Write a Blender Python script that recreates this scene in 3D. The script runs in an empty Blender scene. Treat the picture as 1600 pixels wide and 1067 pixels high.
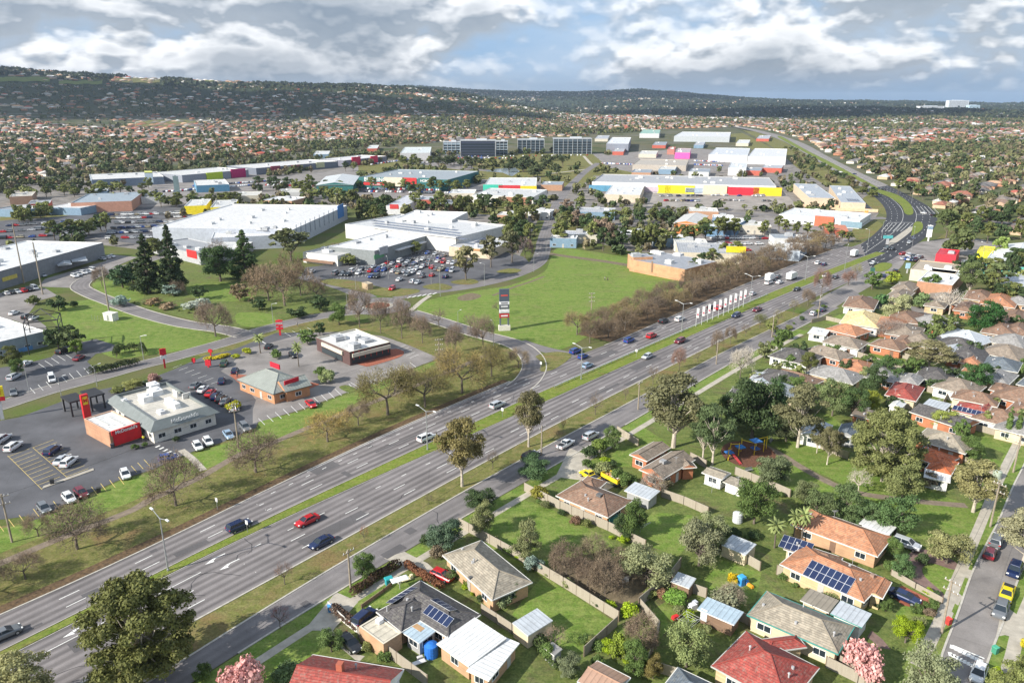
import bpy,bmesh,math,random
import numpy as np
from mathutils import Vector,Matrix
R=math.radians
random.seed(7);RNG=np.random.default_rng(7)
SC=bpy.context.scene
COL=SC.collection
PW,PH,FPX,HZ,CAMH=1600.,1067.,1180.,157.,74.
TH=math.atan((PH/2-HZ)/FPX)
cam=bpy.data.cameras.new('camera');camo=bpy.data.objects.new('camera',cam);COL.objects.link(camo)
camo.location=(0,0,CAMH);camo.rotation_euler=(math.pi/2-TH,0,0)
cam.sensor_width=36;cam.lens=FPX*36/PW;cam.clip_start=1;cam.clip_end=60000
SC.camera=camo
SUN_EL=31.;SUNV=Vector((-.86*math.cos(R(SUN_EL)),-.51*math.cos(R(SUN_EL)),math.sin(R(SUN_EL)))).normalized()
sun=bpy.data.lights.new('sun','SUN');sun.energy=5.0;sun.angle=R(.53);sun.color=(1,.95,.87)
suno=bpy.data.objects.new('sun',sun);COL.objects.link(suno);suno.rotation_euler=SUNV.to_track_quat('Z','Y').to_euler()
SC.view_settings.view_transform='Standard';SC.view_settings.look='None'
SC.view_settings.gamma=1;SC.view_settings.exposure=0.57
SC.cycles.max_bounces=5;SC.cycles.diffuse_bounces=2;SC.cycles.glossy_bounces=2
SC.cycles.transmission_bounces=2;SC.cycles.transparent_max_bounces=4;SC.cycles.volume_bounces=0
SC.cycles.caustics_reflective=False;SC.cycles.caustics_refractive=False
W=bpy.data.worlds.new('World');SC.world=W;W.use_nodes=True
nt=W.node_tree;nt.nodes.clear()
def N(t,**k):
 n=nt.nodes.new(t)
 for a,b in k.items():setattr(n,a,b)
 return n
def NL(a,b):nt.links.new(a,b)
def MTH(op,a=None,b=None,clamp=False):
 n=N('ShaderNodeMath',operation=op,use_clamp=clamp)
 for i,x in enumerate((a,b)):
  if x is None:continue
  if hasattr(x,'links'):NL(x,n.inputs[i])
  else:n.inputs[i].default_value=x
 return n.outputs[0]
def MIX(f,a,b,mode='MIX'):
 n=N('ShaderNodeMix',data_type='RGBA',blend_type=mode)
 for s,x in ((n.inputs[0],f),(n.inputs[6],a),(n.inputs[7],b)):
  if hasattr(x,'links'):NL(x,s)
  elif isinstance(x,(int,float)):s.default_value=x
  else:s.default_value=(*x,1) if len(x)==3 else x
 return n.outputs[2]
def RAMP(f,stops,interp='LINEAR'):
 n=N('ShaderNodeValToRGB');n.color_ramp.interpolation=interp
 e=n.color_ramp.elements
 while len(e)<len(stops):e.new(.5)
 for q,(p,c) in zip(e,stops):
  q.position=p;q.color=(c,c,c,1) if isinstance(c,(int,float)) else (*c,1)
 NL(f,n.inputs[0]);return n.outputs[0]
def NOISE(vec,scale,detail=4,rough=.55,dist=0.):
 n=N('ShaderNodeTexNoise');n.inputs['Scale'].default_value=scale
 n.inputs['Detail'].default_value=detail;n.inputs['Roughness'].default_value=rough;n.inputs['Distortion'].default_value=dist
 if vec is not None:NL(vec,n.inputs['Vector'])
 return n.outputs[0]
def VSCALE(vec,s,loc=(0,0,0)):
 n=N('ShaderNodeMapping');n.inputs['Scale'].default_value=s;n.inputs['Location'].default_value=loc
 NL(vec,n.inputs['Vector']);return n.outputs[0]
sky=N('ShaderNodeTexSky',sky_type='NISHITA',sun_disc=False,sun_elevation=R(SUN_EL),sun_rotation=math.atan2(SUNV.x,SUNV.y) % (2*math.pi))
sky.air_density=1.2;sky.dust_density=1.5
tc=N('ShaderNodeTexCoord');dirv=tc.outputs['Generated']
sep=N('ShaderNodeSeparateXYZ');NL(dirv,sep.inputs[0])
el=MTH('MAXIMUM',sep.outputs[2],0.0)
def cn_(scale,zs,loc,det=8,r=.56,dist=.1):return NOISE(VSCALE(dirv,(scale,scale,scale*zs),loc),1.0,det,r,dist)
def billow(scale,zs,loc,det=3):return MTH('MULTIPLY',MTH('ABSOLUTE',MTH('SUBTRACT',cn_(scale,zs,loc,det,.5,.0),.5)),4.)
def field(dz):
 f=MTH('ADD',cn_(3.4,2.5,(3.1,1.7,.3+dz*3.4*2.5),6,.52),MTH('MULTIPLY',billow(8.,1.9,(1.1,6.4,2.+dz*8*1.9)),.16))
 return MTH('ADD',f,MTH('MULTIPLY',billow(19.,1.7,(4.1,2.4,5.+dz*19*1.7)),.07))
f0=field(0.);f1=field(.012);wide=cn_(1.3,2.6,(.4,2.2,1.1),3)
dens=MTH('ADD',f0,MTH('MULTIPLY',MTH('SUBTRACT',wide,.5),.5))
cover=RAMP(dens,[(.43,0.),(.58,1.)])
relief=MTH('ADD',MTH('MULTIPLY',MTH('SUBTRACT',f0,f1),5.5),.50,True)
thick=RAMP(dens,[(.56,1.),(.78,.25)])
lit=MTH('MULTIPLY',RAMP(relief,[(.34,0.),(.80,1.)]),thick)
cloudc=MIX(MTH('ADD',lit,MTH('MULTIPLY',thick,.22),True),(1.75,2.3,3.15),(8.8,8.9,9.2))
gap=MIX(RAMP(el,[(0.,0.),(.14,1.)]),(2.3,3.7,5.6),(2.5,4.3,6.9))
gap=MIX(RAMP(cn_(5.,3.6,(7,7,7),6),[(.4,.1),(.65,.9)]),gap,(4.0,5.2,6.9))
clr=MIX(cover,gap,cloudc)
low=RAMP(MTH('ADD',el,MTH('MULTIPLY',MTH('SUBTRACT',wide,.5),.06)),[(.0,0.),(.038,1.)])
rainc=MIX(RAMP(MTH('ADD',sep.outputs[0],MTH('MULTIPLY',MTH('SUBTRACT',wide,.5),.8)),[(-.3,0.),(.4,1.)]),(2.7,3.6,4.9),(1.5,2.7,4.5))
clr=MIX(low,rainc,clr)
clr=MIX(RAMP(el,[(.16,0.),(.40,1.)]),clr,(3.9,4.7,6.0))
fin=MIX(.90,sky.outputs[0],clr)
bg=N('ShaderNodeBackground');bg.inputs['Strength'].default_value=.09;NL(fin,bg.inputs['Color'])
wo=N('ShaderNodeOutputWorld');NL(bg.outputs[0],wo.inputs[0])
def P(u,v,z=0.):
 x=(u-PW/2)/FPX;y=(PH/2-v)/FPX
 t=(CAMH-z)/max(1e-4,math.sin(TH)-y*math.cos(TH))
 return Vector((x*t,(math.cos(TH)+y*math.sin(TH))*t,z))
def S(v):
 y=(PH/2-v)/FPX
 return FPX*(math.sin(TH)-y*math.cos(TH))/CAMH
def PX(p):
 x,y,z=p[0],p[1],p[2]-CAMH
 f=y*math.cos(TH)-z*math.sin(TH);u=y*math.sin(TH)+z*math.cos(TH)
 return (PW/2+FPX*x/f,PH/2-FPX*u/f)
SKY_U=[-400,0,200,400,560,640,720,800,900,1000,1100,1200,1300,1600,2100]
R1_V=[116,118,124,134,136,142,150,164,180,180,180,180,180,180,180]
R2_V=[148,148,148,146,140,139,142,145,146,144,150,156,159,163,163]
def hgt(x,y):
 x=np.asarray(x,float);y=np.asarray(y,float)
 D=np.hypot(x,y);yy=np.maximum(y,1.)
 u=800+FPX*(x/yy)*1.05
 def sm(a,b,t):
  t=np.clip((t-a)/(b-a),0,1);return t*t*(3-2*t)
 n=14*np.sin(x/410+1.3)*np.cos(y/530)+9*np.sin(x/190+y/260)+6*np.cos(x/95-y/130)
 h1=(HZ-np.interp(u,SKY_U,R1_V))/FPX*4300*(yy/np.maximum(D,1.))+CAMH
 h2=(HZ-np.interp(u,SKY_U,R2_V))/FPX*8600*(yy/np.maximum(D,1.))+CAMH
 a=np.maximum(h1,0)*sm(1900,4300,D)*(1-.55*sm(4400,6500,D))
 b=np.maximum(h2,0)*sm(4200,8600,D)*(1-.5*sm(8700,13000,D))
 e=26*sm(2600,5000,D)*np.exp(-((u-1330)/330.)**2)
 return np.maximum(np.maximum(a,b),e)+n*sm(1700,3200,D)*.5*(y>0)
def hz(x,y):return float(hgt(x,y))
def PT(u,v,dz=0.):
 p=P(u,v) if v>HZ+3 else None
 if p is not None and p.xy.length<1650:return p
 x=(u-PW/2)/FPX;y=(PH/2-v)/FPX
 d=Vector((x,math.cos(TH)+y*math.sin(TH),-math.sin(TH)+y*math.cos(TH)))
 t=1500.
 while t<14000:
  q=Vector((0,0,CAMH))+d*t
  if q.z<=hz(q.x,q.y):return Vector((q.x,q.y,hz(q.x,q.y)))
  t+=12
 return Vector((0,0,CAMH))+d*9000
MATS={}
def mat_begin(name):
 global nt
 m=bpy.data.materials.new(name);m.use_nodes=True;nt=m.node_tree;nt.nodes.clear();MATS[name]=m
 b=N('ShaderNodeBsdfPrincipled');o=N('ShaderNodeOutputMaterial');NL(b.outputs[0],o.inputs[0])
 return m,b
def obco():
 return N('ShaderNodeTexCoord').outputs['Object']
def gpos():
 return N('ShaderNodeNewGeometry').outputs['Position']
def uvco():
 return N('ShaderNodeTexCoord').outputs['UV']
def BUMP(b,h,s=.3,d=.05):
 n=N('ShaderNodeBump');n.inputs['Strength'].default_value=s;n.inputs['Distance'].default_value=d
 NL(h,n.inputs['Height']);NL(n.outputs[0],b.inputs['Normal'])
def setc(b,c):
 if hasattr(c,'links'):NL(c,b.inputs['Base Color'])
 else:b.inputs['Base Color'].default_value=(*c,1)
def tint():
 return N('ShaderNodeObjectInfo').outputs['Color']
def simple(name,c,rough=.7,metal=0.,var=.15,sc=2.,spec=.5):
 m,b=mat_begin(name)
 base=tint() if c=='tint' else c
 n=NOISE(gpos(),sc,5,.6)
 k=RAMP(n,[(.3,1-var),(.7,1+var)])
 setc(b,MIX(1.,base,k,'MULTIPLY'));b.inputs['Roughness'].default_value=rough;b.inputs['Metallic'].default_value=metal
 b.inputs['Specular IOR Level'].default_value=spec
 return m
def grassmat(name,a,b_,c,sc=.05,dry=(.16,.13,.06),dryk=.5):
 m,b=mat_begin(name);g=gpos()
 n1=NOISE(g,sc,6,.6,.4);n2=NOISE(g,sc*9,5,.65);n3=NOISE(g,2.6,4,.7)
 col=MIX(RAMP(n1,[(.36,0.),(.62,1.)]),a,b_)
 col=MIX(RAMP(n2,[(.4,0.),(.62,1.)]),col,c)
 col=MIX(MTH('MULTIPLY',RAMP(NOISE(VSCALE(g,(1,1,1),(71,13,0)),sc*1.7,5,.6,.6),[(.54,0.),(.7,1.)]),dryk),col,dry)
 mow=N('ShaderNodeMapping');mow.inputs['Rotation'].default_value=(0,0,.65);mow.inputs['Scale'].default_value=(.04,.9,1);NL(g,mow.inputs['Vector'])
 col=MIX(1.,col,RAMP(NOISE(mow.outputs[0],1.,5,.7,.3),[(.3,.84),(.7,1.16)]),'MULTIPLY')
 col=MIX(1.,col,RAMP(n3,[(.25,.6),(.75,1.4)]),'MULTIPLY')
 setc(b,col);b.inputs['Roughness'].default_value=.9;b.inputs['Specular IOR Level'].default_value=.15
 BUMP(b,n3,.5,.15);return m
grassmat('lawn',(.140,.222,.038),(.108,.172,.030),(.190,.235,.060),.06,(.20,.175,.08),dryk=.45)
grassmat('verge',(.155,.165,.045),(.110,.125,.034),(.20,.18,.07),.07,(.21,.135,.065),.85)
grassmat('yard',(.120,.165,.040),(.085,.115,.032),(.16,.185,.055),.09,(.13,.10,.06),.8)
grassmat('median',(.16,.21,.030),(.11,.17,.022),(.19,.21,.05),.09,(.2,.17,.06),.6)
def asphalt(name,c,streak=.0,sc=.8,lane=3.4,patch=.2):
 m,b=mat_begin(name);g=gpos()
 n=NOISE(g,.12,5,.6);n2=NOISE(g,6,4,.7)
 k=RAMP(n,[(.3,1-patch),(.7,1+patch)])
 col=MIX(1.,c,k,'MULTIPLY');col=MIX(1.,col,RAMP(n2,[(.2,.82),(.8,1.18)]),'MULTIPLY')
 if streak:
  uv=N('ShaderNodeSeparateXYZ');NL(uvco(),uv.inputs[0])
  s=MTH('SINE',MTH('MULTIPLY',uv.outputs[0],4*math.pi/lane))
  s2=NOISE(VSCALE(uvco(),(1.1,.012,1)),1.,5,.7)
  kk=MTH('ADD',MTH('MULTIPLY',s,streak),MTH('MULTIPLY',MTH('SUBTRACT',s2,.5),streak*4.5))
  col=MIX(1.,col,RAMP(MTH('ADD',kk,.5),[(0.,.55),(1.,1.45)]),'MULTIPLY')
 vo=N('ShaderNodeTexVoronoi',feature='DISTANCE_TO_EDGE');vo.inputs['Scale'].default_value=.13
 NL(MIX(.25,g,N('ShaderNodeTexNoise').outputs[1]),vo.inputs['Vector'])
 crack=RAMP(vo.outputs[0],[(.0,.88),(.008,1.)])
 col=MIX(1.,col,crack,'MULTIPLY')
 setc(b,col);b.inputs['Roughness'].default_value=.85;b.inputs['Specular IOR Level'].default_value=.3
 return m
asphalt('asphalt_highway',(.185,.168,.163),.30)
asphalt('asphalt_street',(.19,.175,.17),.10)
asphalt('asphalt_patch',(.115,.108,.108),0)
asphalt('asphalt_lot',(.105,.105,.112),0,patch=.28)
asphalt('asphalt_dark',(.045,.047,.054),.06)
asphalt('asphalt_pale',(.24,.22,.205),0,patch=.3)
asphalt('paved',(.21,.19,.17),0,patch=.45)
asphalt('lot_tan',(.30,.27,.24),0,patch=.3)
simple('concrete',(.42,.38,.31),.85,var=.2,sc=.7)
simple('kerbstone',(.46,.43,.37),.85,var=.2,sc=1.5)
simple('paint_white',(.78,.77,.72),.7,var=.15,sc=3)
simple('paint_yellow',(.62,.47,.16),.7,var=.2,sc=2)
simple('mulch',(.13,.055,.03),.95,var=.5,sc=2.5)
simple('litter',(.11,.068,.032),.95,var=.6,sc=1.6)
simple('soil',(.16,.125,.075),.95,var=.35,sc=.9)
simple('brickpave',(.33,.105,.06),.9,var=.3,sc=3)
simple('driveway',(.20,.13,.11),.9,var=.3,sc=1.)
simple('path',(.21,.165,.12),.9,var=.25,sc=.9)
simple('water',(.25,.30,.33),.15,var=.1)
simple('tint_matt','tint',.75,var=.14,sc=.8)
simple('tint_soft','tint',.85,var=.3,sc=1.4)
simple('metal',(.45,.46,.46),.45,.6,.1)
simple('dark',(.03,.03,.033),.6,var=.2)
simple('rubber',(.02,.02,.02),.8,var=.1)
simple('white',(.75,.75,.73),.5,var=.06)
simple('wood_pole',(.30,.25,.19),.85,var=.25,sc=2)
simple('red',(.62,.02,.025),.5,var=.1)
simple('yellow',(.80,.55,.02),.5,var=.1)
m,b=mat_begin('solar');
uv=N('ShaderNodeTexBrick');uv.offset=0;uv.inputs['Scale'].default_value=1;uv.inputs['Mortar Size'].default_value=.035
uv.inputs['Brick Width'].default_value=1.;uv.inputs['Row Height'].default_value=1.62
uv.inputs['Color1'].default_value=(.018,.028,.075,1);uv.inputs['Color2'].default_value=(.022,.036,.09,1);uv.inputs['Mortar'].default_value=(.55,.56,.58,1)
NL(uvco(),uv.inputs['Vector']);setc(b,uv.outputs[0]);b.inputs['Roughness'].default_value=.18
m,b=mat_begin('glass');setc(b,(.025,.035,.045));b.inputs['Roughness'].default_value=.12;b.inputs['Specular IOR Level'].default_value=.5
m,b=mat_begin('car_paint');setc(b,tint());b.inputs['Roughness'].default_value=.28;b.inputs['Coat Weight'].default_value=.6;b.inputs['Metallic'].default_value=.15
m,b=mat_begin('lamp_white');setc(b,(.8,.8,.76));b.inputs['Roughness'].default_value=.2
m,b=mat_begin('lamp_red');setc(b,(.45,.01,.01));b.inputs['Roughness'].default_value=.2
def tiles(name,pitch,bump,ribs=False,var=.3):
 m,b=mat_begin(name);uvn=uvco();s=N('ShaderNodeSeparateXYZ');NL(uvn,s.inputs[0])
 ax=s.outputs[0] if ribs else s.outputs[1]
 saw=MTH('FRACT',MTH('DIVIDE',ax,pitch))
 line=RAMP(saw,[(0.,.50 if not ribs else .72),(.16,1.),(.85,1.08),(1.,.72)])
 br=N('ShaderNodeTexBrick');br.inputs['Scale'].default_value=1;br.inputs['Brick Width'].default_value=.34;br.inputs['Row Height'].default_value=pitch
 br.inputs['Mortar Size'].default_value=0
 br.inputs['Color1'].default_value=(.78,.78,.78,1);br.inputs['Color2'].default_value=(1.2,1.2,1.2,1);NL(uvn,br.inputs['Vector'])
 dirt=RAMP(NOISE(obco(),.55,6,.65,.5),[(.28,1-var),(.72,1+var)])
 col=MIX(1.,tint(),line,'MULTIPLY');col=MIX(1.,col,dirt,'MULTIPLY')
 if not ribs:col=MIX(1.,col,br.outputs[0],'MULTIPLY')
 lich=RAMP(NOISE(obco(),2.4,5,.75),[(.50,0.),(.66,.5)])
 col=MIX(lich,col,(.26,.25,.20)) if not ribs else MIX(MTH('MULTIPLY',lich,.5),col,(.2,.16,.12))
 setc(b,col);b.inputs['Roughness'].default_value=.8 if not ribs else .45
 if ribs:b.inputs['Metallic'].default_value=.15
 BUMP(b,saw,bump,.06);return m
tiles('roof_tile',.36,.7);tiles('roof_metal',.76,.4,True,.14);tiles('roof_flat',1.2,.3,True,.22)
m,b=mat_begin('wall_brick');
g=obco();s=N('ShaderNodeSeparateXYZ');NL(g,s.inputs[0]);cz=N('ShaderNodeCombineXYZ');NL(MTH('ADD',s.outputs[0],s.outputs[1]),cz.inputs[0]);NL(s.outputs[2],cz.inputs[1])
br=N('ShaderNodeTexBrick');br.inputs['Scale'].default_value=1;br.inputs['Brick Width'].default_value=.48;br.inputs['Row Height'].default_value=.17;br.inputs['Mortar Size'].default_value=.02
br.inputs['Color1'].default_value=(.85,.85,.85,1);br.inputs['Color2'].default_value=(1.12,1.1,1.08,1);br.inputs['Mortar'].default_value=(.95,1.,1.05,1);NL(cz.outputs[0],br.inputs['Vector'])
setc(b,MIX(1.,MIX(1.,tint(),br.outputs[0],'MULTIPLY'),RAMP(NOISE(g,.5,5),[(.3,.85),(.7,1.15)]),'MULTIPLY'));b.inputs['Roughness'].default_value=.9
m,b=mat_begin('fence_wood');s=N('ShaderNodeSeparateXYZ');NL(uvco(),s.inputs[0])
pal=MTH('FRACT',MTH('DIVIDE',s.outputs[0],.16));idn=NOISE(VSCALE(uvco(),(5,.2,1)),1.,3,.8)
setc(b,MIX(1.,MIX(idn,(.26,.22,.165),(.46,.41,.33)),RAMP(pal,[(0.,.45),(.15,1.),(1.,1.)]),'MULTIPLY'));b.inputs['Roughness'].default_value=.95
def leafmat(name,c='tint',var=.35,trans=.22):
 m,b=mat_begin(name);g=gpos()
 col=tint() if c=='tint' else c
 n1=NOISE(g,.8,3,.6);n2=NOISE(g,6.,2,.6)
 col=MIX(1.,col,RAMP(n1,[(.3,1-var),(.7,1+var)]),'MULTIPLY')
 col=MIX(MTH('MULTIPLY',RAMP(n2,[(.5,0.),(.7,1.)]),.18),col,(.14,.12,.035))
 setc(b,col);b.inputs['Roughness'].default_value=.7;b.inputs['Specular IOR Level'].default_value=.25
 t=N('ShaderNodeBsdfTranslucent');NL(col,t.inputs[0]);mx=N('ShaderNodeMixShader');mx.inputs[0].default_value=trans
 out=[n for n in nt.nodes if n.bl_idname=='ShaderNodeOutputMaterial'][0]
 NL(b.outputs[0],mx.inputs[1]);NL(t.outputs[0],mx.inputs[2]);NL(mx.outputs[0],out.inputs[0]);return m
leafmat('leaf');
simple('bark',(.14,.115,.09),.95,var=.35,sc=1.5)
simple('bark_pale',(.48,.42,.34),.9,var=.3,sc=1.2)
simple('bark_tint','tint',.95,var=.3,sc=1.5)
def vcmat(name,rough=.85,var=.25,sc=.6):
 m,b=mat_begin(name);a=N('ShaderNodeAttribute',attribute_name='Col')
 setc(b,MIX(1.,a.outputs['Color'],RAMP(NOISE(gpos(),sc,4),[(.3,1-var),(.7,1+var)]),'MULTIPLY'));b.inputs['Roughness'].default_value=rough
 b.inputs['Specular IOR Level'].default_value=.2;return m
vcmat('vc');vcmat('vc_leaf',.9,.35,.35)
m,b=mat_begin('terrain');g=gpos()
near=MIX(RAMP(NOISE(g,.05,6,.6,.4),[(.36,0.),(.64,1.)]),(.095,.135,.03),(.13,.125,.055))
near=MIX(1.,near,RAMP(NOISE(g,2.2,4,.7),[(.25,.65),(.75,1.35)]),'MULTIPLY')
vo=N('ShaderNodeTexVoronoi');vo.inputs['Scale'].default_value=.022;NL(g,vo.inputs['Vector'])
farc=MIX(RAMP(vo.outputs[0],[(.2,0.),(.6,1.)]),(.055,.08,.028),(.12,.115,.06))
farc=MIX(RAMP(NOISE(g,.012,5,.7),[(.46,0.),(.6,.7)]),farc,(.16,.15,.125))
ln=N('ShaderNodeVectorMath',operation='LENGTH');NL(g,ln.inputs[0])
col=MIX(RAMP(MTH('DIVIDE',ln.outputs['Value'],2000.),[(.2,0.),(.45,1.)]),near,farc)
hill=MIX(RAMP(NOISE(g,.0017,4,.55),[(.42,0.),(.60,1.)]),(.03,.042,.022),(.055,.07,.032))
col=MIX(RAMP(MTH('DIVIDE',ln.outputs['Value'],5000.),[(.42,0.),(.62,1.)]),col,hill)
setc(b,col);b.inputs['Roughness'].default_value=.95;b.inputs['Specular IOR Level'].default_value=.1
def props(o,label=None,cat=None,group=None,kind=None):
 if label:o['label']=label
 if cat:o['category']=cat
 if group:o['group']=group
 if kind:o['kind']=kind
 return o
def link(name,me,parent=None,color=None):
 o=bpy.data.objects.new(name,me);COL.objects.link(o)
 if parent is not None:o.parent=parent
 if color is not None:o.color=(*color,1)
 return o
def empty(name,loc,rz=0.,label=None,cat=None,group=None):
 o=bpy.data.objects.new(name,None);COL.objects.link(o);o.location=loc;o.rotation_euler=(0,0,rz)
 o.empty_display_size=.3
 return props(o,label,cat,group)
class MB:
 """collects faces with uv and material slot, becomes one mesh"""
 def __init__(s):s.v=[];s.f=[];s.m=[];s.uv=[]
 def face(s,pts,m=0,uv=None):
  i=len(s.v);s.v+=[tuple(p) for p in pts];s.f.append(tuple(range(i,i+len(pts))));s.m.append(m)
  s.uv+=(uv if uv is not None else [(p[0],p[1]) for p in pts])
 def quadw(s,a,b,z0,z1,m=0,t=0.):
  L=math.hypot(b[0]-a[0],b[1]-a[1])
  s.face([(a[0],a[1],z0),(b[0],b[1],z0),(b[0],b[1],z1),(a[0],a[1],z1)],m,[(0,z0),(L,z0),(L,z1),(0,z1)])
 def box(s,c,d,m=0,rz=0.,top=True,bottom=True,taper=1.):
  x,y,z=d[0]/2,d[1]/2,d[2]/2;cs,sn=math.cos(rz),math.sin(rz)
  def q(a,b_,e):
   k=taper if e>0 else 1.
   X,Y=a*x*k,b_*y*k;return (c[0]+X*cs-Y*sn,c[1]+X*sn+Y*cs,c[2]+e*z)
  F=[((-1,-1,-1),(1,-1,-1),(1,-1,1),(-1,-1,1)),((1,-1,-1),(1,1,-1),(1,1,1),(1,-1,1)),
   ((1,1,-1),(-1,1,-1),(-1,1,1),(1,1,1)),((-1,1,-1),(-1,-1,-1),(-1,-1,1),(-1,1,1))]
  if top:F.append(((-1,-1,1),(1,-1,1),(1,1,1),(-1,1,1)))
  if bottom:F.append(((-1,1,-1),(1,1,-1),(1,-1,-1),(-1,-1,-1)))
  for k,f in enumerate(F):
   w_=(d[0] if k in (0,2,4,5) else d[1]);h_=d[2] if k<4 else d[1]
   s.face([q(*p) for p in f],m,[(0,0),(w_,0),(w_,h_),(0,h_)])
 def tube(s,a,b,r0,r1,n=6,m=0,cap=True):
  a=Vector(a);b=Vector(b);d=b-a
  if d.length<1e-6:return
  z=d.normalized();x=z.orthogonal().normalized();y=z.cross(x)
  A=[a+(x*math.cos(t)+y*math.sin(t))*r0 for t in [2*math.pi*k/n for k in range(n)]]
  B=[b+(x*math.cos(t)+y*math.sin(t))*r1 for t in [2*math.pi*k/n for k in range(n)]]
  for k in range(n):s.face([A[k],A[(k+1) % n],B[(k+1) % n],B[k]],m)
  if cap:s.face(B,m);s.face(A[::-1],m)
 def mesh(s,name,mats,smooth=False):
  me=bpy.data.meshes.new(name);me.from_pydata(s.v,[],s.f);
  for k in mats:me.materials.append(MATS[k])
  if len(mats)>1:me.polygons.foreach_set('material_index',s.m)
  ul=me.uv_layers.new(name='UVMap');ul.data.foreach_set('uv',np.array(s.uv,dtype=np.float32).ravel())
  if smooth:me.polygons.foreach_set('use_smooth',[True]*len(s.f))
  me.update();return me
 def obj(s,name,mats,parent=None,color=None,smooth=False):
  if isinstance(mats,str):mats=[mats]
  return link(name,s.mesh(name,mats,smooth),parent,color)
def catmull(pts,closed=False,n=6):
 pts=[Vector((p[0],p[1])) for p in pts];out=[];L=len(pts)
 rng=range(L) if closed else range(L-1)
 for i in rng:
  p1,p2=pts[i],pts[(i+1) % L]
  p0=pts[(i-1) % L] if (closed or i>0) else p1*2-p2
  p3=pts[(i+2) % L] if (closed or i<L-2) else p2*2-p1
  for k in range(n):
   t=k/n
   out.append(.5*((2*p1)+(p2-p0)*t+(2*p0-5*p1+4*p2-p3)*t*t+(3*p1-p0-3*p2+p3)*t**3))
 if not closed:out.append(pts[-1])
 return out
def G(px,z=0.):return [P(u,v,z).xy for u,v in px]
SHN=[0]
AVOID=[]
def sheet(name,pts,z,mat,label=None,kind='structure'):
 """flat polygon (ground points) as a sheet with its own rim so that it reads as a solid layer"""
 if name in ('car_park','highway_road','roundabout_road','side_street','pond','parkland_grass','lawn'):AVOID.append([tuple(p[:2]) for p in pts])
 SHN[0]+=1;z+=.00012*(SHN[0] % 60) if z<.1 else 0
 bm=bmesh.new();vs=[bm.verts.new((p[0],p[1],z)) for p in pts]
 try:f=bm.faces.new(vs)
 except ValueError:bm.free();return None
 f.normal_update()
 if f.normal.z<0:f.normal_flip()
 uvl=bm.loops.layers.uv.new('UVMap')
 for l in f.loops:l[uvl].uv=(l.vert.co.x,l.vert.co.y)
 bmesh.ops.triangulate(bm,faces=bm.faces[:])
 me=bpy.data.meshes.new(name);bm.to_mesh(me);bm.free();me.materials.append(MATS[mat])
 o=link(name,me);o['kind']=kind
 if label:o['label']=label
 return o
def strip_mesh(mb,L,Rr,z,m=0):
 v=0.;u1=0.
 for i in range(len(L)-1):
  a,b,c,d=L[i],Rr[i],Rr[i+1],L[i+1]
  w0=(b-a).length;w1=(c-d).length;dv=((a+b)/2-(c+d)/2).length
  mb.face([(a.x,a.y,z),(b.x,b.y,z),(c.x,c.y,z),(d.x,d.y,z)],m,[(0,v),(w0,v),(w1,v+dv),(0,v+dv)]);v+=dv
def offset(pts,d):
 out=[]
 for i,p in enumerate(pts):
  a=pts[max(0,i-1)];b=pts[min(len(pts)-1,i+1)];t=(b-a).normalized()
  out.append(Vector((p.x+t.y*d,p.y-t.x*d)))
 return out
def road(name,px,width,z,mat,kerb=False,smooth=True,ground=False):
 g=px if ground else G(px);c=catmull(g) if smooth else [Vector(p) for p in g]
 AVOID.append([tuple(p) for p in offset(c,width/2+1)]+[tuple(p) for p in offset(c,-width/2-1)][::-1])
 mb=MB();strip_mesh(mb,offset(c,width/2),offset(c,-width/2),z,0);o=mb.obj(name,mat);o['kind']='structure'
 if kerb:
  for sgn in (1,-1):kerbline(offset(c,sgn*(width/2+.12)))
 return c
KERBS=MB()
def kerbline(pts,w=.3,h=.13):
 a=offset(pts,w/2);b=offset(pts,-w/2)
 for i in range(len(pts)-1):
  for (p,q,z0,z1) in ((a[i],a[i+1],0,h),(b[i+1],b[i],0,h)):
   KERBS.face([(p.x,p.y,z0),(q.x,q.y,z0),(q.x,q.y,z1),(p.x,p.y,z1)])
  KERBS.face([(a[i].x,a[i].y,h),(a[i+1].x,a[i+1].y,h),(b[i+1].x,b[i+1].y,h),(b[i].x,b[i].y,h)])
MARK=MB()
def dash(a,b,w=.15,z=.075,m=0):
 a=Vector(a);b=Vector(b);t=(b-a).normalized();n=Vector((t.y,-t.x))*w/2
 MARK.face([(*(a+n),z),(*(b+n),z),(*(b-n),z),(*(a-n),z)][::-1],m)
def dashline(pts,on,off,w=.15,phase=0.,m=0,z=.075):
 pos=phase;L=0.
 for i in range(len(pts)-1):
  a,b=pts[i],pts[i+1];seg=(b-a).length;d=(b-a)/max(seg,1e-6)
  s=0.
  while s<seg-1e-6:
   ph=(L+s+phase) % (on+off)
   step=min(seg-s,(on-ph) if ph<on else (on+off-ph));step=max(step,1e-3)
   if ph<on:dash(a+d*s,a+d*(s+step),w,z,m)
   s+=step
  L+=seg
ORD=['first','second','third','fourth','fifth','sixth','seventh','eighth','ninth','tenth','eleventh','twelfth','thirteenth','fourteenth',
 'fifteenth','sixteenth','seventeenth','eighteenth','nineteenth','twentieth']
def ordw(i):
 if i<20:return ORD[i]
 tens=['','','twenty','thirty','forty','fifty','sixty','seventy','eighty','ninety'][(i+1)//10]
 if (i+1) % 10==0:return tens[:-1]+'ieth' if (i+1)<100 else 'hundredth'
 return tens+'-'+ORD[(i+1) % 10-1]
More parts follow.
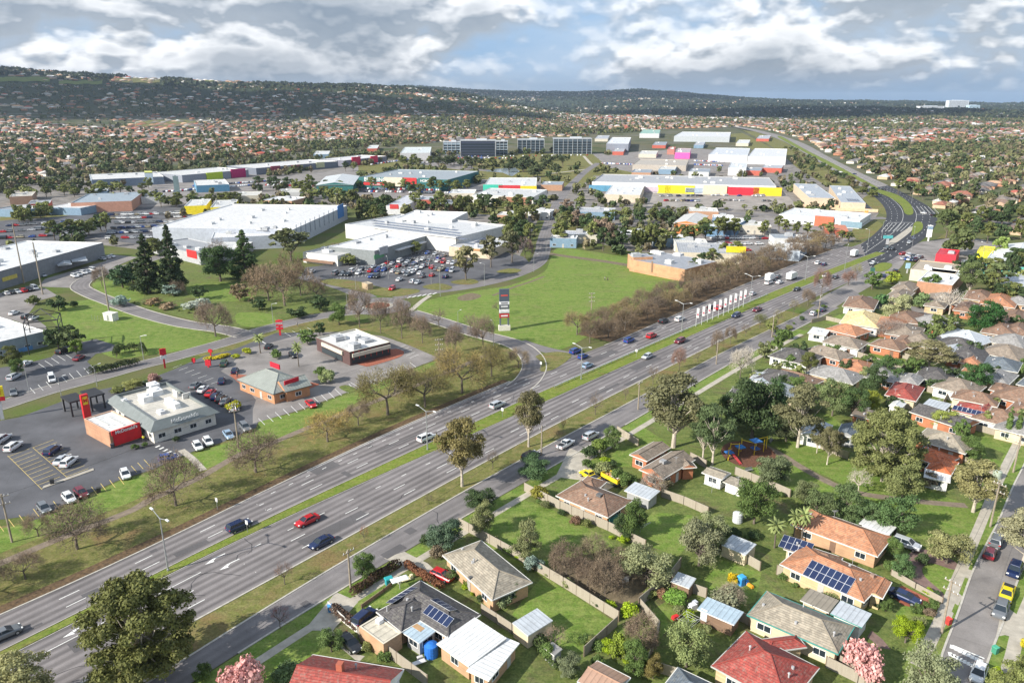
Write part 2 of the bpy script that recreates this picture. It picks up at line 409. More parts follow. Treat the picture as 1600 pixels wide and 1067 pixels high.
def label_row(items,fmt,cat,group):
 """items of one look in one place: singled out by their order across the picture"""
 items=[o for o in items if o is not None]
 items.sort(key=lambda o:PX(o.location)[0])
 n=len(items)
 for i,o in enumerate(items):
  w='' if n==1 else (ordw(i)+' from the left ' if i<=n/2 or n>60 else (ordw(n-1-i)+' from the right '))
  if i==0 and n>1:w='leftmost '
  if i==n-1 and n>1:w='rightmost '
  props(o,fmt.replace('{n}',w.strip()).replace('  ',' ').strip().strip(','),cat,group)
def car_meshes(kind):
 T={
 'sedan':([(-2.35,.42,.78,.70),(-2.2,.28,.98,.86),(-1.3,.22,1.02,.91),(.9,.22,.98,.91),(1.95,.24,.84,.87),(2.35,.38,.62,.72)],(-1.75,1.15),(-1.05,.35),.96,1.44),
 'hatch':([(-2.0,.42,.95,.74),(-1.9,.28,1.02,.86),(-1.2,.22,1.05,.89),(.8,.22,1.0,.89),(1.65,.24,.86,.86),(2.0,.38,.64,.72)],(-1.9,1.05),(-1.55,.25),1.0,1.5),
 'suv':([(-2.3,.5,1.05,.80),(-2.2,.34,1.14,.92),(-1.2,.3,1.18,.95),(.9,.3,1.14,.95),(1.95,.34,1.02,.92),(2.3,.45,.78,.80)],(-2.2,1.15),(-1.9,.45),1.12,1.72),
 'ute':([(-2.6,.5,1.0,.84),(-2.5,.38,1.06,.90),(-1.0,.3,1.08,.92),(.9,.3,1.08,.92),(2.1,.34,.98,.90),(2.5,.45,.74,.78)],(-.75,1.2),(-.5,.55),1.04,1.66),
 'van':([(-2.4,.45,1.2,.88),(-2.3,.34,1.28,.95),(-1.0,.3,1.3,.96),(1.3,.3,1.28,.96),(2.2,.36,1.1,.92),(2.5,.45,.85,.82)],(-2.3,1.95),(-2.2,1.15),1.24,2.02)}[kind]
 st,cb,cr,zb,zr=T
 def sec(x,zl,zt,hw):
  h=[(hw*.88,zl),(hw,zl+.2),(hw*.98,zt-.16),(hw*.84,zt)]
  return [(x,y,z) for y,z in h]+[(x,-y,z) for y,z in h[::-1]]
 body=MB();S_=[sec(*s) for s in st]
 for a,b in zip(S_,S_[1:]):
  for k in range(8):body.face([a[k],a[(k+1) % 8],b[(k+1) % 8],b[k]])
 body.face(S_[0]);body.face(S_[-1][::-1])
 hwb=st[2][3]*.86;hwr=hwb*.80
 base=[(cb[0],-hwb,zb),(cb[1],-hwb,zb),(cb[1],hwb,zb),(cb[0],hwb,zb)]
 rf=[(cr[0],-hwr,zr-.06),(cr[1],-hwr,zr-.06),(cr[1],hwr,zr-.06),(cr[0],hwr,zr-.06)]
 gl=MB()
 for k in range(4):gl.face([base[k],base[(k+1) % 4],rf[(k+1) % 4],rf[k]])
 rt=[(x*.97+(cr[0]+cr[1])/2*.03,y*.86,zr) for x,y,_ in rf]
 for k in range(4):body.face([rf[k],rf[(k+1) % 4],rt[(k+1) % 4],rt[k]])
 body.face(rt)
 for k in range(4):
  a,b=Vector(base[k]),Vector(rf[k]);body.tube(a*1.002,b*1.004,.05,.045,4,cap=False)
 if kind in ('sedan','suv','hatch','van'):
  for sy in (-1,1):
   xm=(cr[0]+cr[1])/2;body.tube((xm,sy*hwb*1.0,zb),(xm,sy*(hwr+.01),zr-.05),.05,.04,4,cap=False)
 if kind=='ute':
  tray=MB();tray.box((-1.72,0,1.02),(1.5,1.5,.06))
 wh=MB();wx=st[-1][0]*.62
 for x in (-wx,wx):
  for sy in (-1,1):wh.tube((x,sy*(st[2][3]-.16),.33),(x,sy*(st[2][3]+.03),.33),.33,.33,12)
 hl=MB();tl=MB();f=st[-2]
 for sy in (-1,1):
  hl.box((f[0]+.20,sy*f[3]*.74,f[2]-.14),(.22,.34,.14));tl.box((st[1][0]-.04,sy*st[1][3]*.80,st[1][2]-.18),(.16,.3,.16))
 trayd=MB()
 if kind=='ute':trayd.box((-1.72,0,1.07),(1.45,1.42,.05))
 return dict(body=body,glass=gl,wheels=wh,head=hl,tail=tl,wx=wx,hw=st[2][3],fx=f,rx=st[1],tray=trayd if kind=='ute' else None)
CARS={}
for kd in ('sedan','hatch','suv','ute','van'):
 q=car_meshes(kd)
 one=MB()
 for part,slot in (('body',0),('glass',1),('wheels',2),('head',3),('tail',4)):
  p=q[part];i0=len(one.v);one.v+=p.v;one.f+=[tuple(i+i0 for i in f) for f in p.f];one.m+=[slot]*len(p.f);one.uv+=p.uv
 q['one']=one.mesh('car_'+kd,['car_paint','glass','rubber','lamp_white','lamp_red'])
 q['b']=q['body'].mesh('body',['car_paint']);q['g']=q['glass'].mesh('cabin_glass',['glass'])
 w=MB();w.tube((0,-.11,0),(0,.11,0),.33,.33,14);q['w']=w.mesh('wheel',['rubber'])
 w=MB();w.tube((0,-.118,0),(0,.118,0),.2,.2,10);q['rim']=w.mesh('rim',['metal'])
 w=MB();w.box((0,0,0),(.22,.34,.14));q['hl']=w.mesh('headlight',['lamp_white'])
 w=MB();w.box((0,0,0),(.16,.3,.16));q['tl']=w.mesh('tail_light',['lamp_red'])
 if q['tray']:q['t']=q['tray'].mesh('tray',['dark'])
 CARS[kd]=q
PAINT={'white':(.80,.80,.79),'silver':(.52,.54,.56),'grey':(.17,.18,.19),'black':(.016,.017,.02),'red':(.50,.012,.018),'blue':(.02,.07,.30),
  'dark blue':(.012,.025,.085),'yellow':(.85,.66,.01),'maroon':(.17,.012,.025),'green':(.05,.10,.06),'pale blue':(.30,.42,.55),'gold':(.38,.33,.22),'orange':(.6,.16,.02)}
def car(kd,pos,ang,color,label=None,group=None,detail=True,name=None,z=.06,cat=None):
 q=CARS[kd];c=PAINT[color];nm=name or {'sedan':'sedan_car','hatch':'hatchback_car','suv':'suv_car','ute':'ute_car','van':'van'}[kd]
 cat=cat or {'van':'van','ute':'ute'}.get(kd,'car')
 if not detail:
  o=link(nm,q['one'],None,c);o.location=(pos[0],pos[1],z);o.rotation_euler=(0,0,ang);return props(o,label,cat,group)
 e=empty(nm,(pos[0],pos[1],z),ang,label,cat,group)
 link('body',q['b'],e,c);link('cabin_glass',q['g'],e)
 for x in (-q['wx'],q['wx']):
  for sy in (-1,1):
   w=link('wheel',q['w'],e);w.location=(x,sy*(q['hw']-.07),.33);r=link('rim',q['rim'],w)
 for sy in (-1,1):
  h=link('headlight',q['hl'],e);h.location=(q['fx'][0]+.20,sy*q['fx'][3]*.74,q['fx'][2]-.14)
  h=link('tail_light',q['tl'],e);h.location=(q['rx'][0]-.04,sy*q['rx'][3]*.80,q['rx'][2]-.18)
 if q.get('t'):link('tray',q['t'],e)
 return e
def leaf_mesh(name,pts,outs,size,mat='leaf',jitter=.5,aspect=.7):
 n=len(pts);pts=np.asarray(pts,float);outs=np.asarray(outs,float)
 nr=outs+RNG.normal(size=(n,3))*jitter;nr /= np.linalg.norm(nr,axis=1)[:,None]+1e-9
 a=np.cross(nr,RNG.normal(size=(n,3)));a /= np.linalg.norm(a,axis=1)[:,None]+1e-9;b=np.cross(nr,a)
 s=(size*(.6+.8*RNG.random(n)))[:,None]/2
 q=np.stack([pts-a*s-b*s*aspect,pts+a*s-b*s*aspect*.6,pts+a*s*.8+b*s*aspect,pts-a*s*.7+b*s*aspect*1.1],1).reshape(-1,3)
 me=bpy.data.meshes.new(name);me.vertices.add(4*n);me.vertices.foreach_set('co',q.ravel())
 me.loops.add(4*n);me.loops.foreach_set('vertex_index',np.arange(4*n,dtype=np.int32))
 me.polygons.add(n);me.polygons.foreach_set('loop_start',np.arange(0,4*n,4,dtype=np.int32));me.polygons.foreach_set('loop_total',np.full(n,4,dtype=np.int32))
 me.materials.append(MATS[mat]);me.update(calc_edges=True);return me
def clump_points(cl,n):
 """points in the outer shells of clumps (cx,cy,cz,r,flat)"""
 cl=np.asarray(cl,float);w=cl[:,3]**2;idx=RNG.choice(len(cl),n,p=w/w.sum())
 d=RNG.normal(size=(n,3));d /= np.linalg.norm(d,axis=1)[:,None]
 d[:,2]=np.where(d[:,2]<-.35,-d[:,2]*.7,d[:,2])
 r=cl[idx,3]*(RNG.random(n)**.35)*(1+.12*RNG.normal(size=n))
 off=d*r[:,None];off[:,2]*=cl[idx,4]
 return cl[idx,:3]+off,d
TREES={}
def tree_variant(key,seed,n,size,form,h=12.,w=10.,bark='bark',nclump=26):
 rnd=random.Random(seed);cl=[];mb=MB()
 if form=='gum':
  z0=.40*h
  for i in range(nclump):
   a=rnd.random()*6.283;q=rnd.random()**.5;z=z0+(h-z0)*(.08+.86*rnd.random())
   rr=w/2*q*math.sin(math.pi*min(1,max(.18,(z-z0)/(h-z0)*.80+.16)))*.86
   cl.append((math.cos(a)*rr,math.sin(a)*rr,z-.4,w*(.085+.085*rnd.random()),.72))
 elif form=='broad':
  z0=.14*h
  for i in range(nclump):
   a=rnd.random()*6.283;q=rnd.random()**.45;z=z0+(h-z0)*(.1+.78*rnd.random())
   rr=w/2*q*math.sqrt(max(.08,1-((z-h*.48)/(h*.56))**2))*.8
   cl.append((math.cos(a)*rr,math.sin(a)*rr,z,w*(.11+.08*rnd.random()),.85))
 elif form=='giant':
  z0=.16*h
  for i in range(nclump):
   a=i*2.39996;t=(i+.5)/nclump;q=math.sqrt(max(.05,1-((t-.42)/.60)**2));rr=w/2*q*(.78+.16*rnd.random() if i % 3 else .4)*.86
   cl.append((math.cos(a)*rr,math.sin(a)*rr,z0+(h-z0)*t*.9,w*(.065+.05*rnd.random()),.8))
 elif form=='conifer':
  z0=.06*h
  for i in range(nclump):
   t=(i+.5)/nclump;a=i*2.4+rnd.random();z=z0+(h-z0)*t*.97;rr=w/2*(1-t)**.75*(.35+.6*rnd.random())
   cl.append((math.cos(a)*rr,math.sin(a)*rr,z,w*(.05+.13*(1-t)),.8))
 elif form=='cypress':
  for i in range(nclump):
   t=(i+.5)/nclump;a=rnd.random()*6.283;rr=w/2*.3*rnd.random();cl.append((math.cos(a)*rr,math.sin(a)*rr,h*(.06+.88*t),w*.36*(1-.75*t*t),1.3))
 elif form=='shrub':
  for i in range(nclump):
   a=rnd.random()*6.283;q=rnd.random()**.5;rr=w/2*.62*q;z=h*(.22+.50*rnd.random()*(1-q*.55))
   cl.append((math.cos(a)*rr,math.sin(a)*rr,z,w*(.14+.09*rnd.random()),.9*h/w+.2))
 P_,D_=clump_points(cl,n)
 keep=P_[:,2]>.05
 me=leaf_mesh('crown',P_[keep],D_[keep],size)
 top={'gum':.55,'broad':.5,'conifer':.96,'giant':.5,'cypress':.8,'shrub':.4}[form]*h
 r0=max(.07,h*.022)*(1.35 if form=='broad' else 1)
 lean=Vector((rnd.uniform(-.3,.3),rnd.uniform(-.3,.3),0))*h*.05
 p=[Vector((0,0,-.1)),Vector(lean*.3)+Vector((0,0,top*.33)),Vector(lean*.8)+Vector((0,0,top*.66)),Vector(lean)+Vector((0,0,top))]
 for i in range(3):mb.tube(p[i],p[i+1],r0*(1.15-.28*i),r0*(1.15-.28*(i+1)),8,cap=False)
 for c in cl:
  if form in ('conifer','cypress'):st=Vector((0,0,c[2]))
  else:
   t=rnd.uniform(.3,1.);k=min(2,int(t*3));st=p[k].lerp(p[k+1],t*3-k)
  e=Vector(c[:3]);mid=st.lerp(e,.5)+Vector((rnd.uniform(-.3,.3),rnd.uniform(-.3,.3),-.04*h if form=='gum' else 0))
  mb.tube(st,mid,r0*.42,r0*.26,5,cap=False);mb.tube(mid,e,r0*.26,r0*.1,4,cap=False)
 TREES[key]=(mb.mesh('trunk',[bark],True),me,h,w)
def bare_variant(key,seed,h=9.,w=10.,fuzz=2600,bark='bark',levels=(5,4,4,3),tw=.05,up=.25):
 rnd=random.Random(seed);mb=MB();ends=[]
 def grow(p,d,L,r,lv):
  q=p+d*L*.5;d2=(d+Vector((rnd.gauss(0,.12),rnd.gauss(0,.12),rnd.gauss(0,.06)))).normalized();e=q+d2*L*.5
  n=7 if lv==0 else (5 if lv==1 else 3)
  mb.tube(p,q,r,r*.82,n,cap=False);mb.tube(q,e,r*.82,r*.62,n,cap=False)
  if lv>=len(levels):ends.append((e,d2));return
  if lv>=2:ends.append((e,d2))
  for k in range(levels[lv]):
   a=6.283*(k+rnd.random()*.7)/levels[lv];x=d2.orthogonal().normalized();y=d2.cross(x)
   sp=rnd.uniform(.55,1.05) if lv else rnd.uniform(.75,1.25)
   nd=(d2*math.cos(sp)+(x*math.cos(a)+y*math.sin(a))*math.sin(sp));nd.z=nd.z*.8+up*(.5 if lv else .2);nd.normalize()
   grow(e if k else q.lerp(e,.8),nd,L*rnd.uniform(.62,.85)*(1.15 if lv==0 else 1),r*.55,lv+1)
 grow(Vector((0,0,-.1)),Vector((0,0,1)),h*.27,h*.028,0)
 E_=np.array([tuple(e[0]) for e in ends]);D_=np.array([tuple(e[1]) for e in ends])
 idx=RNG.integers(0,len(E_),fuzz);base=E_[idx]+RNG.normal(size=(fuzz,3))*.32
 d=D_[idx]+RNG.normal(size=(fuzz,3))*.75;d /= np.linalg.norm(d,axis=1)[:,None]
 L=h*(.035+.05*RNG.random(fuzz))[:,None];a=np.cross(d,RNG.normal(size=(fuzz,3)));a /= np.linalg.norm(a,axis=1)[:,None];a*=tw*.5
 q=np.stack([base-a,base+a,base+d*L+a*.4,base+d*L-a*.4],1).reshape(-1,3)
 allv=np.vstack([q,np.array(mb.v)]);lo,hi=allv[:,0].min(),allv[:,0].max();W_=max(hi-lo,np.ptp(allv[:,1]));H_=allv[:,2].max()
 sx,sz=w/W_,h/H_
 me=bpy.data.meshes.new('twigs');n=fuzz;me.vertices.add(4*n);me.vertices.foreach_set('co',(q*[sx,sx,sz]).ravel())
 me.loops.add(4*n);me.loops.foreach_set('vertex_index',np.arange(4*n,dtype=np.int32));me.polygons.add(n)
 me.polygons.foreach_set('loop_start',np.arange(0,4*n,4,dtype=np.int32));me.polygons.foreach_set('loop_total',np.full(n,4,dtype=np.int32))
 me.materials.append(MATS['bark_tint']);me.update(calc_edges=True)
 mb.v=[(x*sx,y*sx,z*sz) for x,y,z in mb.v]
 TREES[key]=(mb.mesh('trunk',[bark],True),me,h,w)
for i in range(3):
 tree_variant(f'gumH{i}',11+i,11000,.30,'gum',14,11,'bark_pale',40)
 tree_variant(f'gumM{i}',21+i,1500,.85,'gum',13,10,'bark',24)
 tree_variant(f'broadH{i}',31+i,9500,.27,'broad',9,9,'bark',36)
 tree_variant(f'broadM{i}',41+i,1300,.80,'broad',9,9,'bark',24)
 tree_variant(f'shrubH{i}',51+i,2200,.20,'shrub',2.6,3.4,'bark',14)
 bare_variant(f'bareH{i}',61+i,9,10.5,4300,tw=.052)
 bare_variant(f'bareM{i}',71+i,9,10.5,2000,levels=(5,4,4),tw=.085)
 bare_variant(f'slimH{i}',81+i,9,5.5,900,levels=(5,4,3),tw=.05,up=.55)
tree_variant('giant',5,34000,.30,'giant',15,15,'bark_pale',74)
tree_variant('shrubM0',57,420,.42,'shrub',2.6,3.4,'bark',10)
tree_variant('conH0',91,7000,.5,'conifer',20,9,'bark',70)
tree_variant('cyp0',95,2200,.3,'cypress',9,2,'bark',16)
bare_variant('ghost',99,9,9,500,'bark_pale',(6,4,3),.05,.35)
for i in range(2):bare_variant(f'thick{i}',105+i,7,8.5,6500,tw=.055,up=.15)
def palm_mesh():
 tr=MB();tr.tube((0,0,-.1),(.15,0,7.2),.24,.17,8);cr=MB()
 for k in range(34):
  a=k*2.4;el_=R(70-110*(k/34.));L=2.7;p=Vector((.15,0,7.2));d=Vector((math.cos(a)*math.cos(el_),math.sin(a)*math.cos(el_),math.sin(el_)))
  side=Vector((-math.sin(a),math.cos(a),0));prev=p;w0=.12
  for s_ in range(5):
   d=(d+Vector((0,0,-.22))).normalized();q=prev+d*L/5;w1=.42*math.sin(math.pi*min(.93,(s_+1)/5.2))
   for sg in (-1,1):cr.face([prev,prev+side*sg*w0-Vector((0,0,w0*.5)),q+side*sg*w1-Vector((0,0,w1*.5)),q])
   prev=q;w0=w1
 TREES['palm']=(tr.mesh('trunk',['bark'],True),cr.mesh('fronds',['leaf']),9.,5.)
palm_mesh()
GREEN={'gum':(.075,.082,.028),'olive':(.115,.125,.045),'dark':(.034,.052,.022),'green':(.062,.092,.028),'lime':(.26,.34,.02),'bronze':(.14,.095,.022),
  'bare':(.17,.125,.085),'baregreen':(.17,.145,.05),'barered':(.20,.115,.085),'pale':(.40,.36,.30),'silver':(.26,.31,.25),'pink':(.62,.33,.34),'yellow':(.60,.50,.03),'bluegrey':(.22,.28,.26),'sage':(.20,.215,.10)}
TCOUNT={}
def tree(key,x,y,h,w,color,label=None,name='tree',cat='tree',group=None,z=0.,cn=None):
 tr,cr,H,Wd=TREES[key]
 jit=random.uniform(.86,1.14);c=GREEN[color] if isinstance(color,str) else color
 if cr.materials[0].name=='leaf':c=tuple(min(.8,k*g*(2.0 if max(c)<.2 else 1.15)) for k,g in zip(c,(1.03,1.06,.95)))
 else:c=tuple(k*1.25 for k in c)
 c=tuple(k*jit for k in c)
 e=empty(name,(x,y,z),random.uniform(0,6.28),label,cat,group);e.scale=(w/Wd,w/Wd,h/H)
 link('trunk',tr,e,(.16,.13,.10));link(cn or ('twigs' if cr.name.startswith('twigs') else 'crown'),cr,e,c);return e
def ptree(key,u,v,hp,wp,color,label=None,name='tree',cat='tree',group=None):
 """base pixel, height and width in px of the photograph -> metres"""
 p=P(u,v);s=S(v);return tree(key,p.x,p.y,hp/s/.97,wp/s,color,label,name,cat,group)
def mesh_cache(name,mats,fn):
 if name not in MC:
  mb=MB();fn(mb);MC[name]=mb.mesh(name,mats)
 return MC[name]
MC={}
def letters(text,size,mat,parent):
 cu=bpy.data.curves.new('lettering','FONT');cu.body=text;cu.size=size;cu.align_x='CENTER';cu.align_y='CENTER';cu.extrude=.05;cu.offset=size*.02
 t=bpy.data.objects.new('lettering',cu);COL.objects.link(t);bpy.context.view_layer.update()
 me=bpy.data.meshes.new_from_object(t.evaluated_get(bpy.context.evaluated_depsgraph_get()));bpy.data.objects.remove(t)
 me.materials.clear();me.materials.append(MATS[mat]);return link('lettering',me,parent)
WIN_F=lambda mb:[mb.box((0,0,.47),(1.1,.1,.07)),mb.box((0,0,-.47),(1.1,.14,.07)),mb.box((-.52,0,0),(.07,.1,.87)),mb.box((.52,0,0),(.07,.1,.87)),mb.box((0,0,0),(.04,.08,.87))]
WIN_P=lambda mb:mb.box((0,0,0),(.97,.05,.87))
class Bld:
 def __init__(s,name,blocks,wall=(.6,.45,.3),roof=(.3,.15,.1),label=None,cat='house',group=None,windows=True,wallmat='wall_brick',roofmat='roof_tile',gutter=(.7,.68,.62),inset=.45,base=0.):
  s.planes=[];s.walls=[];s.base=base
  first=None;W_=MB();Rf=MB();Gt=MB();s.blocks=[]
  for i,b in enumerate(blocks):
   A,B,C,z=b['a'],b['b'],b['c'],b.get('z',2.7)+base
   a,bb,c=(P(*A,z).xy,P(*B,z).xy,P(*C,z).xy)
   if (c-bb).length>(bb-a).length*1.15:a,c=c,a
   e1=(bb-a);L=e1.length;e1=e1/L;n=Vector((-e1.y,e1.x));wd=(c-bb).dot(n)
   if wd<0:n=-n;wd=-wd;a,bb=bb,a;e1=-e1
   if first is None:first=(a+bb)/2+n*wd/2
   s.blocks.append((a,bb,n,L,wd,z,b));m_=1.5;AVOID.append([tuple(q) for q in (a-e1*m_-n*m_,bb+e1*m_-n*m_,bb+e1*m_+n*(wd+m_),a-e1*m_+n*(wd+m_))])
  s.o=first;s.name=name
  for i,(a,bb,n,L,wd,z,b) in enumerate(s.blocks):s.block(a-first,bb-first,n,L,wd,z-i*.035,b,W_,Rf,Gt,inset)
  s.root=empty(name,(first.x,first.y,0),0,label,cat,group)
  s.wall_o=W_.obj('wall',[wallmat],s.root,wall)
  s.roof_o=Rf.obj('roof',[roofmat,'tint_matt'],s.root,roof)
  if Gt.f:Gt.obj('parapet' if blocks[0]['roof'] in ('flat','mansard') else 'gutter',['tint_matt'],s.root,gutter)
  if windows:s.windows()
 def block(s,a,b,n,L,wd,z,o,W_,Rf,Gt,inset):
  e=(b-a)/L;typ=o.get('roof','hip');ins=o.get('inset',inset if typ in ('hip','gable','skill') else (.9 if typ=='mansard' else 0.));base=s.base
  c,d=b+n*wd,a+n*wd
  V3=lambda p,zz:Vector((p.x,p.y,zz))
  wa,wb,wc,wdp=a+e*ins+n*ins,b-e*ins+n*ins,c-e*ins-n*ins,d+e*ins-n*ins
  ztop=z-.02 if typ in ('hip','gable','skill') else z
  z0w=o.get('z0',base)
  for p,q in ((wa,wb),(wb,wc),(wc,wdp),(wdp,wa)):
   if (q-p).length<.3:continue
   W_.quadw(p,q,z0w,ztop);nn=Vector(((q-p).y,-(q-p).x)).normalized();s.walls.append((p,q,nn,z0w,ztop))
  def face(pts,m=0):
   p0,p1=pts[0],pts[1];ud=(p1-p0).normalized();nr=ud.cross(pts[-1]-p0)
   nr=nr.normalized() if nr.length>1e-6 else Vector((0,0,1));vd=nr.cross(ud)
   Rf.face(pts,m,[((q-p0).dot(ud),(q-p0).dot(vd)) for q in pts])
   if m==0:s.planes.append((pts,ud,vd,nr))
  pitch=math.tan(R(o.get('pitch',23)))
  if typ in ('hip','gable'):
   if L>=wd:A_,B_,C_,D_=V3(a,z),V3(b,z),V3(c,z),V3(d,z);ln,sh=L,wd
   else:A_,B_,C_,D_=V3(b,z),V3(c,z),V3(d,z),V3(a,z);ln,sh=wd,L
   u_=(B_-A_).normalized();w_=(D_-A_).normalized();rise=sh/2*pitch
   k=sh/2 if typ=='hip' else 0.
   k=min(k,ln/2-.01)
   r1=A_+u_*k+w_*sh/2+Vector((0,0,rise));r2=B_-u_*k+w_*sh/2+Vector((0,0,rise))
   face([A_,B_,r2,r1]);face([C_,D_,r1,r2])
   if typ=='hip':face([B_,C_,r2]);face([D_,A_,r1])
   else:
    for p,q,r in ((B_,C_,r2),(D_,A_,r1)):
     W_.face([p,q,r],0,[(0,0),(sh,0),(sh/2,rise)])
   Rf.face([D_-Vector((0,0,.01)),C_-Vector((0,0,.01)),B_-Vector((0,0,.01)),A_-Vector((0,0,.01))],1)
   caps=[(r1,r2)]+([(A_,r1),(D_,r1),(B_,r2),(C_,r2)] if typ=='hip' else [])
   if o.get('caps',1):
    for p,q in caps:Rf.tube(p+Vector((0,0,.03)),q+Vector((0,0,.03)),.10,.10,4,1)
   for p,q in ((a,b),(b,c),(c,d),(d,a)):
    t=(q-p).normalized();m_=Vector((t.y,-t.x));mid=(p+q)/2+m_*.06;Gt.box((mid.x,mid.y,z-.08),((q-p).length+.12,.12,.17),0,math.atan2(t.y,t.x))
  elif typ=='skill':
   r=o.get('rise',.6);A_,B_,C_,D_=V3(a,z),V3(b,z),V3(c,z+r),V3(d,z+r);face([A_,B_,C_,D_])
   dn=Vector((0,0,.1));Rf.face([D_-dn,C_-dn,B_-dn,A_-dn],1)
   for p,q in ((A_,B_),(B_,C_),(C_,D_),(D_,A_)):Gt.face([p-dn*1.6,q-dn*1.6,q+dn*.1,p+dn*.1])
   for p,q,zz0,zz1 in ((wb,wc,z,z+r),(wdp,wa,z+r,z)):
    W_.face([(p.x,p.y,z-.02),(q.x,q.y,z-.02),(q.x,q.y,zz1-.06 if zz1>z else z-.02),(p.x,p.y,zz0-.06 if zz0>z else z-.02)])
   W_.quadw(wc,wdp,z-.02,z+r-.06)
  elif typ=='mansard':
   k,r=o.get('k',1.5),o.get('rise',1.5);q0=[a,b,c,d];q1=[a+e*k+n*k,b-e*k+n*k,c-e*k-n*k,d+e*k-n*k];q2=[a+e*(k+.3)+n*(k+.3),b-e*(k+.3)+n*(k+.3),c-e*(k+.3)-n*(k+.3),d+e*(k+.3)-n*(k+.3)]
   for i in range(4):
    j=(i+1) % 4;Gt.face([V3(q0[i],z),V3(q0[j],z),V3(q1[j],z+r),V3(q1[i],z+r)]);Gt.face([V3(q1[i],z+r),V3(q1[j],z+r),V3(q2[j],z+r),V3(q2[i],z+r)])
    Gt.face([V3(q2[j],z+r-.7),V3(q2[i],z+r-.7),V3(q2[i],z+r),V3(q2[j],z+r)])
   Gt.face([V3(p,z-.02) for p in q0[::-1]])
   face([V3(p,z+r-.7) for p in q2])
  else:
   par=o.get('par',.45);t=.25
   ia,ib,ic,id_=a+e*t+n*t,b-e*t+n*t,c-e*t-n*t,d+e*t-n*t
   face([V3(ia,z-par),V3(ib,z-par),V3(ic,z-par),V3(id_,z-par)])
   for p,q,p2,q2 in ((a,b,ia,ib),(b,c,ib,ic),(c,d,ic,id_),(d,a,id_,ia)):
    Gt.face([V3(p,z),V3(q,z),V3(q2,z),V3(p2,z)]);Gt.face([V3(q2,z-par),V3(p2,z-par),V3(p2,z),V3(q2,z)])
 def ray(s,u,v):
  x=(u-PW/2)/FPX;y=(PH/2-v)/FPX
  return Vector((0,0,CAMH)),Vector((x,math.cos(TH)+y*math.sin(TH),-math.sin(TH)+y*math.cos(TH)))
 def on_roof(s,u,v):
  o,d=s.ray(u,v);best=None
  for pts,ud,vd,nr in s.planes:
   if nr.z<0:nr=-nr
   p0=pts[0]+Vector((s.o.x,s.o.y,0));k=d.dot(nr)
   if abs(k)<1e-6:continue
   t=(p0-o).dot(nr)/k;h=o+d*t
   ok=True;pp=[q+Vector((s.o.x,s.o.y,0)) for q in pts];n2=len(pp)
   sg=[((pp[(i+1) % n2]-pp[i]).cross(h-pp[i])).dot(nr) for i in range(n2)]
   ins=all(q>-.05 for q in sg) or all(q<.05 for q in sg)
   pen=0 if ins else max(0,min(-min(sg),max(sg)))+1
   if best is None or (pen,t)<best[:2]:best=(pen,t,h,ud,vd if vd.z>=-1e-6 else -vd,nr)
  return best[2:]
 def solar(s,u,v,nu,nv,ang=0.,lab=None):
  h,ud,vd,nr=s.on_roof(u,v);h=h-Vector((s.o.x,s.o.y,0))
  w_,hh=nu*1.0,nv*1.62;mb=MB()
  q=[h+ud*sx*w_/2+vd*sy*hh/2+nr*.12 for sx,sy in ((-1,-1),(1,-1),(1,1),(-1,1))]
  if nr.dot((q[1]-q[0]).cross(q[2]-q[1]))<0:q=q[::-1];uv=[(w_,0),(0,0),(0,hh),(w_,hh)][::-1]
  mb.face(q,0,[(0,0),(w_,0),(w_,hh),(0,hh)])
  lo=[p-nr*.07 for p in q]
  for i in range(4):mb.face([lo[i],lo[(i+1) % 4],q[(i+1) % 4],q[i]],1)
  o=mb.obj('solar_panel',['solar','metal'],s.root)
  if lab:o['label']=lab
 def unit(s,u,v,dims=(1.2,1.2,.9),color=(.7,.7,.68),name='rooftop_unit',ang=None):
  h,ud,vd,nr=s.on_roof(u,v);h=h-Vector((s.o.x,s.o.y,0));mb=MB()
  a=math.atan2(ud.y,ud.x) if ang is None else ang
  mb.box((h.x,h.y,h.z+dims[2]/2-.12),dims,0,a)
  if name=='rooftop_unit' and dims[0]>1:
   mb.tube((h.x,h.y,h.z+dims[2]-.12),(h.x,h.y,h.z+dims[2]+.1),min(dims[:2])*.32,min(dims[:2])*.32,8)
   mb.box((h.x,h.y,h.z+.02),(dims[0]+.5,dims[1]+.4,.12),0,a)
  mb.obj(name,'tint_matt',s.root,color)
 def on_wall(s,u,v):
  o,d=s.ray(u,v);best=None
  for p,q,nn,z0,z1 in s.walls:
   P0=Vector((p.x+s.o.x,p.y+s.o.y,0));n3=Vector((nn.x,nn.y,0));k=d.dot(n3)
   if k>-1e-3:continue
   t=(P0-o).dot(n3)/k;h=o+d*t;L=(q-p).length;al=(h.xy-P0.xy).dot((q-p)/L)
   pen=max(0,-al,al-L)+max(0,z0-h.z,h.z-z1)
   if best is None or (round(pen,1),t)<best[:2]:best=(round(pen,1),t,h,(q-p)/L,n3)
  return best[2:]
 def sign(s,u,v,w,h,color,text=None,tcol='white',tsize=None,name='sign',d=.2,up=0):
  hp,t,n=s.on_wall(u,v);loc=hp-Vector((s.o.x,s.o.y,0))+n*(d/2+.01)
  a=math.atan2(t.y,t.x);mb=MB();mb.box((0,0,0),(w,d,h))
  o=mb.obj(name,'tint_matt',s.root,color);o.location=loc;o.rotation_euler=(0,0,a)
  if text:
   q=letters(text,tsize or h*.8,tcol,o);q.location=(0,-d/2-.06,0);q.rotation_euler=(math.pi/2,0,0)
  return o
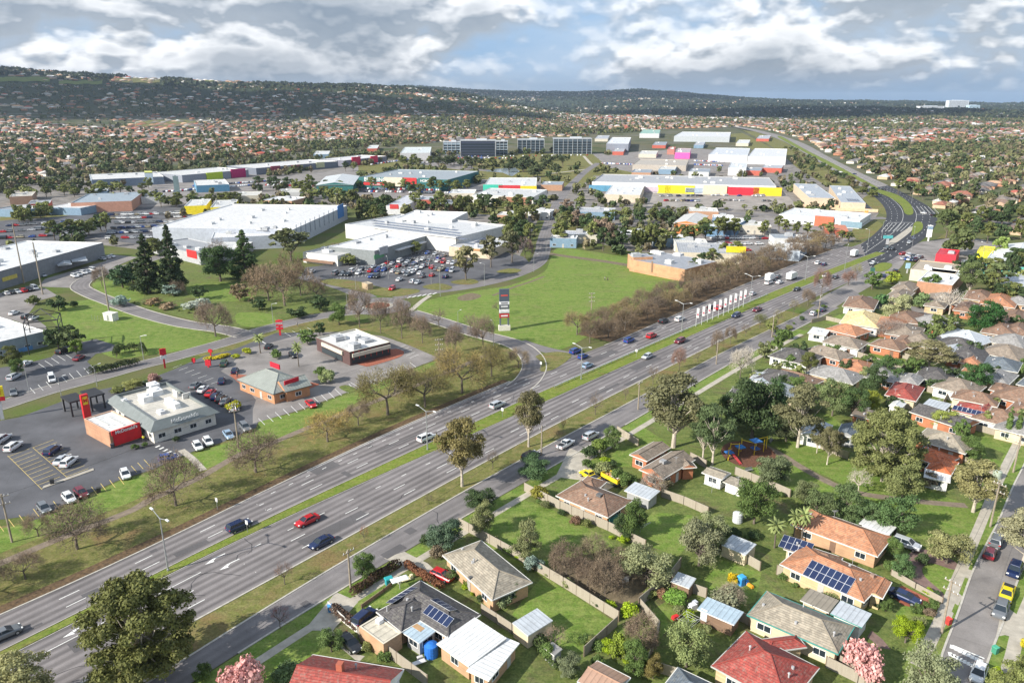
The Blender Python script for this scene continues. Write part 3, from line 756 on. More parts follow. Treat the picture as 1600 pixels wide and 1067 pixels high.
 def windows(s,step=3.6,only_cam=True,wz=1.5,size=(1.8,1.1)):
  fm=mesh_cache('window_frame',['white'],WIN_F);pm=mesh_cache('window_pane',['glass'],WIN_P)
  door=mesh_cache('door_leaf',['tint_matt'],lambda mb:(mb.box((0,0,0),(.95,.08,2.05)),mb.box((.36,-.06,0),(.06,.08,.12))))
  did=False
  for p,q,nn,z0,z1 in s.walls:
   mid=(p+q)/2+s.o
   if nn.dot(mid)>0 and only_cam:continue
   L=(q-p).length
   if L<2.2 or z1-z0<2.2:continue
   nw=max(1,int(L/step));t=(q-p)/L;a=math.atan2(t.y,t.x)
   for k in range(nw):
    c=p+t*L*(k+.5)/nw+nn*.02
    if not did and nw>1 and k==nw//2:
     o=link('door',door,s.root,random.choice([(.5,.48,.44),(.2,.12,.08),(.35,.33,.3)]));o.location=(c.x,c.y,z0+1.03);o.rotation_euler=(0,0,a);did=True;continue
    w=link('window',fm,s.root);w.location=(c.x,c.y,z0+wz);w.rotation_euler=(0,0,a);w.scale=(size[0]*random.uniform(.7,1.1),1,size[1])
    link('pane',pm,w)
def lamp_double(u,v,hm=10.5,label=None,arms=2):
 p=P(u,v);L=(M_DIR(p));a=math.atan2(L.y,L.x)+math.pi/2
 e=empty('street_lamp',p,a,label,'street lamp','street lamps along the highway')
 def pole(mb):mb.tube((0,0,0),(0,0,10),.16,.09,8);mb.tube((0,0,0),(0,0,.5),.22,.22,8)
 def arm(mb):mb.tube((0,0,10),(2.4,0,10.75),.07,.05,6)
 def head(mb):mb.box((2.75,0,10.8),(.9,.3,.16))
 po=link('pole',mesh_cache('lamp_pole',['metal'],pole),e)
 for k in range(arms):
  q=link('arm',mesh_cache('lamp_arm',['metal'],arm),e);q.rotation_euler=(0,0,math.pi*k)
  h=link('lamp_head',mesh_cache('lamp_head',['white'],head),e);h.rotation_euler=(0,0,math.pi*k)
 e.scale=(1,1,hm/10.8);return e
def lamp_single(u,v,hm,label,ang=0.,group='street lamps on the side streets'):
 e=empty('street_lamp',P(u,v),ang,label,'street lamp',group)
 link('pole',mesh_cache('lamp_pole_thin',['metal'],lambda mb:mb.tube((0,0,0),(0,0,8),.10,.06,6)),e)
 link('arm',mesh_cache('lamp_arm_short',['metal'],lambda mb:mb.tube((0,0,7.9),(1.4,0,8.2),.05,.04,5)),e)
 link('lamp_head',mesh_cache('lamp_head_short',['white'],lambda mb:mb.box((1.6,0,8.2),(.7,.26,.13))),e);e.scale=(1,1,hm/8);return e
def power_pole(u,v,hm,ang,label,arms=2,wood=True,group='power poles along the streets'):
 e=empty('power_pole',P(u,v),ang,label,'power pole',group)
 def pole(mb):mb.tube((0,0,-.1),(0,0,10),.2,.13,8)
 def arm(mb):
  mb.box((0,-.16,0),(2.3,.12,.13))
 def ins(mb):mb.tube((0,0,0),(0,0,.28),.06,.04,6)
 link('pole',mesh_cache('power_pole_'+str(wood),['wood_pole' if wood else 'concrete'],pole),e).scale=(1,1,hm/10)
 for k in range(arms):
  a=link('crossarm',mesh_cache('crossarm',['wood_pole'],arm),e);a.location=(0,0,hm-.4-k*1.5)
  for x in (-1.,-.4,.4,1.):
   q=link('insulator',mesh_cache('insulator',['white'],ins),a);q.location=(x,-.16,.07)
 return e
def fence(name,px,h,label,mat='fence_wood',color=None,ground=None,thick=.09,group='paling fences between the gardens',cat='fence'):
 pts=ground or G(px);mb=MB();o0=pts[0]
 for i in range(len(pts)-1):
  a,b=pts[i]-o0,pts[i+1]-o0;L=(b-a).length;t=(b-a)/L;n=Vector((t.y,-t.x))*thick/2
  q=[a+n,b+n,b-n,a-n]
  for k,w_ in ((0,L),(1,thick),(2,L),(3,thick)):
   p,r=q[k],q[(k+1) % 4];mb.face([(p.x,p.y,0),(r.x,r.y,0),(r.x,r.y,h),(p.x,p.y,h)],0,[(0,0),(w_,0),(w_,h),(0,h)])
  mb.face([(p.x,p.y,h) for p in q],0,[(0,0),(L,0),(L,.1),(0,.1)])
 o=mb.obj(name,[mat],None,color or (1,1,1));o.location=(o0.x,o0.y,0);props(o,label,cat,group)
 ps=MB()
 for i in range(len(pts)-1):
  a,b=pts[i]-o0,pts[i+1]-o0;n=max(1,int((b-a).length/2.6))
  for k in range(n+1):
   p=a.lerp(b,k/n);ps.box((p.x,p.y,h/2+.02),(.14,.14,h+.04))
 ps.obj('posts',['tint_matt'],o,color and tuple(c*.8 for c in color) or (.22,.17,.12));return o
def make_terrain():
 az=np.linspace(-math.radians(75),math.radians(75),241)
 rr=np.concatenate([[.0,60,120,200,300,450,650,900,1200,1500],np.geomspace(1600,15500,66)])
 A,Q=np.meshgrid(az,rr);X=Q*np.sin(A);Y=Q*np.cos(A)-60
 Z=np.where(np.hypot(X,Y)>1500,hgt(X,Y),0.);Z=np.where(np.hypot(X,Y)<=1550,0,Z)
 v=np.stack([X,Y,Z],-1).reshape(-1,3);n,m_=A.shape
 f=[(i*m_+j,i*m_+j+1,(i+1)*m_+j+1,(i+1)*m_+j) for i in range(n-1) for j in range(m_-1)]
 me=bpy.data.meshes.new('terrain');me.from_pydata(v.tolist(),[],f);me.materials.append(MATS['terrain'])
 me.polygons.foreach_set('use_smooth',[True]*len(f));me.update()
 o=link('terrain',me);o['kind']='structure'
 mb=MB();mb.face([(-9000,-9000,0),(9000,-9000,0),(9000,-61,0),(-9000,-61,0)]);o=mb.obj('ground','terrain');o['kind']='structure'
make_terrain()
HB=[(0,1020),(172,932),(305,866),(400,817),(690,684),(845,612),(1070,517),(1200,457),(1355,399)]
M0=P(0,1020).xy;MD=(P(1355,399).xy-M0).normalized();MN=Vector((MD.y,-MD.x))
def M_DIR(p):return MD
OFF={'A':[(-60,-9.0),(0,-9.2),(25,-10.2),(48,-13.2),(85,-16.4),(130,-17.4),(172,-15.5),(200,-16.2),(268,-18.6),(321,-19),(440,-17.5)],
 'B':[(-60,2.2),(0,0),(15,-1.5),(30,-2.6),(42,-3.6),(90,-4.9),(128,-5.6),(203,-5.2),(273,-4.6),(330,-2.6),(380,0),(440,3.5)],
 'C':[(-60,4.2),(0,1.8),(13,.7),(30,-.6),(41,-1.4),(60,-1.2),(86,-.9),(123,-.4),(203,-.1),(262,.4),(320,2.2),(373,4.2),(440,8)],
 'D':[(-60,18.5),(0,15),(22,14),(32,13.5),(49,12.9),(61,12.2),(98,10.7),(126,10.1),(161,9.9),(200,9.9),(246,10.6),(300,12.5),(340,14.5),(375,17),(440,22)],
 'E':[(-60,26),(0,22.6),(11,21.5),(29,19.2),(53,17.8),(66,17.1),(91,16.2),(133,16.2),(189,15.6),(223,16.6),(290,18.5)],
 'F':[(-60,30),(0,27),(25,24.9),(39,24.2),(71,23.4),(120,23.2),(182,22),(226,23.0),(290,25)]}
def HW(s,o):return M0+MD*s+MN*o
def off(k,s):return float(np.interp(s,[q[0] for q in OFF[k]],[q[1] for q in OFF[k]]))
def curve(k,s0,s1,extra=0.,st=6.):
 n=int((s1-s0)/st)+1;S_=np.linspace(s0,s1,n)
 return [HW(s,np.mean([off(k,s+q) for q in (-14,-7,0,7,14)])+extra) for s in S_]
def between(k1,k2,f,s0,s1):
 a,b=curve(k1,s0,s1),curve(k2,s0,s1);return [p.lerp(q,f) for p,q in zip(a,b)]
def HS(p):return (Vector(p[:2])-M0).dot(MD),(Vector(p[:2])-M0).dot(MN)
SE=398
for nm,l,r,s1 in (('highway_road','A','B',SE),('highway_road','C','D',SE),('service_road','E','F',268)):
 mb=MB();strip_mesh(mb,curve(r,-55,s1),curve(l,-55,s1),.06 if nm[0]=='h' else .055);o=mb.obj(nm,'asphalt_highway' if nm[0]=='h' else 'asphalt_street');o['kind']='structure'
mb=MB();strip_mesh(mb,curve('C',-55,392),curve('B',-55,392),.13);o=mb.obj('median_grass','median');o['kind']='structure'
mb=MB();strip_mesh(mb,curve('E',-55,250),curve('D',-55,250),.05);o=mb.obj('verge_grass','verge');o['kind']='structure'
kerbline(curve('B',-55,392));kerbline(curve('C',-55,392));kerbline(curve('D',-55,250));kerbline(curve('A',-55,128));kerbline(curve('A',172,390))
kerbline(curve('E',-55,245));
for a,b in ((-55,13),(22,46),(60,77),(93,117),(124,180),(190,215),(222,258)):kerbline(curve('F',a,b))
mb=MB();strip_mesh(mb,curve('A',-55,128,-.2),curve('A',-55,128,-2.4),.045);o=mb.obj('leaf_litter','litter');o['kind']='stuff';o['label']='fallen brown leaves along the kerb of the highway'
mb=MB();strip_mesh(mb,curve('A',176,385,-.2),curve('A',176,385,-14),.045);o=mb.obj('leaf_litter','litter');o['kind']='stuff';o['label']='fallen leaves under the avenue of bare trees'
for f in (.34,.67):
 dashline(between('A','B',f,-50,46),3.,9.,.16);dashline(between('A','B',.12+.88*f,46,390),3.,9.,.16,2)
dashline(between('A','B',.20,50,136),1.1,3.2,.16)
dashline(between('A','B',.25,176,390),3,9,.16)
for f in (.28,.52,.76):dashline(between('C','D',f,34,96 if f<.3 else 300),3. if f>.3 else 1.3,9. if f>.3 else 5.5,.16,3)
for f in (.36,.68):dashline(between('C','D',f,300,390),3,9,.16)
dashline(between('C','D',.5,-50,34),3,9,.16);dashline(between('C','D',.75,-50,34),3,9,.16)
dashline(between('C','D',.25,-50,28),40,.2,.14)
dashline(curve('A',60,128,.5),200,.1,.12)
def arrow(s,f):
 p=HW(s,off('C',s)*(1-f)+off('D',s)*f);t=MD;n=MN
 dash(p,p+t*2.4,.22,.078)
 MARK.face([(*(p-t*.1+n*.0),.079),(*(p-t*.0+n*.9),.079),(*(p-t*1.5+n*.5),.079)][::-1]);MARK.face([(*(p+n*.5),.0785),(*(p+n*.0+t*.9),.0785),(*(p-n*.12),.0785)])
for s in (8.5,31.):arrow(s,.125);arrow(s+.8,.36)
FAR_L=[(1345,383),(1366,366),(1381,350),(1385,334),(1376,317),(1352,296),(1300,266),(1262,243),(1222,220),(1180,206),(1140,198),(1090,192)]
FAR_R=[(1362,424),(1402,400),(1440,376),(1462,352),(1461,331),(1432,312),(1388,290),(1340,268),(1296,246),(1250,222),(1200,207),(1155,198.5),(1100,192.5)]
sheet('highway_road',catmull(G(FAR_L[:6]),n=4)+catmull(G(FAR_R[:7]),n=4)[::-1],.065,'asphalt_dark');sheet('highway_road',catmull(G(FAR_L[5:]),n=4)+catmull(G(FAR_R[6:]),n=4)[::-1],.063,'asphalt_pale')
sheet('road_junction',G([(1325,388),(1345,381),(1362,372),(1378,372),(1402,392),(1400,402),(1380,414),(1350,426),(1318,432),(1322,410)]),.062,'asphalt_highway')
sheet('median_grass',catmull(G([(1424,366),(1427,352),(1431,347),(1440,348),(1442,356),(1436,363),(1424,369)]),True),.16,'median')
sheet('traffic_island',catmull(G([(1385,381),(1400,370),(1422,355),(1425,360),(1410,373),(1395,382)]),True),.15,'concrete')
sheet('median_grass',catmull(G([(1370,296),(1400,304),(1420,317),(1427,330),(1424,336),(1414,334),(1408,322),(1392,310),(1372,301)]),True),.16,'median')
sheet('median_grass',catmull(G([(1366,294),(1330,277),(1290,256),(1250,234),(1216,215),(1222,214),(1262,236),(1302,256),(1345,279),(1370,293)]),True),.16,'median')
sheet('traffic_island',catmull(G([(1366,416),(1378,411),(1392,412),(1393,417),(1382,424),(1368,424)]),True),.15,'median')
sheet('verge_grass',catmull(G([(1385,313),(1396,325),(1398,335),(1376,334),(1358,322),(1348,312),(1360,305)]),True),.05,'verge')
sheet('verge_grass',catmull(G([(1342,350),(1368,346),(1382,354),(1372,366),(1345,374),(1330,366)]),True),.05,'verge')
sheet('verge_grass',catmull(G([(1500,352),(1475,366),(1440,392),(1452,402),(1485,385),(1500,370)]),True),.05,'verge')
sheet('verge_grass',G([(1262,243),(1222,220),(1180,206),(1160,204),(1180,214),(1210,232),(1245,262),(1290,290),(1330,305),(1350,296),(1300,267)]),.04,'verge')
for f in (.12,.24,.36,.62,.74,.87):
 a=catmull(G(FAR_L[:9]),n=4);b=catmull(G(FAR_R[:9]),n=4)
 ln=[p.lerp(q,f) for p,q in zip(a,b)];dashline(ln,3,9 if f not in (.36,.62) else 1,.22,z=.09)
for k in range(7):
 a=P(1388+k*6.5,349);b=P(1377+k*6,362);dash(a.xy,b.xy,.22,.09)
dash(P(1388,348).xy,P(1426,348).xy,.5,.092);dash(P(1432,335.5).xy,P(1462,335).xy,.5,.092)
for k in range(5):dash(P(1432+k*6,323).xy,P(1441+k*6.5,334).xy,.22,.09)
road('side_road',[(1463,336),(1500,338),(1545,346),(1620,352)],10,.058,'asphalt_street')
road('side_road',[(1385,341),(1340,341),(1260,338),(1180,335),(1090,332),(1020,330),(960,326),(900,318)],10,.057,'asphalt_street')
road('side_street',[(1400,402),(1392,415),(1375,428),(1352,440),(1330,452),(1310,463),(1285,478)],9,.056,'asphalt_pale')
sheet('side_street',G([(1297,462),(1330,452),(1345,462),(1362,470),(1390,476),(1400,482),(1372,483),(1340,472),(1322,466),(1300,478),(1280,490),(1262,497),(1240,515),(1215,530),(1208,520),(1240,498)]),.0545,'asphalt_street')
road('side_street',[(1345,464),(1380,476),(1430,488),(1470,497)],8,.0535,'asphalt_street')
SL=[(1455,1100),(1463,1067),(1472,1022),(1495,962),(1520,892),(1545,843),(1562,810),(1582,762),(1602,722),(1625,668)]
SR=[(1520,1130),(1531,1090),(1541,1040),(1556,1000),(1574,955),(1588,912),(1601,880),(1625,815),(1645,770),(1672,700)]
def resamp(pts,n):
 d=[0]
 for a,b in zip(pts,pts[1:]):d.append(d[-1]+(b-a).length)
 return [Vector((float(np.interp(t,d,[p.x for p in pts])),float(np.interp(t,d,[p.y for p in pts])))) for t in np.linspace(0,d[-1],n)]
sl,sr=resamp(catmull(G(SL)),40),resamp(catmull(G(SR)),40)
mb=MB();strip_mesh(mb,sr,sl,.055);o=mb.obj('residential_street','asphalt_pale');o['kind']='structure';kerbline(sl);kerbline(sr)
road('footpath',[(1432,1040),(1452,1005),(1480,945),(1498,900),(1530,824),(1560,752),(1592,688)],1.7,.062,'concrete')
road('footpath',[(1560,1095),(1580,1030),(1596,970),(1630,890)],1.7,.062,'concrete')
sheet('verge_grass',[p for p in sl]+[p for p in offset(sl,-4.2)][::-1],.052,'lawn')
sheet('verge_grass',[p for p in sr]+[p for p in offset(sr,4.6)][::-1],.052,'lawn')
for q in ([(1497,885),(1522,892),(1516,905),(1490,896)],[(1488,918),(1504,932),(1497,946),(1478,934)],[(1478,948),(1490,958),(1482,978),(1468,968)],
  [(1564,958),(1575,950),(1600,968),(1598,1000),(1570,992),(1556,995)]):sheet('driveway_crossing',G(q),.066,'concrete')
for k in range(8):
 a,b=P(1488+k*6.4,1008+k*3.2),P(1487+k*6.4,1013.5+k*3.2);dash(a.xy,b.xy,.55,.078)
 a,b=P(1484+k*5.6,1019+k*3.0),P(1486+k*5.6,1025+k*3.0);dash(a.xy,b.xy,.55,.078)
dash(P(1488,1008).xy,P(1538,1029).xy,.25,.0785);dash(P(1482,1023).xy,P(1526,1043).xy,.25,.0785)
sheet('parkland_grass',catmull(G([(700,510),(660,492),(655,475),(700,462),(760,452),(800,445),(850,425),(862,400),(880,388),(985,404),(985,418),(1068,434),(1085,430),(1120,430),(1060,462),(985,495),(930,520),(880,545),(850,543),(800,528),(750,518)]),True,4),.036,'lawn')
sheet('verge_grass',[HW(s,off('A',s)-.3) for s in range(-50,130,6)]+G([(818,566),(795,545),(740,530),(700,518),(650,500),(600,520),(640,540),(686,560),(620,590),(560,610),(400,668),(240,735),(150,767),(60,812),(-40,830),(-160,880)]),.030,'verge')
sheet('lawn',G([(-60,860),(0,826),(45,816),(62,809),(100,793),(150,770),(186,752),(240,736),(268,722),(300,710),(350,693),(400,671),(405,658),(470,643),(545,615),(620,588),(684,563),(660,585),(600,606),(560,628),(480,668),(400,700),(300,742),(200,786),(100,826),(-20,872)]),.038,'lawn')
road('shared_path',[(-40,893),(0,880),(92,842),(200,800),(237,780),(310,747),(375,710),(430,690),(465,675),(540,645),(600,622),(680,590),(735,566),(770,550)],1.9,.05,'path')
road('footpath',[(283,703),(300,716),(318,735)],1.5,.054,'concrete',smooth=False)
sheet('lawn',catmull(G([(95,478),(125,470),(160,470),(205,490),(260,505),(330,522),(345,530),(320,538),(270,550),(225,556),(180,560),(140,540),(110,520),(80,500)]),True,3),.033,'lawn')
sheet('garden_grass',G([(143,448),(150,438),(205,425),(215,403),(300,398),(400,440),(470,450),(545,470),(540,486),(500,492),(460,494),(400,510),(360,512),(300,500),(200,472)]),.031,'yard')
sheet('lawn',catmull(G([(370,490),(400,488),(425,492),(430,505),(400,512),(372,506)]),True),.037,'lawn')
sheet('lawn',catmull(G([(145,443),(180,440),(215,452),(225,465),(200,470),(160,462)]),True),.037,'lawn')
sheet('lawn',catmull(G([(290,450),(330,440),(375,445),(400,458),(380,470),(330,470),(300,462)]),True),.037,'lawn')
sheet('verge_grass',G([(400,520),(430,510),(515,494),(560,505),(640,500),(600,520),(545,515),(400,537),(330,557),(300,556)]),.032,'verge')
W_=6.8
RA=road('side_road',[(640,488),(690,503),(745,521),(800,536),(826,552),(835,572),(826,592),(810,606)],W_,.051,'asphalt_street',True)
road('side_road',[(812,534),(850,546),(900,556),(930,558)],5,.053,'asphalt_street')
road('side_road',[(615,465),(680,455),(740,446),(800,431),(838,412),(848,392),(850,378),(856,358),(866,330),(880,304),(898,284),(915,268),(935,255)],8,.050,'asphalt_street')
road('side_road',[(570,486),(515,492),(460,503),(400,519),(370,530),(275,557),(215,572),(150,590),(75,610),(0,634),(-90,662)],W_,.051,'asphalt_street',True)
road('side_road',[(385,524),(350,515),(287,506),(225,490),(175,472),(140,458),(125,446),(150,430),(205,415),(260,398)],W_,.049,'asphalt_street',True)
road('side_road',[(575,466),(545,452),(510,441),(470,432)],8,.048,'asphalt_street')
c=P(590,478).xy
def ring(r,n=32,o=c):return [o+Vector((math.cos(t),math.sin(t)))*r for t in [2*math.pi*k/n for k in range(n)]]
sheet('roundabout_road',ring(12.5),.056,'asphalt_street');sheet('roundabout_apron',ring(5.6),.13,'concrete');sheet('roundabout_bed',ring(4.6),.17,'brickpave');kerbline(ring(5.7)+ring(5.7)[:1])
sheet('traffic_island',catmull(G([(838,556),(845,566),(845,580),(868,576),(893,556),(870,550)]),True),.11,'verge')
sheet('lawn',catmull(G([(712,555),(745,540),(800,548),(822,560),(822,580),(805,590),(760,600),(715,585)]),True),.034,'verge')
road('footpath',[(640,487),(660,470),(672,462)],2,.058,'concrete')
sheet('bare_earth',catmull(G([(715,465),(735,458),(752,462),(742,468),(722,470)]),True),.040,'soil')
road('bare_earth',[(770,462),(800,450),(830,440),(850,432)],1.6,.041,'soil')
road('bare_earth',[(850,395),(880,400),(940,408),(985,415)],5,.041,'soil')
LOTMC=[(-80,830),(0,812),(45,806),(48,814),(66,808),(96,790),(150,766),(186,750),(240,733),(268,719),(300,706),(350,690),(400,668),(405,655),(470,640),(545,612),(620,585),(686,560),(640,540),(600,526),(548,518),(480,520),(432,520),(360,548),(320,556),(270,578),(222,596),(140,612),(95,628),(30,652),(-80,672)]
sheet('car_park',G(LOTMC),.042,'asphalt_lot')
sheet('car_park',G([(395,662),(470,640),(545,612),(620,585),(686,560),(640,540),(600,526),(548,518),(480,520),(425,535),(385,545),(365,565),(345,580),(380,600),(400,625),(395,640)]),.046,'asphalt_pale')
sheet('car_park',G([(-90,640),(0,622),(45,614),(110,596),(152,580),(136,565),(150,553),(178,548),(183,540),(150,530),(100,540),(80,558),(40,568),(-90,590)]),.042,'asphalt_lot')
sheet('car_park',G([(-60,520),(20,500),(60,515),(75,525),(72,510),(45,490),(60,470),(90,462),(70,450),(0,458),(-60,465)]),.042,'asphalt_pale')
sheet('car_park',G([(60,448),(110,450),(140,455),(128,442),(160,425),(215,402),(175,398),(165,408),(70,436)]),.040,'asphalt_pale')
sheet('car_park',G([(470,432),(478,418),(560,408),(600,408),(610,402),(720,375),(760,385),(820,402),(830,415),(800,428),(740,441),(690,452),(650,458),(612,462),(560,450),(500,440)]),.040,'asphalt_lot')
for q in ([(500,441),(520,436),(560,440),(600,450),(650,452),(652,458),(610,464),(560,455)],[(660,448),(685,443),(706,448),(700,453),(675,453)],[(705,440),(735,436),(748,441),(735,445),(712,444)],[(775,425),(795,420),(815,422),(800,428)]):
 sheet('traffic_island',catmull(G(q),True,3),.11,'verge')
sheet('traffic_island',G([(66,764),(68,760),(146,732),(147,735)]),.14,'concrete')
sheet('traffic_island',catmull(G([(529,708-0),(533,704),(556,704),(556,708),(546,712)]) if False else G([(530,606),(540,602),(556,608),(546,614)]),True),.12,'yard')
sheet('restaurant_patio',catmull(G([(552,566),(560,560),(612,546),(628,548),(631,553),(620,560),(580,572),(568,572)]),True,4),.12,'brickpave')
sheet('restaurant_patio',catmull(G([(368,585),(366,592),(385,606),(428,624),(470,612),(492,604),(488,598)]),True,3),.10,'brickpave')
def bays(a,b,n,dx,dy,w=.12,m=0):
 A_,B_=P(*a).xy,P(*b).xy
 for k in range(n+1):
  p=A_.lerp(B_,k/n);pu=PX((p.x,p.y,0));dash(p,P(pu[0]+dx,pu[1]+dy).xy,w,.062,m)
bays((404,654),(545,600),12,10,10);bays((548,598),(575,588),3,14,8);bays((575,592),(640,566),6,10,8)
bays((12,714),(66,763),10,34,-13,m=1);bays((50,700),(104,745),10,34,-13,m=1);dash(P(12,712).xy,P(66,765).xy,.1,.062,1);dash(P(52,700).xy,P(106,747).xy,.1,.062,1)
bays((52,795),(185,745),9,9,12,m=1);bays((-20,825),(30,805),3,9,12,m=1);bays((205,728),(225,718),2,9,10,m=1)
bays((55,615),(150,580),8,-8,-9);bays((60,568),(100,552),4,12,8);bays((270,575),(330,600),6,14,-5);bays((445,520),(480,512),3,10,6);bays((620,545),(640,560),4,14,-6)
for r in range(6):bays((520+r*18,438-r*8.5),(640+r*18,424-r*8.),22,1.5,-3.2,.1)
for k in range(6):a=P(243+k*6,699+k*3);b=P(250+k*6,696+k*3);dash(a.xy,b.xy,.5,.064)
dash(P(400,528).xy,P(415,537).xy,.3,.064)
for k in range(6):dash(P(636+k*8,466-k*1.2).xy,P(642+k*8,463.5-k*1.2).xy,.6,.066)
SHN[0]=0
sheet('paved_district',G([(-60,395),(-60,292),(120,276),(600,250),(700,250),(930,262),(1090,232),(1235,246),(1262,262),(1352,300),(1376,330),(1340,372),(1290,398),(1120,404),(1085,400),(985,393),(880,366),(862,345),(840,345),(812,400),(760,376),(620,330),(400,308),(280,345),(235,392),(100,376)]),.010,'paved')
for q,mt,z in (([(-40,352),(40,340),(130,330),(330,318),(345,322),(250,345),(235,385),(150,372),(100,378),(-40,390)],'asphalt_lot',.030),
 ([(-40,330),(100,325),(300,308),(400,300),(620,300),(800,300),(880,302),(850,312),(620,312),(400,310),(330,316),(140,330),(-40,345)],'asphalt_pale',.028),
 ([(130,300),(240,288),(420,278),(560,262),(620,250),(640,262),(560,275),(560,290),(430,296),(300,305),(150,318)],'asphalt_pale',.024),
 ([(560,292),(840,290),(850,300),(740,305),(560,300)],'asphalt_lot',.025),
 ([(1008,300),(1100,296),(1225,300),(1240,316),(1250,327),(1160,328),(1012,322)],'lot_tan',.024),
 ([(1080,338),(1200,340),(1340,346),(1330,375),(1270,395),(1180,395),(1100,405),(1090,380),(1070,360)],'asphalt_pale',.026),
 ([(560,262),(640,250),(760,245),(800,250),(735,262),(720,268),(650,262)],'asphalt_pale',.022),
 ([(690,244),(940,240),(960,246),(930,248),(700,250)],'asphalt_pale',.021),
 ([(930,250),(960,240),(1080,232),(1230,248),(1235,262),(1150,262),(1080,275),(1000,272),(950,262)],'asphalt_pale',.020),
 ([(690,1),(0,0)],None,0)):
 if mt:sheet('car_park',G(q),z,mt)
for q in ([(560,258),(620,252),(720,266),(800,270),(860,272),(800,282),(700,278),(560,270)],[(730,252),(800,240),(925,240),(950,262),(1000,272),(930,275),(870,280),(800,270),(740,262)],
 [(845,270),(900,276),(930,268),(925,282),(880,296),(845,300)],[(700,390-70),(860,318),(875,340),(900,345),(950,340),(960,352),(880,388),(850,380),(860,345),(700,330)],
 [(0,330),(90,322),(140,330),(100,338),(0,345)],[(212,188),(300,190),(305,196),(240,200),(205,194)],[(560,318),(640,330),(670,326),(650,312),(600,310)],[(290,395),(325,398),(318,410),(285,405)],
 [(1120,212),(1160,208),(1200,228),(1230,248),(1210,250),(1150,222)]):
 sheet('distant_green',G(q),.034,'verge' if q[0][0] not in (290,) else 'lawn')
road('footpath',[(855,272),(890,268),(920,264),(928,260),(922,255),(912,244)],4,.046,'concrete');road('footpath',[(855,248),(862,243),(868,241)],3,.046,'concrete')
sheet('pond',G([(755,268),(775,264),(805,262),(812,268),(800,276),(785,270)]),.048,'water');
sheet('garden_grass',[HW(s,off('F',s)+.3) for s in range(-50,250,10)]+G([(1330,470),(1420,490),(1500,500),(1660,520),(1800,620),(1660,690),(1590,712),(1540,812),(1500,890),(1465,960),(1440,1050),(1420,1130),(900,1200),(300,1300)]),.034,'yard')
sheet('nature_strip',[HW(s,off('F',s)+.3) for s in range(-50,240,10)]+[HW(s,off('F',s)+4.2) for s in range(-50,240,10)][::-1],.044,'lawn')
mb=MB();strip_mesh(mb,curve('F',-50,225,4.4),curve('F',-50,225,2.9),.056);o=mb.obj('footpath','concrete');o['kind']='structure'
LAWNS=[[(1170,688),(1200,700),(1250,730),(1300,757),(1340,772),(1380,782),(1500,790),(1530,800),(1500,850),(1400,838),(1330,800),(1260,775),(1200,760),(1165,720)],
 [(1200,690),(1240,690),(1340,718),(1440,760),(1500,785),(1420,785),(1340,768),(1250,724)],
 [(755,860),(770,800),(805,778),(850,790),(945,838),(960,856),(900,870),(860,880),(830,890)],
 [(835,915),(850,900),(955,968),(915,1022),(880,1012),(800,960)],
 [(905,710),(928,692),(950,690),(1000,700),(985,730),(930,728)],[(970,680),(1000,664),(1040,690),(1050,700),(1020,705)],
 [(985,838),(1020,800),(1080,805),(1100,820),(1060,870),(1020,855)],[(1100,905),(1130,875),(1190,895),(1180,940),(1150,950),(1110,930)],
 [(545,945),(590,905),(640,900),(655,910),(625,925),(590,960),(560,958)],[(410,1040),(440,1000),(470,975),(510,990),(500,1020),(440,1067),(400,1075)],
 [(1352,565),(1372,550),(1415,562),(1405,580),(1385,578)],[(1340,575),(1370,590),(1365,600),(1335,590)],[(1440,885),(1470,878),(1492,885),(1478,915),(1470,930),(1445,905)],
 [(1400,958),(1412,945),(1450,955),(1440,980),(1400,972)],[(1320,485),(1340,476),(1362,484),(1362,495),(1330,490)],[(1290,505),(1310,492),(1325,490),(1305,508)],
 [(1515,690),(1525,675),(1580,692),(1570,708)],[(1535,712),(1570,722),(1560,745),(1530,735)],[(1270,640),(1300,650),(1320,668),(1280,672)],[(960,985),(1000,965),(1040,940),(1060,960),(1030,1000),(980,1010)]]
for q in LAWNS:sheet('lawn',G(q),.048,'lawn')
sheet('verge_grass',curve('E',-50,240,-.3)+[HW(s,off('D',s)+.3) for s in range(240,-50,-10)],.052,'verge') if False else None
sheet('bare_earth',G([(862,900),(880,870),(960,880),(1030,900),(1020,925),(965,955),(930,940)]),.050,'soil')
sheet('playground_mulch',catmull(G([(1127,702),(1145,690),(1190,694),(1213,712),(1200,726),(1165,730),(1135,718)]),True),.055,'mulch')
road('park_path',[(1180,690),(1200,700),(1225,713),(1250,729),(1300,756),(1345,771),(1400,779),(1450,785),(1510,790)],1.9,.058,'path')
sheet('driveway',G([(600,872),(632,862),(668,880),(690,900),(700,912),(680,915),(650,895)]),.052,'concrete')
sheet('driveway',G([(475,985),(525,925),(560,940),(520,985),(550,1020),(570,1025),(560,1035),(500,985)]),.0525,'concrete')
sheet('driveway',G([(868,745),(890,700),(920,712),(925,735),(960,760),(940,770),(905,750)]),.052,'concrete')
sheet('driveway',catmull(G([(1418,868),(1440,858),(1470,866),(1495,880),(1490,890),(1455,880),(1441,888),(1446,902),(1474,928),(1468,940),(1435,918),(1420,890)]),True),.054,'driveway')
sheet('driveway',G([(1385,925),(1410,915),(1470,944),(1460,958),(1410,945)]),.053,'brickpave')
sheet('driveway',G([(1362,985),(1380,1000),(1392,1015),(1375,1012),(1355,995)]),.053,'driveway')
for a_ in [[(1420,478),(1460,485),(1462,505),(1430,505)],[(1260,600),(1300,590),(1320,600),(1290,612)],[(1470,560),(1530,575),(1560,590),(1500,590)]]:sheet('driveway',G(a_),.052,'asphalt_pale')
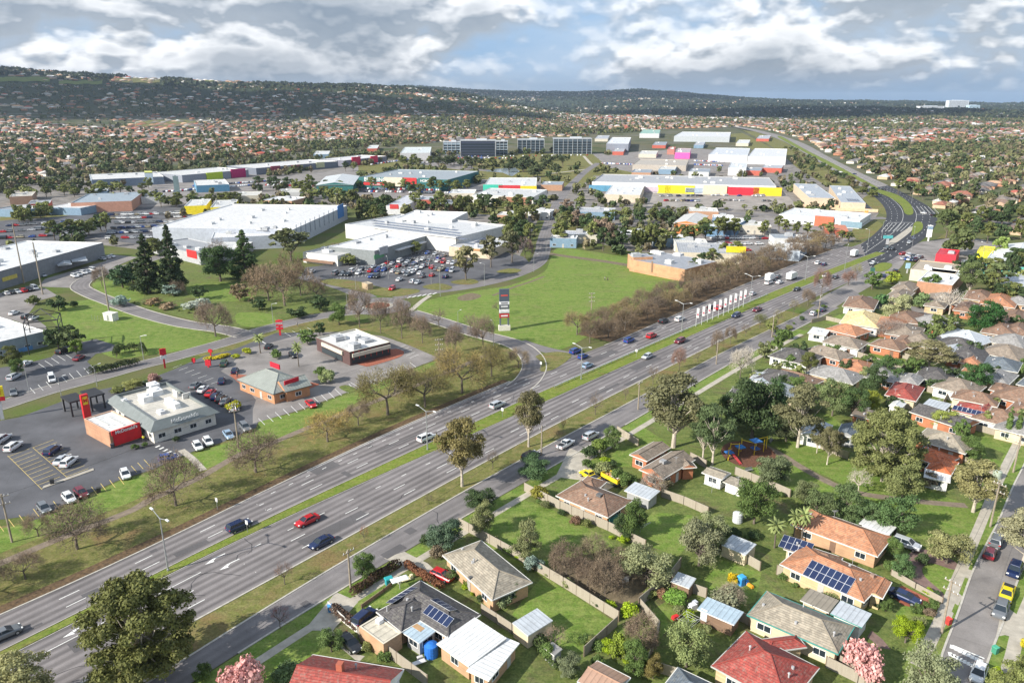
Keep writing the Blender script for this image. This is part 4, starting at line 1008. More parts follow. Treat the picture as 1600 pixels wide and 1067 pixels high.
sheet('car_park',G([(1400,395),(1440,378),(1500,370),(1560,378),(1650,400),(1660,460),(1600,450),(1560,430),(1500,420),(1440,408)]),.045,'asphalt_pale')
PT_=MB()
def patch(s0,ln,k1,k2,f,w_):
 p=HW(s0,off(k1,s0)*(1-f)+off(k2,s0)*f);n=MN*w_/2;q=[p-n,p+MD*ln-n,p+MD*ln+n,p+n];PT_.face([(t.x,t.y,.0665) for t in q][::-1])
rp=random.Random(4)
for k in range(26):k1,k2=rp.choice((('A','B'),('C','D')));patch(rp.uniform(-5,260),rp.choice((1.2,2.5,6,14)),k1,k2,rp.uniform(.12,.88),rp.choice((.5,.9,2.8,1.4)))
for k in range(10):patch(rp.uniform(0,240),rp.uniform(1,5),'E','F',rp.uniform(.2,.8),rp.uniform(.6,2.))
o=PT_.obj('road_patches','asphalt_patch');o['kind']='structure'
TAR=MB()
for k in range(22):
 s0=rp.uniform(-10,250);k1,k2=rp.choice((('A','B'),('C','D'),('C','D'),('E','F')));f=rp.uniform(.1,.9);a=HW(s0,off(k1,s0)*(1-f)+off(k2,s0)*f);d_=(MD*rp.uniform(-1,1)+MN*rp.uniform(-.6,.6)).normalized()
 for j in range(rp.randint(5,14)):
  b=a+d_*rp.uniform(.6,1.4);fb=HS(b);
  if not (off(k1,fb[0])+.4<fb[1]<off(k2,fb[0])-.4):break
  n=Vector((d_.y,-d_.x))*.05;TAR.face([(*(a+n),.0715),(*(b+n),.0715),(*(b-n),.0715),(*(a-n),.0715)][::-1]);a=b;d_=(d_+Vector((rp.uniform(-.6,.6),rp.uniform(-.6,.6)))).normalized()
o=TAR.obj('road_cracks','dark');o['kind']='structure'
o=KERBS.obj('kerb','kerbstone');o['kind']='structure'
o=MARK.obj('road_markings',['paint_white','paint_yellow']);o['kind']='structure'
RC={'brown':(.225,.135,.09),'greybrown':(.25,.20,.155),'dark':(.085,.078,.078),'terra':(.42,.19,.10),'red':(.29,.055,.042),'orange':(.52,.14,.05),'white':(.72,.72,.70),
 'silver':(.50,.53,.55),'grey':(.27,.26,.25),'cream':(.62,.56,.44),'slate':(.13,.155,.18),'mottled':(.30,.26,.20),'yellow':(.72,.56,.28),'pale':(.42,.40,.36),'rust':(.42,.26,.18),'teal':(.05,.25,.24),'bluegrey':(.42,.52,.58)}
WC={'brick':(.50,.31,.18),'orange':(.44,.17,.085),'cream':(.62,.52,.36),'white':(.76,.75,.72),'buff':(.55,.42,.24),'grey':(.35,.35,.34),'brown':(.22,.14,.09),'red':(.32,.11,.07)}
def B(a,b,c,roof='hip',z=2.7,**k):return dict(a=a,b=b,c=c,roof=roof,z=z,**k)
def house(label,blocks,roof='brown',wall='brick',name='house',cat='house',group='houses of the suburb',**k):
 if roof in ('white','silver') or blocks[0]['roof']=='skill':k.setdefault('roofmat','roof_metal')
 return Bld(name,blocks,WC[wall],RC[roof],label,cat,group,**k)
def shed(label,a,b,c,roof='silver',wall='grey',z=2.3,typ='skill',rise=.25,name='garden_shed',cat='shed',**k):
 return Bld(name,[B(a,b,c,typ,z,rise=rise,inset=.12)],WC[wall],RC[roof],label,cat,'sheds in the back gardens',windows=False,wallmat='tint_matt',roofmat='roof_metal',**k)
h=house('dark grey tiled hip roof house with solar panels beside the service road',[B((701,996),(750,960),(657,907)),B((585,957),(627,986),(690,950))],'dark','brick')
h.solar(693,945,4,1);h.solar(685,962,5,1);h.solar(628,930,5,1);h.unit(605,955,(.1,.1,.9),(.5,.5,.5),'roof_aerial')
h=house('flat cream roofed brick garage attached to the dark roofed house',[B((561,978),(599,1006),(626,987),'flat',2.7,par=.12)],'cream','brick',name='garage',cat='garage',roofmat='roof_flat',windows=False,gutter=RC['cream']);h.unit(593,972,(.9,.8,.7),(.75,.75,.75))
h=house('pale blue grey sunroom with a brown skylight beside a blue water tank',[B((629,988),(655,1005),(684,981),'skill',2.5,rise=.2)],'bluegrey','grey',name='sunroom',cat='sunroom',wallmat='tint_matt');h.unit(652,978,(2.4,1.0,.14),(.45,.28,.14),'skylight')
h=house('long white metal roofed brick extension beside the dark roofed house',[B((682,1005),(732,1041),(789,997),'skill',2.7,rise=.25),B((733,1043),(764,1063),(812,1004),'skill',2.5,rise=.15)],'white','brick',name='extension',cat='extension')
h=house('grey brown tiled brick house with a red car in its drive',[B((692,867),(769,937),(826,905))],'mottled','brick');h.unit(735,903,(.5,.5,.4),(.1,.1,.1),'vent')
h=house('faded red roofed house with a chimney at the bottom of the photo',[B((440,1095),(592,1122),(640,1047),'gable',3.0,pitch=24)],'red','white',gutter=(.62,.6,.56));h.unit(532,1048,(.8,.8,1.4),(.42,.12,.07),'chimney')
h=house('brown tiled orange brick house behind the yellow ute and truck',[B((869,774),(950,808),(985,781)),B((902,757),(930,768),(948,752),z=2.65)],'brown','brick');h.unit(937,774,(1.0,1.0,.5),(.12,.12,.12),'evaporative_cooler')
o=h.sign(957,815,2.6,2.3,RC['teal'],name='garage_door')
h=house('silver metal carport roof between two brick houses',[B((975,766),(1015,781),(1032,769),'skill',2.4,rise=.3)],'silver','grey',name='carport',cat='carport',windows=False,wallmat='tint_matt')
h=house('orange brick house with crossed grey tiled roofs beside the tall gum',[B((1012,726),(1036,748),(1086,718),'gable',3.0),B((991,706),(1011,720),(1048,699),'gable',2.9,pitch=20),B((1052,714),(1066,731),(1082,722),'gable',2.95)],'greybrown','orange');h.unit(1036,722,(1.1,1.1,.6),(.3,.3,.3),'evaporative_cooler')
house('small white bungalow with a mossy roof near the playground',[B((1097,738),(1128,749),(1141,739),'gable',2.6,pitch=14),B((1129,752),(1158,763),(1166,753),'skill',2.2,rise=.15)],'mottled','white',name='bungalow',wallmat='tint_matt')
h=house('brown tiled brick house behind the palm trees',[B((1236,819),(1371,869),(1394,839))],'terra','brick');
house('white flat roofed carport behind the palm house',[B((1342,817),(1390,835),(1398,823),'skill',2.4,rise=.1)],'white','white',name='carport',cat='carport',windows=False,wallmat='tint_matt')
h=house('brown tiled house with fourteen solar panels and a front gable',[B((1219,881),(1350,940),(1386,905)),B((1353,929),(1379,934),(1393,909),'gable',2.65,pitch=18)],'terra','buff');h.solar(1295,901,7,2);h.unit(1363,900,(.6,.6,.5),(.3,.2,.15),'vent')
h=house('low brown roofed wing with a black solar heater behind the solar panel house',[B((1256,872),(1306,889),(1320,872)),B((1224,857),(1258,868),(1266,853),'skill',2.5,rise=.7)],'brown','cream');h.solar(1244,852,5,2)
h=house('long grey brown tiled house with green eaves behind the pink blossom tree',[B((1168,960),(1309,1021),(1348,984),z=2.8)],'mottled','cream',gutter=(.06,.28,.24));h.unit(1255,948,(.1,.1,1.),(.6,.6,.6),'flue')
house('silver verandah roof joined to the long grey brown house',[B((1297,958),(1347,980),(1357,957),'skill',2.6,rise=.1)],'silver','white',name='verandah',cat='verandah',windows=False,wallmat='tint_matt',gutter=(.06,.28,.24))
house('lichen covered verandah roof beside the brick solar panel house',[B((1250,937),(1295,957),(1307,937),'skill',2.5,rise=.1)],'mottled','cream',name='verandah',cat='verandah',windows=False,wallmat='tint_matt')
h=house('speckled red tiled house at the bottom edge beside the brown garage',[B((1112,1040),(1230,1105),(1294,1050),z=2.8,pitch=26),B((1175,1000),(1200,1018),(1260,1010),z=2.7)],'red','buff',gutter=(.5,.5,.45))
house('dark grey roofed house cut off by the bottom edge of the photo',[B((1030,1080),(1100,1115),(1118,1070))],'slate','cream')
h=house('low shed with rusty striped metal roof at the bottom edge',[B((903,1064),(955,1092),(988,1060),'gable',2.3,pitch=16)],'rust','grey',name='shed',cat='shed',windows=False,roofmat='roof_metal')
h=house('brown brick garage with a pale blue grey metal roof',[B((1089,951),(1147,976),(1163,957),'skill',2.5,rise=.1)],'bluegrey','brown',name='garage',cat='garage',windows=False,gutter=(.8,.8,.8));h.sign(1100,960,1.0,2.0,(.75,.75,.72),name='door',d=.08)
shed('square silver roofed shed on the lawn behind the tiled brick house',(800,975),(825,993),(864,969),'silver','cream')
shed('tiny grey tool shed between hedges near the bottom edge',(850,1012),(866,1024),(876,1014),'grey','grey',2.0)
shed('small weathered shed at the corner of three fences',(1048,908),(1077,919),(1084,904),'silver','brown',2.1)
shed('long silver shed behind the lawn with the yellow shrub',(1127,851),(1165,867),(1187,854),'silver','cream',2.2)
shed('small white shed below the red roofed house',(1393,630),(1408,638),(1416,630),'white','white',2.4,'gable')
shed('white backyard shed in the middle of the bare garden',(1489,590),(1503,594),(1508,588),'white','white',2.2,'gable')
MH=[('yellow roofed white house beside the service road',[B((1313,503),(1373,513),(1383,494),'hip',3.2)],'yellow','white'),
 ('terracotta roofed orange house behind the yellow roofed house',[B((1289,514),(1338,526),(1346,514))],'terra','orange'),
 ('grey roofed white house below the terracotta roofed one',[B((1283,534),(1342,546),(1352,534))],'greybrown','white'),
 ('grey brown roofed orange house second below the yellow roofed house',[B((1254,547),(1312,564),(1327,553))],'greybrown','orange'),
 ('brown L shaped house beside the small fenced green lawn',[B((1357,538),(1407,549),(1418,538)),B((1400,529),(1424,544),(1440,530),z=2.65)],'brown','orange'),
 ('reddish brown roofed long house above the park trees',[B((1197,587),(1265,606),(1276,591))],'brown','cream'),
 ('dark grey roofed house just above the park trees',[B((1190,605),(1245,624),(1262,611))],'slate','cream'),
 ('bright red roofed house with a white front gable',[B((1384,615),(1431,627),(1445,606)),B((1394,618),(1414,622),(1420,611),'gable',2.6,pitch=28)],'red','cream'),
 ('dark grey roofed orange brick house beside the bushy yellow green tree',[B((1421,643),(1505,671),(1519,655),'gable',2.8,pitch=18)],'dark','orange'),
 ('lichen mottled long house with orange walls beside the giant gum',[B((1428,686),(1508,709),(1521,688))],'mottled','orange'),
 ('orange roofed house beside the giant gum of the park',[B((1420,711),(1472,730),(1488,712)),B((1446,733),(1486,742),(1498,722),z=2.65)],'orange','orange'),
 ('white flat patio roof in front of the orange roofed house',[B((1443,745),(1485,754),(1490,740),'skill',2.4,rise=.1)],'white','white'),
 ('red roofed house with a row of eight solar panels',[B((1487,641),(1551,656),(1562,642)),B((1530,640),(1545,643),(1553,632),'gable',2.6)],'red','cream'),
 ('brown hip roofed house above the solar row red roof',[B((1485,621),(1558,636),(1568,622))],'brown','cream'),
 ('brown roofed orange brick house beside the round dark tree',[B((1544,609),(1575,615),(1584,604))],'brown','orange'),
 ('silver roofed flat outbuilding below the red roofed house',[B((1441,632),(1477,641),(1485,631),'skill',2.4,rise=.1)],'silver','white'),
 ('dark slate roofed white house beside the big round dark tree',[B((1475,519),(1508,529),(1516,519))],'slate','white'),
 ('low dark roofed white house second below the round dark tree',[B((1463,536),(1519,547),(1528,536))],'dark','white'),
 ('grey roofed house at the right edge behind the round tree',[B((1535,531),(1600,547),(1612,532))],'grey','cream'),
 ('long pale brown roofed cream house near the right edge',[B((1526,549),(1592,565),(1606,549))],'greybrown','cream'),
 ('blue slate roofed house near the right edge',[B((1532,571),(1590,582),(1598,567))],'slate','cream'),
 ('grey brown roofed long house below the blue slate roof',[B((1523,588),(1575,602),(1592,586))],'grey','cream'),
 ('small terracotta roofed house beside a white shed',[B((1501,580),(1520,584),(1531,573))],'terra','cream'),
 ('white walled low house with silver roof among hedges',[B((1469,550),(1501,556),(1511,545),'gable',2.6)],'silver','white'),
 ('pinkish brown roofed brick house behind the pale bare tree',[B((1489,484),(1520,489),(1532,475))],'brown','orange'),
 ('brown roofed brick house at the right edge behind the tall trees',[B((1559,497),(1605,507),(1616,491))],'brown','brick'),
 ('grey tiled house behind the bright red roofed house',[B((1404,592),(1434,602),(1447,589))],'grey','cream'),
 ('brown roofed yellow walled house at the side street corner',[B((1385,462),(1415,469),(1430,457))],'greybrown','buff'),
 ('pale brown roofed house behind the yellow walled one',[B((1393,450),(1425,456),(1440,445))],'greybrown','cream'),
 ('small white patio house beside the service road',[B((1263,519),(1290,525),(1298,515),'skill',2.4,rise=.1)],'white','white'),
 ('white roofed white house behind the park gum trees',[B((1248,676),(1290,686),(1301,664),'gable',2.7,pitch=14)],'silver','white'),
 ('black roofed house half hidden behind the giant gum',[B((1308,676),(1338,685),(1346,668),'gable',2.7)],'slate','grey'),
 ('grey roofed orange brick flat behind the giant gum',[B((1331,646),(1363,656),(1372,643),'skill',2.6,rise=.15)],'greybrown','orange'),
 ('white roofed house beside the pale bare street tree',[B((1171,592),(1205,602),(1217,588),'gable',2.7,pitch=12)],'silver','white'),
 ('grey roofed house hidden among trees beside the service road',[B((1135,618),(1168,629),(1180,613))],'dark','cream'),
 ('tan roofed unit beside the yellow wall house',[B((1444,476),(1476,482),(1486,470))],'greybrown','buff'),
 ('terracotta roofed house right of the sparse olive tree',[B((1500,640-76),(1500+30,572),(1540,560))],'terra','cream'),
 ('brown roofed house at the right edge above the cypress pair',[B((1572,640),(1625,655),(1640,640))],'brown','orange'),
 ('slate roofed house cut by the right edge below the round tree',[B((1588,600),(1640,612),(1655,598))],'slate','white')]
for lab,bl,rf,wl in MH:
 h=house(lab,bl,rf,wl)
 if 'eight solar' in lab:h.solar(1518,643,8,1)
XH={}
for k,(u,v) in enumerate(((1388,512),(1445,505),(1436,536),(1462,592),(1492,610),(1414,522),(1562,474),(1532,466),(1594,472),(1338,580),(1234,562),(1592,675),(1590,626),(1560,660),(1300,590),(1376,590),(1500,532),(1590,520),(1475,470),(1415,500),(1345,478),(1565,520),(1215,600),(1512,560))):
 s_=S(v);w_,q_=random.Random(k+40).uniform(11,15)*s_,random.Random(k).uniform(7,9)*s_;rf=random.Random(k+7).choice(['brown','grey','terra','greybrown','dark','brown','silver']);wl=random.Random(k+3).choice(['cream','orange','white','brick','buff'])
 XH.setdefault((rf,wl),[]).append(house('',[B((u-w_*.5,v-w_*.09),(u+w_*.4,v+w_*.13),(u+w_*.4+q_*.22,v+w_*.13-q_*.42))],rf,wl).root)
for (rf,wl),L in XH.items():label_row(L,{'terra':'terracotta','greybrown':'grey brown'}.get(rf,rf)+' roofed '+wl+' walled house in the tightly packed right hand suburb, {n}','house','houses of the suburb')
rr_=random.Random(3)
for o in [q for q in bpy.data.objects if q.get('category')=='house']:
 rf=[c for c in o.children if c.name.startswith('roof')][0];ps=[p for p in rf.data.polygons if p.material_index==0 and p.area>12]
 for k in range(rr_.choice((1,2,3)) if ps else 0):
  p=rr_.choice(ps);vs=[rf.data.vertices[i].co for i in p.vertices];w_=[rr_.random()+.25 for _ in vs];q=sum((v*a for v,a in zip(vs,w_)),Vector())/sum(w_)
  mb=MB();t=k+rr_.randint(0,1)
  if t==0:mb.tube(q-Vector((0,0,.1)),q+Vector((0,0,1.6)),.03,.03,5);mb.box((q.x,q.y,q.z+1.5),(1.1,.05,.05));mb.box((q.x,q.y,q.z+1.3),(.7,.05,.05));nm_='roof_aerial'
  elif t==1:mb.tube(q-Vector((0,0,.1)),q+Vector((0,0,.6)),.11,.11,8);mb.tube(q+Vector((0,0,.6)),q+Vector((0,0,.75)),.2,.12,8);nm_='flue'
  else:mb.tube(q-Vector((0,0,.1)),q+Vector((0,0,.3)),.22,.2,10);nm_='roof_vent'
  mb.obj(nm_,'tint_matt',o,(.4,.4,.4))
for lab,px,hh in (('long pale paling fence below the brown tiled brick house',[(819,767),(875,796),(950,829),(1008,858)],1.9),
 ('longest paling fence, running down past the bare thicket',[(717,823),(800,869),(880,917),(966,971)],1.9),
 ('dark shaded paling fence closing the lawn with the silver shed',[(964,978),(912,1026)],1.8),
 ('paling fence on the right side of the bare thicket plot',[(997,950),(1046,908),(1063,886)],1.9),
 ('short paling fence between weathered shed and brown garage',[(1048,914),(1103,934)],1.8),
 ('paling fence below the long silver shed',[(1124,855),(1187,892)],1.8),
 ('paling fence between the dark roofed house and faded red roof',[(560,996),(598,1019),(668,1072)],1.9),
 ('cream wall fence in front of the tall gum house',[(964,676),(997,697)],1.7),
 ('paling fence between orange brick house and white bungalow',[(1078,718),(1103,731)],1.8),
 ('paling fence along the park below the playground',[(1148,741),(1200,762),(1234,777)],1.8),
 ('curved paling fence behind the lawn of the silver carport',[(1033,776),(1068,788),(1106,805)],1.8),
 ('short paling fence left of the solar panel house',[(1213,897),(1248,914)],1.8),
 ('low cream brick fence beside the dark blue car',[(1392,898),(1430,920),(1472,943)],1.1),
 ('paling fence below the green eaved long house',[(1112,948),(1200,992),(1308,1034),(1350,1075)],1.8),
 ('paling fence behind the park gums',[(1222,672),(1250,688),(1325,718)],1.8),
 ('paling fence beside the lichen mottled house drive',[(1500,720),(1530,732),(1562,748)],1.4),
 ('paling fence below the brown L shaped house',[(1366,546),(1421,563),(1408,582),(1326,553)],1.8),
 ('low paling fence of the terracotta roofed house',[(1268,505),(1290,500),(1316,506)],1.5),
 ('paling fence above the dark roofed extension',[(752,958),(800,990),(815,998)],1.8),
 ('paling fence behind the speckled red roof',[(1290,1042),(1340,1067),(1370,1090)],1.8),
 ('paling fence left of the brown garage lawn',[(1000,950),(1030,985),(1010,1045),(1060,1060)],1.7),
 ('paling fence between the red roof and the dark gable house',[(1448,612),(1480,622),(1470,640)],1.7),
 ('paling fence above the cypress pair',[(1523,672),(1560,682),(1600,694)],1.6)):
 fence('paling_fence',px,hh,lab)
fence('picket_fence',[(513,950),(540,975),(562,992)],1.2,'white picket fence in front of the dark roofed house','tint_soft',(.62,.6,.55),group=None)
fence('low_brick_fence',[(565,950),(600,925),(612,915)],.7,'low brown front fence under the reddish hedge','wall_brick',(.3,.2,.14),group=None)
def hedge(px,hh,w,color,label,name='hedge'):
 pts=G(px);tot=[];out=[]
 for a,b in zip(pts,pts[1:]):
  n=int((b-a).length*140);t=RNG.random(n);d=RNG.normal(size=(n,3));d /= np.linalg.norm(d,axis=1)[:,None];d[:,2]=np.abs(d[:,2])
  base=np.array([[a.x,a.y]])+t[:,None]*np.array([[b.x-a.x,b.y-a.y]])
  tot.append(np.column_stack([base[:,0]-pts[0].x+d[:,0]*w/2,base[:,1]-pts[0].y+d[:,1]*w/2,hh*.35+d[:,2]*hh*.62*(.75+.25*np.sin(t*(b-a).length*1.9))]));out.append(d)
 me=leaf_mesh('hedge',np.vstack(tot),np.vstack(out),.3);o=link(name,me,None,GREEN[color] if isinstance(color,str) else color);o.location=(pts[0].x,pts[0].y,0)
 mb=MB()
 for a,b in zip(pts,pts[1:]):
  a,b=a-pts[0],b-pts[0];n=max(1,int((b-a).length/1.2))
  for k in range(n):p=a.lerp(b,(k+.5)/n);mb.tube((p.x,p.y,0),(p.x,p.y,hh*.8),.08,.04,4)
 mb.obj('stems',['bark'],o);props(o,label,'hedge','garden hedges');return o
hedge([(553,932),(585,908),(622,886)],1.8,1.8,(.085,.05,.028),'dark reddish hedge above the lawn of the dark roofed house')
hedge([(635,885),(665,905),(690,922)],1.5,1.4,(.19,.08,.04),'rust coloured hedge beside the red parked car')
hedge([(522,955),(545,972),(560,985)],1.6,1.6,(.11,.07,.05),'brown hedge inside the white picket fence')
hedge([(840,1000),(850,1020),(875,1045)],1.6,2.2,'green','green hedge beside the tiny tool shed')
hedge([(182,560),(184,552),(222,548),(226,556)],3.2,2.0,'green','clipped green hedge round the drive-through bay by the lawn')
hedge([(142,585),(165,582),(192,575),(215,570)],2.6,2.6,'dark','thick dark hedge along the road above the black gantry')
hedge([(432,605),(445,610),(455,614)],1.5,1.6,'olive','low hedge between the grey gabled restaurant and the flat roofed one')
hedge([(322,563),(345,560),(355,556)],1.2,2.,'yellow','clipped yellow green hedge by the restaurant entrance')
def shop(label,blocks,roof='white',wall='grey',name='shop',cat='shop',units=0,group='shops of the retail park',win=False,gut=None,seed=0,**k):
 rc=RC[roof] if isinstance(roof,str) else roof;wc=WC[wall] if isinstance(wall,str) else wall
 b=Bld(name,blocks,wc,rc,label,cat,group,windows=win,wallmat=k.pop('wallmat','tint_matt'),roofmat=k.pop('roofmat','roof_flat'),gutter=gut or tuple(min(.8,c*1.1) for c in rc),**k)
 rnd=random.Random(len(label)+seed)
 for i in range(units):
  bl=b.blocks[i % len(b.blocks)];a,bb,n,L,wd,z,o=bl;e=(bb-a)/L;p=a+e*L*rnd.uniform(.12,.88)+n*wd*rnd.uniform(.15,.85)
  u,v=PX((p.x,p.y,z-.4));s_=rnd.uniform(1.4,3.2);b.unit(u,v,(s_*1.3,s_,rnd.uniform(.9,1.7)),rnd.choice([(.62,.62,.6),(.4,.41,.42),(.7,.7,.68)]))
 return b
F='flat'
m=shop('grey green roofed fast food restaurant with the flat white roof and lettering',[B((237,678),(344,644),(268,600),'mansard',3.2,k=1.9,rise=1.7)],(.60,.56,.48),(.72,.68,.60),name='restaurant',cat='restaurant',group='restaurants by the highway',gut=(.17,.19,.185),win=True)
for u,v,d,c in ((228,626,(3.4,2.2,1.6),(.74,.74,.72)),(243,615,(3.6,2.6,1.3),(.74,.74,.72)),(270,633,(6.,1.3,1.3),(.76,.76,.74)),(240,606,(3.,2.2,1.4),(.7,.7,.7)),(252,645,(2.2,1.2,.8),(.6,.6,.6)),(275,618,(2.4,.4,1.5),(.62,.6,.55)),(292,622,(.4,2.,1.5),(.62,.6,.55)),(195,628,(1.4,1.2,.8),(.7,.7,.7))):m.unit(u,v,d,c)
def fascia_text(b,text,u,v,size,mat='white',z=4.0):
 hp,t,n=b.on_wall(u,v);p=P(u,v,z);loc=Vector((p.x,p.y,z))-Vector((b.o.x,b.o.y,0))
 q=letters(text,size,mat,b.root);q.location=loc+n*.35;q.rotation_euler=(math.pi/2,0,math.atan2(t.y,t.x))
fascia_text(m,"McDonald's",288,652,1.35,z=4.1)
m2=shop('white flat roofed annex with a brick side and a bright red front',[B((131,654),(170,675),(219,663),F,3.9,par=.25)],(.74,.73,.70),(.46,.25,.15),name='restaurant_annex',cat='annex',group='restaurants by the highway',wallmat='wall_brick',gut=(.62,.40,.28))
m2.sign(199,681,6.2,2.6,(.62,.012,.02),name='red_panel',d=.25)
m2.sign(196,670,6.4,1.1,(.62,.012,.02),"McDonald's",'white',1.05,name='fascia',d=.34)
for k in range(5):m2.unit(152+k*12,655+(k % 2)*6,(3.6,.5,.22),(.55,.54,.5),'skylight')
e=empty('sign_tower',P(137,653),math.atan2(MD.y,MD.x),'red sign tower with a yellow emblem beside the white annex','sign',None)
mb=MB();mb.box((0,0,3.1),(1.6,.9,6.2));mb.obj('tower','red',e);mb=MB();mb.box((0,-.47,4.7),(1.1,.06,2.0));mb.obj('panel','yellow',e)
def text_on(parent,body,size,loc,rot,mat,name='lettering'):
 q=letters(body,size,mat,parent);q.location=loc;q.rotation_euler=rot;return q
text_on(e,'M',1.3,(0,-.53,4.7),(math.pi/2,0,0),'red')
g=shop('grey roofed steak restaurant with red signs on its front gable',[B((370,593),(427,616),(490,600),'hip',3.0,pitch=27),B((446,612),(487,601),(470,590),'gable',3.1,pitch=30)],(.30,.32,.285),(.50,.24,.12),name='restaurant',cat='restaurant',group='restaurants by the highway',roofmat='roof_metal',win=True,gut=(.10,.14,.14))
g.sign(455,595,4.4,1.1,(.55,.01,.03));g.unit(430,574,(4.2,.3,1.3),(.55,.01,.03),'roof_sign')
w=shop('flat white roofed restaurant with a brick patio and dark windows',[B((494,527),(546,550),(611,535),F,4.3,par=.5)],(.72,.71,.68),(.10,.055,.05),name='restaurant',cat='restaurant',group='restaurants by the highway',gut=(.55,.52,.42),units=7)
w.sign(580,548,13.2,1.1,(.56,.53,.43),name='fascia',d=.5);w.sign(520,544,12.2,1.1,(.56,.53,.43),name='fascia',d=.5)
w.sign(580,556,13.,1.7,(.03,.04,.045),name='shopfront',d=.12);w.sign(519,553,12.,1.7,(.03,.04,.045),name='shopfront',d=.12)
for k in range(7):w.sign(552+k*9,556-k*1.9,.2,2.4,(.4,.05,.04),name='mullion',d=.2)
b_=shop('long grey walled warehouse with a white roof at the left edge',[B((-70,443),(161,379),(57,372),F,7.5,par=.4)],(.72,.72,.70),(.205,.215,.23),name='warehouse',cat='warehouse',units=9,group='big buildings of the shopping centre')
b_.sign(15,434,8,1.6,(.62,.50,.10));b_.unit(120,400,(14,3.5,.2),(.4,.4,.4),'canopy') if False else None
e=shop('white canopies along the warehouse wall',[B((92,418),(112,413),(108,405),'gable',3.6,pitch=18,inset=.1,z0=3.3),B((114,413),(137,407),(133,399),'skill',3.6,rise=.2,inset=.1,z0=3.3)],'silver','grey',name='canopy',cat='canopy',roofmat='roof_metal')
for u,v in ((94,423),(112,418),(136,410),(120,414)):
 p=P(u,v);mb=MB();mb.tube((p.x-e.o.x,p.y-e.o.y,0),(p.x-e.o.x,p.y-e.o.y,3.4),.1,.1,6);mb.obj('post','metal',e.root)
b_=shop('white roofed building at the left edge behind the round tree',[B((-60,549),(71,517),(0,495),F,5.,par=.4)],(.72,.71,.68),(.25,.29,.33),name='warehouse',cat='warehouse',units=5,group='big buildings of the shopping centre',win=True)
b_.sign(40,545,4,1.2,(.1,.25,.5))
mw=shop('huge white roofed mall building with a blue corner on its side wall',[B((457,359),(542,321),(375,315),F,9.,par=.5),B((330,372),(457,366),(430,352),F,7.0,par=.4)],(.74,.73,.71),(.42,.45,.50),name='mall',cat='mall',units=16,group='big buildings of the shopping centre')
mw.sign(532,330,12,8,(.06,.20,.50),name='blue_wall',d=.3)
for k in range(9):mw.sign(463+k*7.2,362-k*3.25,.5,7.5,(.3,.33,.38),name='pilaster',d=.3)
shop('low grey roofed mall wing with a red corner facade',[B((236,380),(312,398),(350,384),F,5.,par=.4)],(.36,.37,.38),(.40,.40,.41),name='mall_wing',cat='mall wing',units=4,group='big buildings of the shopping centre').sign(300,397,9,3.6,(.62,.02,.02))
shop('flat red and white shop beside the tall conifers',[B((300,399),(372,392),(395,378),F,4.6,par=.3)],(.62,.62,.6),(.33,.30,.29),name='mall_wing',cat='mall wing',units=3,group='big buildings of the shopping centre')
me_=shop('mall building with rows of solar panels along its white roof',[B((539,350),(712,371),(764,349),F,8.,par=.6)],(.62,.62,.61),(.62,.61,.58),name='mall',cat='mall',units=8,group='big buildings of the shopping centre')
for k in range(4):me_.solar(646+k*3,352.5+k*4.2,62,2)
a_=shop('white wedge shaped supermarket roof above the full car park',[B((585,392),(674,366),(640,352),F,7.,par=.4)],(.76,.75,.73),(.22,.24,.24),name='supermarket',cat='supermarket',units=3,group='big buildings of the shopping centre')
a_.sign(598,391,7,3.5,(.36,.38,.40),name='sign_box',d=.6);a_.sign(640,384,26,.5,(.6,.6,.6),name='awning',d=2.);a_.sign(592,400,8,2.,(.10,.30,.14))
shop('small flat roofed white shop left of the wedge shaped supermarket',[B((473,394),(527,400),(565,388),F,5.,par=.3)],(.55,.54,.52),(.70,.68,.63),cat='shop',units=3).sign(500,408,18,1.0,(.25,.15,.10),name='awning',d=1.6)
s_=shop('low shop wing with solar panels right of the mall',[B((714,380),(768,390),(802,374),F,4.8,par=.3)],(.58,.58,.58),(.60,.50,.36),units=1);s_.solar(755,376,16,3);s_.sign(735,390,12,.8,(.5,.25,.1));
shop('pale roofed hall behind the solar panelled mall',[B((618,341),(706,344),(716,331),F,9.,par=.4)],(.76,.75,.73),(.60,.60,.58),name='mall_hall',cat='hall',units=3,group='big buildings of the shopping centre')
br_=shop('flat grey roofed brick hall at the edge of the green field',[B((984,405),(1070,421),(1087,403),F,5.5,par=.2),B((990,402),(1020,401),(1025,395),F,6.6,par=.1)],(.33,.34,.36),(.54,.29,.16),name='brick_hall',cat='hall',units=3,wallmat='wall_brick',group=None)
br_.sign(1019,417,.8,4.8,(.25,.16,.10),name='pilaster');br_.unit(1027,396,(6,3,1.2),(.74,.73,.7));br_.unit(1060,399,(4,3,1.1),(.62,.62,.62))
shop('long low grey roofed building with a yellow sign behind the brick hall',[B((1060,394),(1160,397),(1163,381),F,5.,par=.3)],(.40,.41,.42),(.62,.55,.42),units=6).sign(1150,390,9,3.,(.75,.6,.02))
shop('orange walled shop with a pale roof',[B((1057,345),(1092,351),(1107,337),'gable',6.,pitch=12)],(.62,.60,.56),(.62,.22,.07),units=0)
shop('white roofed showroom with a blue glass side',[B((1108,350),(1142,356),(1170,342),F,6.,par=.3)],(.70,.70,.68),(.12,.22,.34),units=3)
bu=shop('dark green hardware warehouse with giant white and red signs',[B((560,277),(700,281),(721,267),F,9.5,par=.6)],(.34,.38,.40),(.030,.15,.15),name='hardware_store',cat='hardware store',units=6,group='big buildings of the shopping centre')
bu.sign(588,281,26,4.2,(.030,.15,.15),'BUNNINGS','white',4.6,d=.3);bu.sign(588,287.5,25,2.6,(.55,.03,.03),'warehouse','white',2.4,d=.35)
